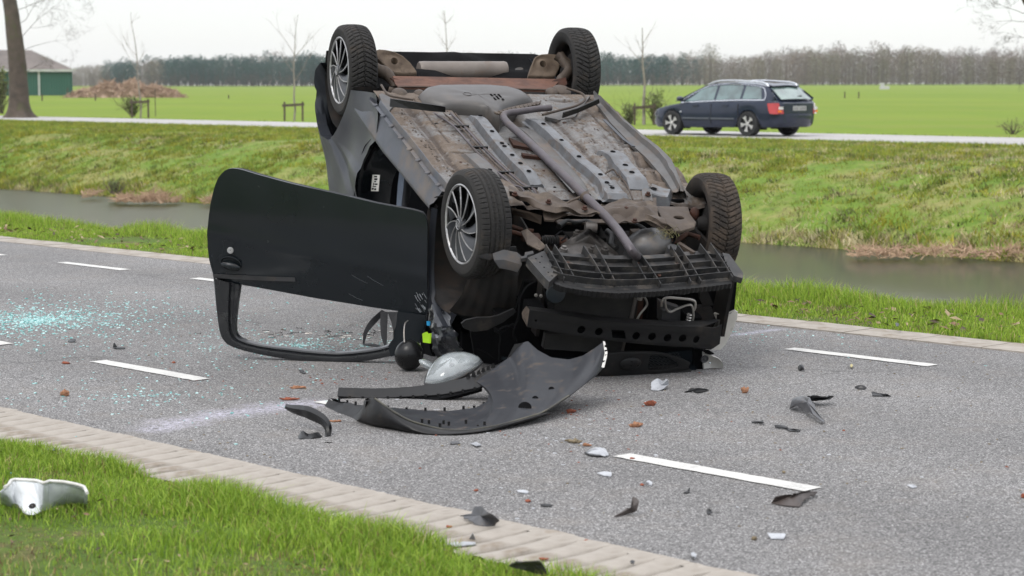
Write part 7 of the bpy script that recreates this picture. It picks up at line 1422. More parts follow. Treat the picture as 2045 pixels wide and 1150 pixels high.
# loose nails seen through the door window
nb = MB(); c0 = Vector([(-1.13,12.529,0)][0]); r_ = random.Random(8)
for k in range(70):
    p = c0+Vector((r_.gauss(0,0.26),r_.gauss(0,0.16),0.006)); a = r_.gauss(0,0.6); d = Vector((cos(a),sin(a),0))*r_.uniform(0.012,0.03); nb.tube([p-d,p+d],0.0014,5,mi=k%2); nb.box(p+d,(0.005,0.005,0.005),mi=k%2)
tag(nb.obj('loose_screws',[M_steel,M_black]),'loose screws spilled on the road seen through the door window','screws',kind='stuff')

# ============================================================ ESTATE CAR DRIVING ON THE SECOND ROAD
EST = empty('estate_car'); tag(EST, 'dark blue grey estate car with silver roof rails driving along the road beyond the canal', 'car')
EM = simple('dark_blue_paint', (0.012,0.018,0.036), (0.015,0.021,0.042), scale=2, rough=0.22, metal=0.0, coat=0.35, spec=0.35, bscale=3, bstr=0.02)
EG = None
m = NT('tinted_car_glass'); EG = m.bsdf((0.10,0.17,0.17), 0.05, spec=0.8, coat=1.0, Transmission_Weight=0.0)
EG2 = simple('pale_reflecting_glass', (0.105,0.18,0.175), (0.045,0.075,0.075), scale=2.2, rough=0.06, coat=1.0, bscale=3, bstr=0.02, spec=0.9)
ESv = simple('bright_trim', (0.72,0.74,0.78), (0.6,0.62,0.66), scale=4, rough=0.25, metal=0.85, bscale=30, bstr=0.02)
EWh = simple('alloy_silver', (0.58,0.57,0.55), (0.45,0.44,0.42), scale=9, rough=0.35, metal=0.5, bscale=30, bstr=0.05)
ERed = simple('red_lamp_lens', (0.42,0.012,0.008), (0.33,0.009,0.006), scale=8, rough=0.15, coat=1.0, bscale=30, bstr=0.02)
ETy = simple('estate_tyre', (0.02,0.02,0.02), rough=0.8)
# frame: x forward, y left, z up, origin midway on the ground
def half(x):   # half width at the waist along the length
    return 0.885*min(1.0, (1-((abs(x+0.05))/2.42)**6))**0.5 if abs(x+0.05) < 2.42 else 0.3
def key(tab, x):
    for (a, va), (b, vb) in zip(tab, tab[1:]):
        if a <= x <= b: return va+(vb-va)*((x-a)/(b-a))
    return tab[0][1] if x < tab[0][0] else tab[-1][1]
WA = [(-2.27,0.86),(-2.2,0.93),(-1.5,0.945),(0.0,0.90),(0.9,0.885),(1.5,0.80),(2.0,0.70),(2.2,0.62),(2.27,0.55)]     # waist height
BO = [(-2.27,0.36),(-2.0,0.24),(2.0,0.20),(2.27,0.30)]                                                                 # lower edge
HW = [(-2.27,0.60),(-2.22,0.72),(-2.05,0.82),(-1.6,0.875),(0,0.885),(1.4,0.865),(1.9,0.80),(2.15,0.68),(2.27,0.50)]
XS = sorted(set([round(-2.27+4.54*i/44,3) for i in range(45)]+[-2.24,2.24]))
WR = 0.345; wx = (-1.29, 1.36)
mb = MB()
for sgn in (1,-1):
    rows = []
    for x in XS:
        wz, bz, hw = key(WA,x), key(BO,x), key(HW,x)
        low = bz
        for w0 in wx:
            dd = (WR+0.02)**2-(x-w0)**2
            if dd > 0: low = max(low, 0.315+sqrt(dd))
        row = []
        for j,(t,o_) in enumerate(((0,-0.04),(0.08,-0.01),(0.3,0.012),(0.5,0.018),(0.75,0.016),(0.92,0.0),(0.98,-0.012),(1.0,-0.035))):
            z = low+(wz-low)*t; y = (hw+o_*(1.0))*sgn
            fl = 0.0
            for w0 in wx:
                q = sqrt((x-w0)**2+(z-0.315)**2); fl += 0.022*math.exp(-((q-WR-0.03)/0.035)**2)
            row.append((x, y+fl*sgn, z))
        rows.append(row)
    mb.grid(rows)
rows = []   # bonnet, and deck under the glass house
for x in XS: rows.append([(x, key(HW,x)*0.96*t, key(WA,x)+0.035*(1-t*t)*(1 if x > 0.6 else 0.2)) for t in (-1,-0.8,-0.5,-0.2,0,0.2,0.5,0.8,1)])
mb.grid(rows)
for x0, sg in ((-2.27,-1),(2.27,1)):   # end caps
    hw = key(HW,x0); mb.grid([[(x0+sg*0.03*(1-(t)**2), hw*t, z) for t in (-1,-0.6,-0.2,0.2,0.6,1)] for z in (key(BO,x0), 0.45, 0.62, key(WA,x0)+0.01)])
EB = mb.obj('body', EM, EST, smooth=40)
# glass house
def gh(x, s_):  # s_ 0 at waist .. 1 at roof
    roofz = key([(-2.05,1.02),(-1.80,1.33),(-1.5,1.385),(-0.6,1.43),(0.2,1.415),(0.55,1.36),(1.2,0.93)],x); return roofz
RZ = [(-2.22,0.95),(-1.90,1.20),(-1.74,1.30),(-1.45,1.36),(-0.6,1.415),(0.0,1.395),(0.36,1.325),(0.78,1.14),(1.30,0.90)]
mb = MB(); rows = []
for x,z in RZ: 
    hw = 0.60+0.22*max(0,(1.43-z))/0.5; rows.append([(x, hw*t, z+0.03*(1-t*t)) for t in (-1,-0.95,-0.7,-0.35,0,0.35,0.7,0.95,1)])
mb.grid(rows[1:7]); mb.obj('roof', EM, EST, smooth=40)
mb = MB(); mb.grid(rows[6:]); mb.obj('windscreen', EG, EST, smooth=60)
for sgn in (1,-1):
    def sidept(x, t):
        wz = key(WA,x)+0.005; rz = key(RZ,x); yw = key(HW,x)-0.045; yr = 0.60+0.22*max(0,1.43-rz)/0.5; return Vector((x,(yw+(yr-yw)*t)*sgn, wz+(rz-wz)*t))
    xs = [-2.14+ (1.10+2.14)*i/40 for i in range(41)]
    mb = MB(); mb.grid([[sidept(x,t) for t in (0,0.25,0.5,0.75,1.0)] for x in xs]); mb.obj('pillar_panel', EM, EST, smooth=40)
    for (xa,xb,sl0,sl1) in ((-1.72,-1.06,0.16,0.0),(-0.98,-0.16,0.0,0.0),(-0.08,0.98,0.0,0.62)):
        mb = MB(); rws = []
        for i in range(13):
            tt = i/12; rw = []
            for j in range(5):
                t = 0.09+0.77*j/4; x = (xa+sl0*(t))+( (xb-sl1*max(0,(t-0.05)))-(xa+sl0*t))*tt
                rw.append(sidept(x, t)+Vector((0,0.006*sgn,0)))
            rws.append(rw)
        mb.grid(rws); mb.obj('window', EG2, EST, smooth=40)
    fr = [sidept(-1.80,0.03),sidept(-1.0,0.03),sidept(0.0,0.03),sidept(1.06,0.03)]; mb = MB(); mb.tube([p+Vector((0,0.012*sgn,0)) for p in fr],0.016,6); mb.obj('waist_trim', ESv, EST, smooth=60)
    fr = [sidept(-1.80,0.03),sidept(-1.80,0.35),sidept(-1.74,0.70),sidept(-1.62,0.90),sidept(-1.2,0.93),sidept(-0.4,0.93),sidept(0.15,0.92),sidept(0.42,0.86),sidept(0.75,0.74),sidept(1.02,0.4)]; mb = MB(); mb.tube([p+Vector((0,0.012*sgn,0)) for p in spline(fr,4)],0.012,6); mb.obj('window_trim', ESv, EST, smooth=60)
    mb = MB(); mb.tube(spline([(-1.76,0.60*sgn,1.31),(-1.66,0.60*sgn,1.385),(-1.4,0.595*sgn,1.43),(-0.5,0.59*sgn,1.47),(0.02,0.60*sgn,1.44),(0.28,0.61*sgn,1.36)],5),0.022,8); mb.obj('roof_rail', ESv, EST, smooth=60)
    mb = MB(); mb.ball((0.98,0.97*sgn,0.98),(0.09,0.11,0.07),14,10); mb.obj('wing_mirror', EM, EST, smooth=60)
    for x in (-0.55,0.50): mb = MB(); mb.box((x,0.905*sgn,0.80),(0.20,0.03,0.035)); mb.obj('door_handle', ESv if False else EM, EST)
    for x0,x1 in ((-0.86,-0.05),(0.0,0.95)): mb = MB(); mb.box(((x0+x1)/2,0.915*sgn,0.46),(x1-x0,0.02,0.035)); mb.obj('rub_strip', simple('rub_strip_grey',(0.10,0.11,0.13),rough=0.4), EST)
    for x in (-0.05,-0.98): mb = MB(); mb.box((x,0.903*sgn,0.58),(0.012,0.012,0.55)); mb.obj('door_gap', ETy, EST)
    mb = MB(); mb.ball((1.02,0.90*sgn,0.63),(0.035,0.02,0.022),10,8); mb.obj('side_indicator', ESv, EST, smooth=60)
    # lamps
    mb = MB(); mb.slab([[(-2.21,0.60*sgn,0.88),(-2.12,0.80*sgn,0.88),(-1.93,0.868*sgn,0.87)],[(-2.245,0.60*sgn,0.70),(-2.15,0.815*sgn,0.68),(-1.98,0.882*sgn,0.68)],[(-2.26,0.61*sgn,0.60),(-2.16,0.82*sgn,0.59),(-2.03,0.88*sgn,0.60)]],(-0.03,0.022*sgn,0)); TL = mb.obj('tail_lamp', ERed, EST, smooth=50)
    mb = MB(); mb.box((-2.26,0.70*sgn,0.745),(0.05,0.12,0.07)); mb.obj('reversing_lens', M_white, TL)
    mb = MB(); mb.box((-2.25,0.74*sgn,0.665),(0.05,0.08,0.05)); mb.obj('lit_bulb', simple('orange_lamp_lens',(0.95,0.22,0.02),rough=0.2), TL)
    mb = MB(); mb.slab([[(2.02,0.74*sgn,0.66),(2.24,0.50*sgn,0.62)],[(2.06,0.76*sgn,0.54),(2.28,0.50*sgn,0.52)]],(0.02,0.02*sgn,0)); mb.obj('headlamp', M_silver, EST)
# tailgate window, plate, bumper
mb = MB(); mb.slab([[(-2.19,-0.62,0.97),(-2.22,0,0.985),(-2.19,0.62,0.97)],[(-1.80,-0.56,1.275),(-1.835,0,1.305),(-1.80,0.56,1.275)]],(-0.012,0,0.005)); mb.obj('rear_window', simple('rear_glass',(0.17,0.25,0.22),(0.08,0.12,0.11),scale=2.2,rough=0.06,coat=1.0,bscale=3,bstr=0.02,spec=0.9), EST, smooth=50)
mb = MB(); mb.slab([[(-2.14,-0.69,0.93),(-2.18,0,0.945),(-2.14,0.69,0.93)],[(-1.74,-0.62,1.32),(-1.77,0,1.35),(-1.74,0.62,1.32)]],(0.004,0,-0.01)); mb.obj('tailgate_frame', EM, EST, smooth=50)
mb = MB(); mb.slab([[(-1.66,-0.58,1.355),(-1.66,0,1.385),(-1.66,0.58,1.355)],[(-1.86,-0.55,1.305),(-1.89,0,1.33),(-1.86,0.55,1.305)]],(0,0,0.02)); mb.obj('roof_spoiler', EM, EST, smooth=50)
mb = MB(); mb.tube([(-2.20,0.1,0.99),(-2.14,-0.18,1.06),(-2.13,-0.30,1.07)],0.012,6); mb.obj('rear_wiper', ETy, EST)
mb = MB(); mb.box((-2.305,0.0,0.74),(0.02,0.52,0.12)); PL = mb.obj('number_plate', simple('greyed_plate',(0.42,0.42,0.40),rough=0.5), EST)
mb = MB()
for i in range(6):
    if i in (2,): continue
    mb.box((-2.3165,0.20-0.08*i,0.74),(0.003,0.045,0.07))
mb.obj('plate_characters', simple('blurred_grey_print',(0.20,0.20,0.20),rough=0.6), PL)
mb = MB(); rows = []
for y in np.linspace(-0.84,0.84,15):
    q = -2.34+0.30*(abs(y)/0.84)**3.5; rows.append([(q+0.03,y,0.60),(q,y,0.585),(q-0.005,y,0.50),(q+0.02,y,0.36),(q+0.08,y,0.25)])
mb.slab(rows,(0.01,0,0)); mb.obj('rear_bumper', EM, EST, smooth=40)
mb = MB(); mb.box((0,0,0.28),(3.9,1.5,0.10)); mb.obj('underbody', ETy, EST)
# inside silhouettes
for x,y in ((0.2,0.36),(0.2,-0.36),(-0.75,0.36),(-0.75,-0.36)):
    mb = MB(); mb.box((x,y,0.95),(0.14,0.45,0.5)); mb.box((x-0.03,y,1.25),(0.09,0.22,0.14)); mb.obj('seat', M_fab, EST)
# wheels
mb = MB(); mb.lathe([(0.225,-0.10),(0.30,-0.112),(0.325,-0.09),(0.33,0),(0.325,0.09),(0.30,0.11),(0.22,0.10)],(0,0,0),(0,1,0),40); ET = mb.mesh('tyre',ETy,50)
mb = MB(); mb.lathe([(0.232,-0.108),(0.225,-0.114),(0.212,-0.106),(0.205,-0.06),(0.001,-0.05)],(0,0,0),(0,1,0),40,mi=0)
for k in range(5):
    a = 2*pi*k/5; 
    def PP(r,da,y): return (r*cos(a+da),y,r*sin(a+da))
    mb.slab([[PP(0.03,-0.6,-0.10),PP(0.03,0.6,-0.10)],[PP(0.12,-0.20,-0.104),PP(0.12,0.20,-0.104)],[PP(0.215,-0.30,-0.106),PP(0.215,0.30,-0.106)]],(0,0.02,0),mi=1)
mb.lathe([(0.001,-0.112),(0.04,-0.110),(0.05,-0.10)],(0,0,0),(0,1,0),16,mi=1); EW = mb.mesh('wheel',[ETy,EWh],40)
for x in wx:
    for sgn in (1,-1):
        w_ = bpy.data.objects.new('wheel', EW); COL.objects.link(w_); w_.parent = EST; w_.location = (x,0.79*sgn,0.328); w_.rotation_euler = (0, 0.5+x, pi if sgn > 0 else 0)
        t_ = bpy.data.objects.new('tyre', ET); COL.objects.link(t_); t_.parent = w_
        mb = MB(); mb.tube([(x+0.36*cos(pi*i/12),0.72*sgn,0.315+0.36*sin(pi*i/12)) for i in range(13)],0.03,6); mb.box((x,0.55*sgn,0.42),(0.7,0.1,0.5)); mb.obj('wheel_arch', ETy, EST)
# the car drives toward the upper left, so its left side and tail face the camera
rr_ = [(6.441,56.101,0.13)][0]
fwd = Vector((-RD.x,-RD.y,0)); ang = atan2(fwd.y,fwd.x)
left = Vector((-sin(ang),cos(ang),0))
EST.rotation_euler = (0,0,ang); EST.location = Vector(rr_) - fwd*(-1.29) - left*0.79
EST.location.z = 0.13; EST.scale = (1.045,1.045,1.03)

# ============================================================ TREES, BARN, FIELD THINGS
M_bark = simple('grey_brown_bark', (0.095,0.074,0.056), (0.058,0.046,0.036), scale=3, rough=0.95, bscale=7, bstr=0.9, dirt=(0.10,0.11,0.045), damt=0.40, dscale=1.5)
M_bark2 = simple('pale_young_bark', (0.30,0.265,0.225), (0.20,0.175,0.15), scale=5, rough=0.9, bscale=30, bstr=0.4, dirt=(0.26,0.23,0.10), damt=0.3, dscale=3)
M_stake = simple('stake_wood', (0.10,0.075,0.055), (0.065,0.05,0.037), scale=6, rough=0.9)
def branch(mb, p, d, L, r, depth, rnd, spread=0.5, up=0.15, kids=(3,5), seg=5, curl=0.18, ratio=0.62, taper=0.35):
    n = 5 if depth else 4; pts = [p]; rr = [r]; q = p.copy(); dd = d.copy()
    for i in range(n):
        dd = (dd + Vector((rnd.gauss(0,curl),rnd.gauss(0,curl),rnd.gauss(0,curl)+up*0.3))).normalized(); q = q + dd*(L/n); pts.append(q.copy()); rr.append(max(0.002,r*(1-(1-taper)*(i+1)/n)))
    mb.tube(pts, rr, seg if depth > 1 else 3, cap=False)
    if depth <= 0: return
    for k in range(rnd.randint(*kids)):
        t = rnd.uniform(0.3,1.0); i = min(n-1,int(t*n)); b = pts[i].lerp(pts[i+1], t*n-i); ax = dd.orthogonal().normalized(); ax = Matrix.Rotation(rnd.uniform(0,2*pi),3,dd) @ ax
        nd = (dd*(1-spread*0.5)+ax*spread+Vector((0,0,up))).normalized(); branch(mb, b, nd, L*ratio*rnd.uniform(0.7,1.15), max(0.002,rr[i]*0.6), depth-1, rnd, spread, up, kids, seg, curl, ratio, taper)
# old tree at the left edge
def old_tree(label, base, lean, rad, seed, limbs):
    o = empty('roadside_tree', base); tag(o, label, 'tree'); rnd = random.Random(seed)
    mb = MB(); rows = []
    pts = [Vector((0,0,-0.3)),Vector((0,0,0.3)),Vector((0,0,1.2))]+[Vector(q) for q in lean]; sp_ = spline(pts,6); n = len(sp_)
    for i,p in enumerate(sp_):
        t = i/(n-1); row = []
        for k in range(28):
            a = 2*pi*k/28; r_ = rad*(1-0.55*t)*(1+0.22*math.exp(-p.z/0.25)*(0.6+0.4*sin(a*5+1)))*(1+0.10*noise.noise(Vector((cos(a)*2,sin(a)*2,p.z*1.3+seed)))+0.05*noise.noise(Vector((cos(a)*6,sin(a)*6,p.z*4))))
            row.append(p+Vector((r_*cos(a),r_*sin(a),0)))
        rows.append(row)
    mb.grid(rows,closed=True); mb.obj('trunk', M_bark, o, smooth=70)
    mb = MB()
    for (z,az,el,L) in limbs:
        i = min(range(n), key=lambda i: abs(sp_[i].z-z)); d = Vector((cos(az)*cos(el),sin(az)*cos(el),sin(el))); branch(mb, sp_[i]+d*rad*0.5, d, L, 0.010*L**0.5, 4, rnd, 0.6, 0.06, (3,4))
    tag(mb.obj('crown', M_bark, o, smooth=70), kind='stuff')
    return o
bz = [(-25.156,105.272,0.13)][0]
bz = [(-21.028,88,0.402)][0]
old_tree('thick old tree trunk at the left edge of the picture in front of the barn', (bz[0],bz[1],bz[2]), [(-0.06,0,2.4),(-0.18,0,3.8),(-0.34,0,5.2),(-0.42,0,8),(-0.42,0,11)], 0.47, 3, [(2.3,0.2,0.6,1.7),(2.9,-0.2,0.75,2.2),(3.6,0.5,0.5,2.0),(4.2,0.1,0.3,1.8),(1.6,0.3,0.3,1.2),(6,2.5,0.6,3),(7,1,0.6,4),(8,4,0.7,4),(9,0,0.8,4),(10,3,0.8,4)])
bz = [(18.587,70,-0.352)][0]
old_tree('old tree whose trunk just enters the upper right corner, bare twigs reaching left', (bz[0],bz[1],bz[2]), [(-0.15,0,2.4),(-0.45,0,3.4),(-1.05,0,4.6),(-1.5,0,5.6),(-1.9,0,8),(-1.9,0,10)], 0.42, 8, [(4.3,pi,0.05,1.5),(4.0,pi-0.2,-0.1,1.3),(4.8,pi+0.3,0.4,1.2),(3.6,pi,-0.15,1.1),(2.1,pi,0.0,1.3),(5.4,2.0,0.6,2),(6,1,0.6,2.5),(7,4,0.7,3),(8,0,0.8,3)])
# slim young trees tied to stakes
def young(label, base, H_, seed, forks, stakes=True, r0=0.045, leanx=0.0):
    o = empty('young_tree', base); tag(o, label, 'tree', 'staked young trees along the second road'); rnd = random.Random(seed); mb = MB()
    pts = [Vector((0,0,-0.1))]
    for i in range(9): t = (i+1)/9; pts.append(Vector((leanx*t*t+rnd.gauss(0,0.025),rnd.gauss(0,0.025),H_*t)))
    mb.tube(pts,[r0*(1-0.82*i/9) for i in range(10)],8); mb.obj('trunk', M_bark2, o, smooth=70)
    mb = MB()
    for (z,az,L) in forks:
        i = int(z/H_*9); p = pts[i].lerp(pts[i+1], z/H_*9-i); branch(mb, p, Vector((cos(az)*0.72,sin(az)*0.72,0.85)).normalized(), L, 0.016, 2, rnd, 0.35, 0.12, (2,3), 4, 0.10)
    for k in range(8): z = rnd.uniform(0.5,0.95)*H_; i = min(8,int(z/H_*9)); branch(mb, pts[i], Vector((rnd.gauss(0,1),rnd.gauss(0,.5),1.2)).normalized(), 0.5, 0.008, 1, rnd, 0.4, 0.1, (1,2), 3)
    tag(mb.obj('crown', M_bark2, o), kind='stuff')
    if stakes:
        for sx in (-0.34,0.36):
            mb = MB(); mb.box((sx,-0.12,0.36),(0.07,0.07,0.85)); mb.obj('stake', M_stake, o)
        mb = MB(); mb.box((0.0,-0.165,0.66),(0.86,0.03,0.10),Matrix.Rotation(-0.06,3,'Y')); mb.obj('cross_rail', M_stake, o)
    return o
for lab,px,dd_,top,seed,forks,ln,st in (
    ('slim bare young tree with a bush at its foot, in front of the wood heap',(283,234),88,30,1,[(2.0,pi,1.3),(2.6,pi-0.4,1.2),(2.3,0.3,0.7)],-0.35,True),
    ('forked bare young tree with two stakes, left of the overturned car',(588,243),80,35,2,[(1.55,0.1,1.3),(1.9,pi,1.0),(2.6,pi,1.2),(2.5,0.2,1.1)],0.18,True),
    ('thin bare young tree rising behind the wreck rear axle',(893,250),78,28,3,[(2.8,0.2,0.5),(3.0,pi,0.5)],-0.05,True),
    ('pale young tree trunk just left of the driving estate car',(1285,250),74,60,4,[(2.2,pi,0.8),(2.9,0.3,0.7),(2.6,pi+0.3,0.5)],-0.1,True)):
    X_ = (px[0]-1022.5)/4105.3*dd_; H_ = (px[1]-top)/4105.3*dd_*1.02
    young(lab, (X_, dd_, 1.526-(px[1]-169.1)/4105.3*dd_), H_, seed, forks, st and True, 0.042 if seed != 4 else 0.065, ln)
# leafy bushes
m = NT('bush_leaf'); c = m.mix(m.noise(3), (0.10,0.15,0.045), (0.20,0.21,0.08)); M_leaf = m.bsdf(c,0.7,spec=0.3)
def bush(label, x, y, z, w_, h_, seed, dens=420, leaf=0.05):
    o = empty('bush', (x,y,z)); tag(o, label, 'bush'); rnd = random.Random(seed); mb = MB()
    for k in range(16):
        a = rnd.uniform(0,2*pi); d = Vector((cos(a)*w_/h_*0.55,sin(a)*0.4,1)).normalized(); branch(mb, Vector((rnd.gauss(0,0.06),rnd.gauss(0,0.06),0)), d, h_*rnd.uniform(0.5,0.95), 0.014, 2, rnd, 0.5, 0.15, (2,3), 4)
    mb.obj('stems', M_stake, o)['kind'] = 'stuff'
    mb = MB()
    for k in range(dens):
        a = rnd.uniform(0,2*pi); t = rnd.uniform(0.15,1); r_ = w_/2*sqrt(t)*rnd.uniform(0.1,1)*(0.6+0.5*noise.noise(Vector((a*2,t*4,seed)))); p = Vector((r_*cos(a),r_*sin(a)*0.6,h_*t*(0.8+0.3*noise.noise(Vector((a*3,seed,0)))))); u_ = Vector((rnd.gauss(0,1),rnd.gauss(0,1),rnd.gauss(0,1))).normalized()*leaf; v_ = u_.orthogonal().normalized()*leaf*0.6
        mb.add([p-u_,p+v_,p+u_,p-v_],[(0,1,2,3)])
    mb.obj('foliage', M_leaf, o)['kind'] = 'stuff'
def at(px, py, d): return ((px-1022.5)/4105.3*d, d, 1.526-(py-169.1)/4105.3*d)
bush('scrubby green bush beside the pale young tree left of the estate car', *at(1308,252,74), 1.25, 1.45, 1, 700)
bush('low grey green bush left of the pale young tree, behind the wreck sill', *at(1255,252,74.6), 0.9, 0.95, 2, 420)
bush('low bush at the foot of the leftmost staked young tree', *at(268,232,88.3), 1.5, 1.0, 3, 520)
bush('dark bush at the far left beneath the barn wall', *at(5,226,90), 1.3, 2.2, 4, 900, 0.07)
bush('tiny dark bush on the far bank by the dry reeds', *at(229,386,46.5), 0.45, 0.35, 5, 160, 0.03)
bush('sparse twiggy bramble at the right edge beyond the second road', *at(2020,268,60), 1.2, 0.45, 6, 90, 0.03)

# dry reeds flattened at the water line
M_reed = simple('dry_reed', (0.42,0.29,0.19), (0.27,0.17,0.11), scale=12, rough=0.9)
def reeds(label, px0, px1, py, d, n, h_, seed):
    a = at(px0,py,d); b = at(px1,py,d); o = empty('dry_reeds', ((a[0]+b[0])/2,d,a[2])); tag(o,label,'reeds'); rnd = random.Random(seed); mb = MB()
    for k in range(n):
        x = rnd.uniform(a[0],b[0])-(a[0]+b[0])/2; y = rnd.gauss(0,0.25); c1 = 0.5+0.5*noise.noise(Vector((x*2.2,seed,0))); L = h_*rnd.uniform(0.3,1)*(0.4+1.0*c1); d_ = Vector((rnd.gauss(0,1.0),rnd.gauss(0,0.5),abs(rnd.gauss(0,0.5))+0.1)).normalized(); p = Vector((x,y,rnd.uniform(0,0.12)*c1*2)); mb.tube([p,p+d_*L*0.5,p+d_*L+Vector((0,0,-0.08*L))],[0.010,0.008,0.004],3,cap=False)
    tag(mb.obj('stalks', M_reed, o), kind='stuff')
reeds('pile of dry brown reeds along the water, left of the open door', 232, 352, 403, 45.3, 420, 0.34, 1)
reeds('small upright tuft of dry reeds at the left waterline', 168, 200, 392, 47.3, 60, 0.30, 2)
reeds('dry reeds at the waterline just left of the door edge', 405, 432, 406, 44.7, 50, 0.30, 3)
reeds('brown reed fringe along the far waterline right of the wreck', 1700, 2060, 512, 30.9, 520, 0.24, 4)

# heap of brushwood and branches
HP = empty('brushwood_heap', at(255,196,215)); tag(HP, 'long brown heap of brushwood and roots in the field beside the barn', 'wood heap')
M_wood = simple('torn_wood', (0.42,0.30,0.22), (0.26,0.175,0.12), scale=0.9, rough=0.95, bscale=4, bstr=0.8, dirt=(0.46,0.34,0.25), damt=0.45, dscale=1.2)
rnd = random.Random(4); mb = MB()
def heap_h(x): return 2.0*max(0,1-abs(x/6.2)**2.4)*(0.80+0.35*noise.noise(Vector((x*0.7,0,0)))+0.22*noise.noise(Vector((x*2.6,3,0)))) 
rows = []
for i in range(61):
    x = -6.2+12.4*i/60; rows.append([(x, y, heap_h(x)*max(0,1-(y/2.0)**2)*(0.85+0.35*noise.noise(Vector((x*1.8,y*1.8,1))))-0.05) for y in (-2,-1.6,-1.1,-0.6,0,0.6,1.2,2)])
mb.grid(rows); mb.obj('core', M_wood, HP)
mb = MB()
for k in range(1500):
    x = rnd.uniform(-6.2,6.2); y = rnd.uniform(-1.9,0.6); z = heap_h(x)*max(0,1-(y/2.0)**2)*rnd.uniform(0.85,1.05); d_ = Vector((rnd.gauss(0,1),rnd.gauss(0,.5),rnd.gauss(0,.35))).normalized()*rnd.uniform(0.15,0.6); p = Vector((x,y,z)); mb.tube([p-d_,p+Vector((0,0,rnd.gauss(0,.04))),p+d_],[0.03,0.05,0.02],3,cap=False)
tag(mb.obj('branches', M_wood, HP), kind='stuff')

# green barn with fibre cement roof
BN = empty('barn', at(60,196,250)); tag(BN, 'green metal barn with a grey corrugated roof at the far left', 'barn'); BN.rotation_euler = (0,0,radians(13.5))
m = NT('green_cladding'); c = m.mix(m.noise(0.7,4), (0.022,0.085,0.060), (0.030,0.105,0.075)); M_clad = m.bsdf(c,0.5)
M_roof = simple('grey_fibre_cement', (0.17,0.145,0.13), (0.115,0.10,0.09), scale=0.4, rough=0.9, bscale=2, bstr=0.3, dirt=(0.11,0.10,0.07), damt=0.4, dscale=0.3)
M_trim = simple('pale_trim_boards', (0.50,0.50,0.48), (0.42,0.42,0.40), scale=2, rough=0.7)
xe = (147-60)/4105.3*250; xr = (65-60)/4105.3*250; eh = (193-137)/4105.3*250; rh = (193-97)/4105.3*250
def panel_wall(x0, x1, y, z0, z1, par):
    mb = MB(); n = int((x1-x0)/0.30); rows0 = []; rows1 = []
    for i in range(n*4+1):
        x = x0+(x1-x0)*i/(n*4); dy = -0.035 if (i % 4) in (0,1) else 0.0; rows0.append((x,y+dy,z0)); rows1.append((x,y+dy,z1))
    mb.slab([rows0,rows1],(0,0.05,0)); return mb.obj('cladding', M_clad, par)
panel_wall(-12, xe, 0, 0.35, eh, BN)
mb = MB(); mb.slab([[(xe,0,0.35),(xe,14,0.35)],[(xe,0,eh),(xe,14,eh)]],(-0.05,0,0)); mb.obj('side_wall', M_clad, BN)
mb = MB(); mb.box((-12/2+xe/2,0.02,0.17),(12+xe,0.2,0.36)); mb.obj('plinth', simple('red_brick_plinth',(0.26,0.13,0.10),(0.20,0.10,0.08),scale=6,rough=0.9), BN)
ov = 0.25
mb = MB(); rows = []
for j in range(9):
    t = j/8; rows.append([(-12.2, -ov+7.2*t, eh+(rh-eh)*t), (xe+ov-(xe-xr)*t, -ov+7.2*t, eh+(rh-eh)*t)])
mb.slab(rows,(0,0,0.08)); mb.obj('roof', M_roof, BN)
mb = MB(); mb.slab([[(xe+ov,-ov,eh),(xr+ov,7.0,rh)],[(xe+ov,14.3,eh),(xr+ov,7.05,rh)]],(0,0,0.08)); mb.obj('hip_roof', M_roof, BN)
mb = MB(); mb.tube([(xe+ov,-ov,eh+0.06),(xr+ov,7.0,rh+0.06)],0.14,6); mb.obj('hip_cap', M_trim, BN)
mb = MB(); mb.box((-12/2+xe/2,-ov-0.06,eh-0.06),(12.2+xe,0.12,0.28)); mb.obj('gutter_board', M_trim, BN)
for px_ in (82,):
    mb = MB(); mb.box(((px_-60)/4105.3*250,-0.09,eh/2-0.1),(0.22,0.1,eh+0.1)); mb.obj('downpipe', M_trim, BN)
mb = MB(); mb.box((xe-0.06,-0.06,eh/2+0.1),(0.14,0.1,eh-0.3)); mb.obj('corner_trim', M_clad, BN)

# field posts and a white water trough far away
for i,(px_,py_,dd_,h2,lab) in enumerate(((88,206,175,0.75,'short pale post in the field in front of the barn'),(194,205,178,0.75,'grey field post under the left end of the wood heap'),(313,232,90,1.2,'thin leaning pole right of the leftmost staked tree'),(139,199,220,1.3,'stub of a brown gate post at the barn corner'),(459,202,200,0.6,'dark little fence post in the open field left of the wreck'),(1684,196,190,0.6,'weathered field post right of the estate car'),(1712,196,190,0.6,'second weathered field post, right of its twin'))):
    o = MB(); p = at(px_,py_,dd_); o.box((0,0,h2/2),(0.10 if i != 2 else 0.03,0.10 if i != 2 else 0.03,h2)); o.box((0,0,h2+0.01),(0.07 if i != 2 else 0.02,0.07 if i != 2 else 0.02,0.03)); q = o.obj('field_post', M_stake, loc=p); tag(q,lab,'post')
o = empty('water_trough', at(1763,180,420)); tag(o,'tiny pale water trough far out in the field on the right','trough')
mb = MB(); mb.box((0,0,0.5),(1.9,0.9,0.7)); mb.obj('tank', M_trim, o); mb = MB(); mb.box((-0.4,0,1.1),(0.7,0.4,0.8)); mb.obj('pump', M_trim, o)

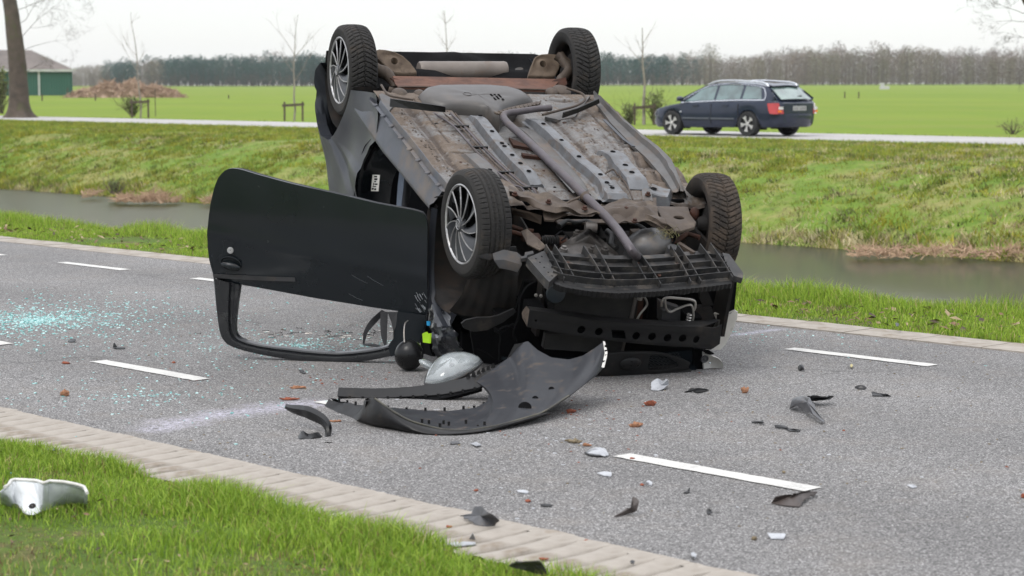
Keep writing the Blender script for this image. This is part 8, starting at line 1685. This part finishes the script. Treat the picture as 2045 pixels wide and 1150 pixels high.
# ---------------- far woods
def hgt(x, y): return gz(x, y)
m = NT('pine_foliage'); at_ = m.n('ShaderNodeVertexColor', layer_name='tint'); M_ftree = m.bsdf(at_.outputs['Color'], 0.9, spec=0.1)
def wood(name, label, specs, seed):
    r = np.random.default_rng(seed); VV_ = []; TT_ = []
    for (x,y,z,H_,Wd,kind,col) in specs:
        n = 430 if kind == 'pine' else 480
        if kind == 'pine':
            t = r.uniform(0.10,1,n); rad = Wd*0.5*np.sqrt(np.clip(1-((t-0.62)/0.42)**2,0.02,1))*r.uniform(0.5,1.05,n)
        else:
            t = r.uniform(0.05,1,n)**0.85; rad = Wd*0.5*np.sqrt(np.clip(1-((t-0.55)/0.50)**2,0.02,1))*r.uniform(0.3,1.08,n)
        a = r.uniform(0,2*pi,n); px_ = x+rad*np.cos(a); py_ = y+rad*np.sin(a)*0.6; pz_ = z+t*H_*(1+0.05*np.sin(a*3+x))
        sz = (0.42 if kind == 'pine' else 0.34)*r.uniform(0.6,1.5,n)*H_/13
        P_ = np.stack([px_,py_,pz_],1)
        d1 = r.normal(size=(n,3)); d1 /= np.linalg.norm(d1,axis=1)[:,None]; d2 = np.cross(d1, r.normal(size=(n,3))); d2 /= np.linalg.norm(d2,axis=1)[:,None]
        if kind != 'pine': d1[:,2] = np.abs(d1[:,2])+0.35; d1 /= np.linalg.norm(d1,axis=1)[:,None]; d1 *= 1.2; d2 *= 0.6
        tri = np.stack([P_-d1*sz[:,None], P_+d1*sz[:,None]*0.8+d2*sz[:,None]*0.5, P_+d2*sz[:,None]],1).reshape(-1,3)
        c_ = np.array(col)*r.uniform(0.75,1.25,(n,1)); VV_.append(tri); TT_.append(np.repeat(c_,3,0))
        # trunk
        w_ = 0.16*H_/13; b = np.array([[x-w_,y,z],[x+w_,y,z],[x+w_*0.5,y,z+H_*0.8],[x-w_,y,z],[x+w_*0.5,y,z+H_*0.8],[x-w_*0.5,y,z+H_*0.8]]); VV_.append(b); TT_.append(np.tile(np.array((0.13,0.11,0.095)) if kind!='pine' else np.array((0.10,0.075,0.06)),(6,1)))
    V_ = np.concatenate(VV_).astype(np.float32); T_ = np.concatenate(TT_).astype(np.float32); n = len(V_)
    me_ = bpy.data.meshes.new(name); me_.vertices.add(n); me_.vertices.foreach_set('co',V_.ravel()); me_.loops.add(n); me_.loops.foreach_set('vertex_index',np.arange(n,dtype=np.int32)); me_.polygons.add(n//3); me_.polygons.foreach_set('loop_start',np.arange(0,n,3,dtype=np.int32)); me_.update(calc_edges=True)
    ca_ = me_.color_attributes.new('tint','FLOAT_COLOR','POINT'); q = np.ones((n,4),np.float32); q[:,:3] = T_; ca_.data.foreach_set('color',q.ravel()); me_.materials.append(M_ftree)
    o = bpy.data.objects.new(name,me_); COL.objects.link(o); return o
PINE = (0.042,0.085,0.068); PINE2 = (0.055,0.10,0.078); BARE = (0.19,0.155,0.125); BARE2 = (0.20,0.165,0.125); OLIVE = (0.155,0.145,0.085)
# skyline heights read along the horizon: (pixel x, height above ground in m at that distance)
SK = [(-400,9),(-60,9),(140,8.5),(200,10),(260,12.5),(330,13.0),(500,14.0),(640,14.5),(700,14.5),(820,14.0),(900,14.5),(1100,13.5),(1200,13.5),(1300,13.8),(1390,14.3),(1450,12.6),(1500,14.0),(1560,15.8),(1640,16.8),(1800,16.6),(1900,15.8),(1980,15.2),(2120,15.2),(2500,14)]
rs = random.Random(12); sp1 = []; sp2 = []
D0 = 900
for row, (dd_, hs) in enumerate(((900,0.93),(912,0.98),(925,1.0),(940,1.02),(956,1.04))):
    px_ = -330
    while px_ < 2380:
        px_ += rs.uniform(7,15)
        H_ = key(SK,px_)*hs*rs.uniform(0.84,1.07)*0.94*(1+0.07*math.sin(px_*0.031+row)+0.05*math.sin(px_*0.083+1.7*row)); x = (px_-1022.5)/4105.3*dd_; y = dd_+rs.uniform(-6,6); z = hgt(x,y)-0.2
        pine = (215 < px_ < 1400 and not (px_ > 1330 and rs.random() < 0.5) and not (275 < px_ < 330 and rs.random() < 0.75)) and not (row >= 3 and rs.random() < 0.6 and (px_ > 430))
        if pine: sp1.append((x,y,z,H_,rs.uniform(5.5,8.0),'pine',rs.choice((PINE,PINE2,PINE,(0.036,0.075,0.06)))))
        else: sp2.append((x,y,z,H_*rs.uniform(0.93,1.06),rs.uniform(7.0,12.0),'bare',rs.choice((BARE,BARE2,OLIVE,(0.165,0.14,0.125),(0.20,0.15,0.12)))))
tag(wood('pine_wood','',sp1,1),'dense dark green pine wood along the horizon behind the wreck','wood',kind='stuff')
tag(wood('leafless_wood','',sp2,2),'brown leafless wood along the horizon, tallest on the right','wood',kind='stuff')
# rounder trees standing out in front of the wood on the right
NR = [(1415,60),(1510,42),(1548,40),(1625,44),(1660,46),(1715,34),(1760,38),(1805,52),(1860,52),(1925,46),(1975,36),(2010,40)]
DSC = ['tall olive grey tree where the pines end','low round pale tree behind the estate car roof','round tree right of the estate car roof rails','squat olive tree right of the estate car tail','broad low tree, second beyond the car tail','narrow pale tree in front of the brown wood','rounded grey tree in front of the tallest wood','upright tree with straight crown in the right wood edge','wide olive tree at the right wood edge','round tree left of the white birch stem','small bushy tree near the right horizon','last round tree at the right edge of the wood']
for (px_,hp),lab in zip(NR,DSC):
    dd_ = 885; x = (px_-1022.5)/4105.3*dd_; H_ = hp*1.35/4105.3*dd_
    o = wood('wood_edge_tree','',[(0,0,0,H_,H_*0.62,'bare',rs.choice((OLIVE,(0.20,0.17,0.12),(0.185,0.165,0.115)))),(0.6,0.5,0,H_*0.93,H_*0.55,'bare',OLIVE)],px_)
    o.location = (x,dd_,hgt(x,dd_)-0.1); tag(o,lab,'tree')
# rough grass margin and undergrowth under the woods
def scrub(name, x0, x1, dd_, h_, col, lab):
    sp = []; x = x0
    while x < x1: x += rs.uniform(0.8,1.8); sp.append((x,dd_+rs.uniform(-2,2),hgt(x,dd_)-0.1,h_*rs.uniform(0.6,1.3),3.0,'bare',col))
    tag(wood(name,'',sp,77),lab,'undergrowth',kind='stuff')
scrub('undergrowth', -230, 60, 893, 4.5, (0.105,0.085,0.068), 'dark brown undergrowth at the foot of the pine wood')
scrub('undergrowth', 60, 235, 893, 4.0, (0.17,0.14,0.10), 'pale brown undergrowth at the foot of the leafless wood')

# ---------------- the damp air between here and the woods
hz = MB(); hz.box((0,660,11.75),(2300,1560,28.5)); HZ = hz.obj('haze', None)
mh = bpy.data.materials.new('thin_haze'); mh.use_nodes = True; th_ = mh.node_tree; th_.nodes.clear()
oh = th_.nodes.new('ShaderNodeOutputMaterial'); ph = th_.nodes.new('ShaderNodeVolumePrincipled'); ph.inputs['Density'].default_value = 0.00011; ph.inputs['Color'].default_value = (0.90,0.94,1.0,1); ph.inputs['Anisotropy'].default_value = 0.0
th_.links.new(ph.outputs[0], oh.inputs['Volume']); HZ.data.materials.clear(); HZ.data.materials.append(mh); HZ['kind'] = 'stuff'; HZ['label'] = 'thin pale haze over the fields'

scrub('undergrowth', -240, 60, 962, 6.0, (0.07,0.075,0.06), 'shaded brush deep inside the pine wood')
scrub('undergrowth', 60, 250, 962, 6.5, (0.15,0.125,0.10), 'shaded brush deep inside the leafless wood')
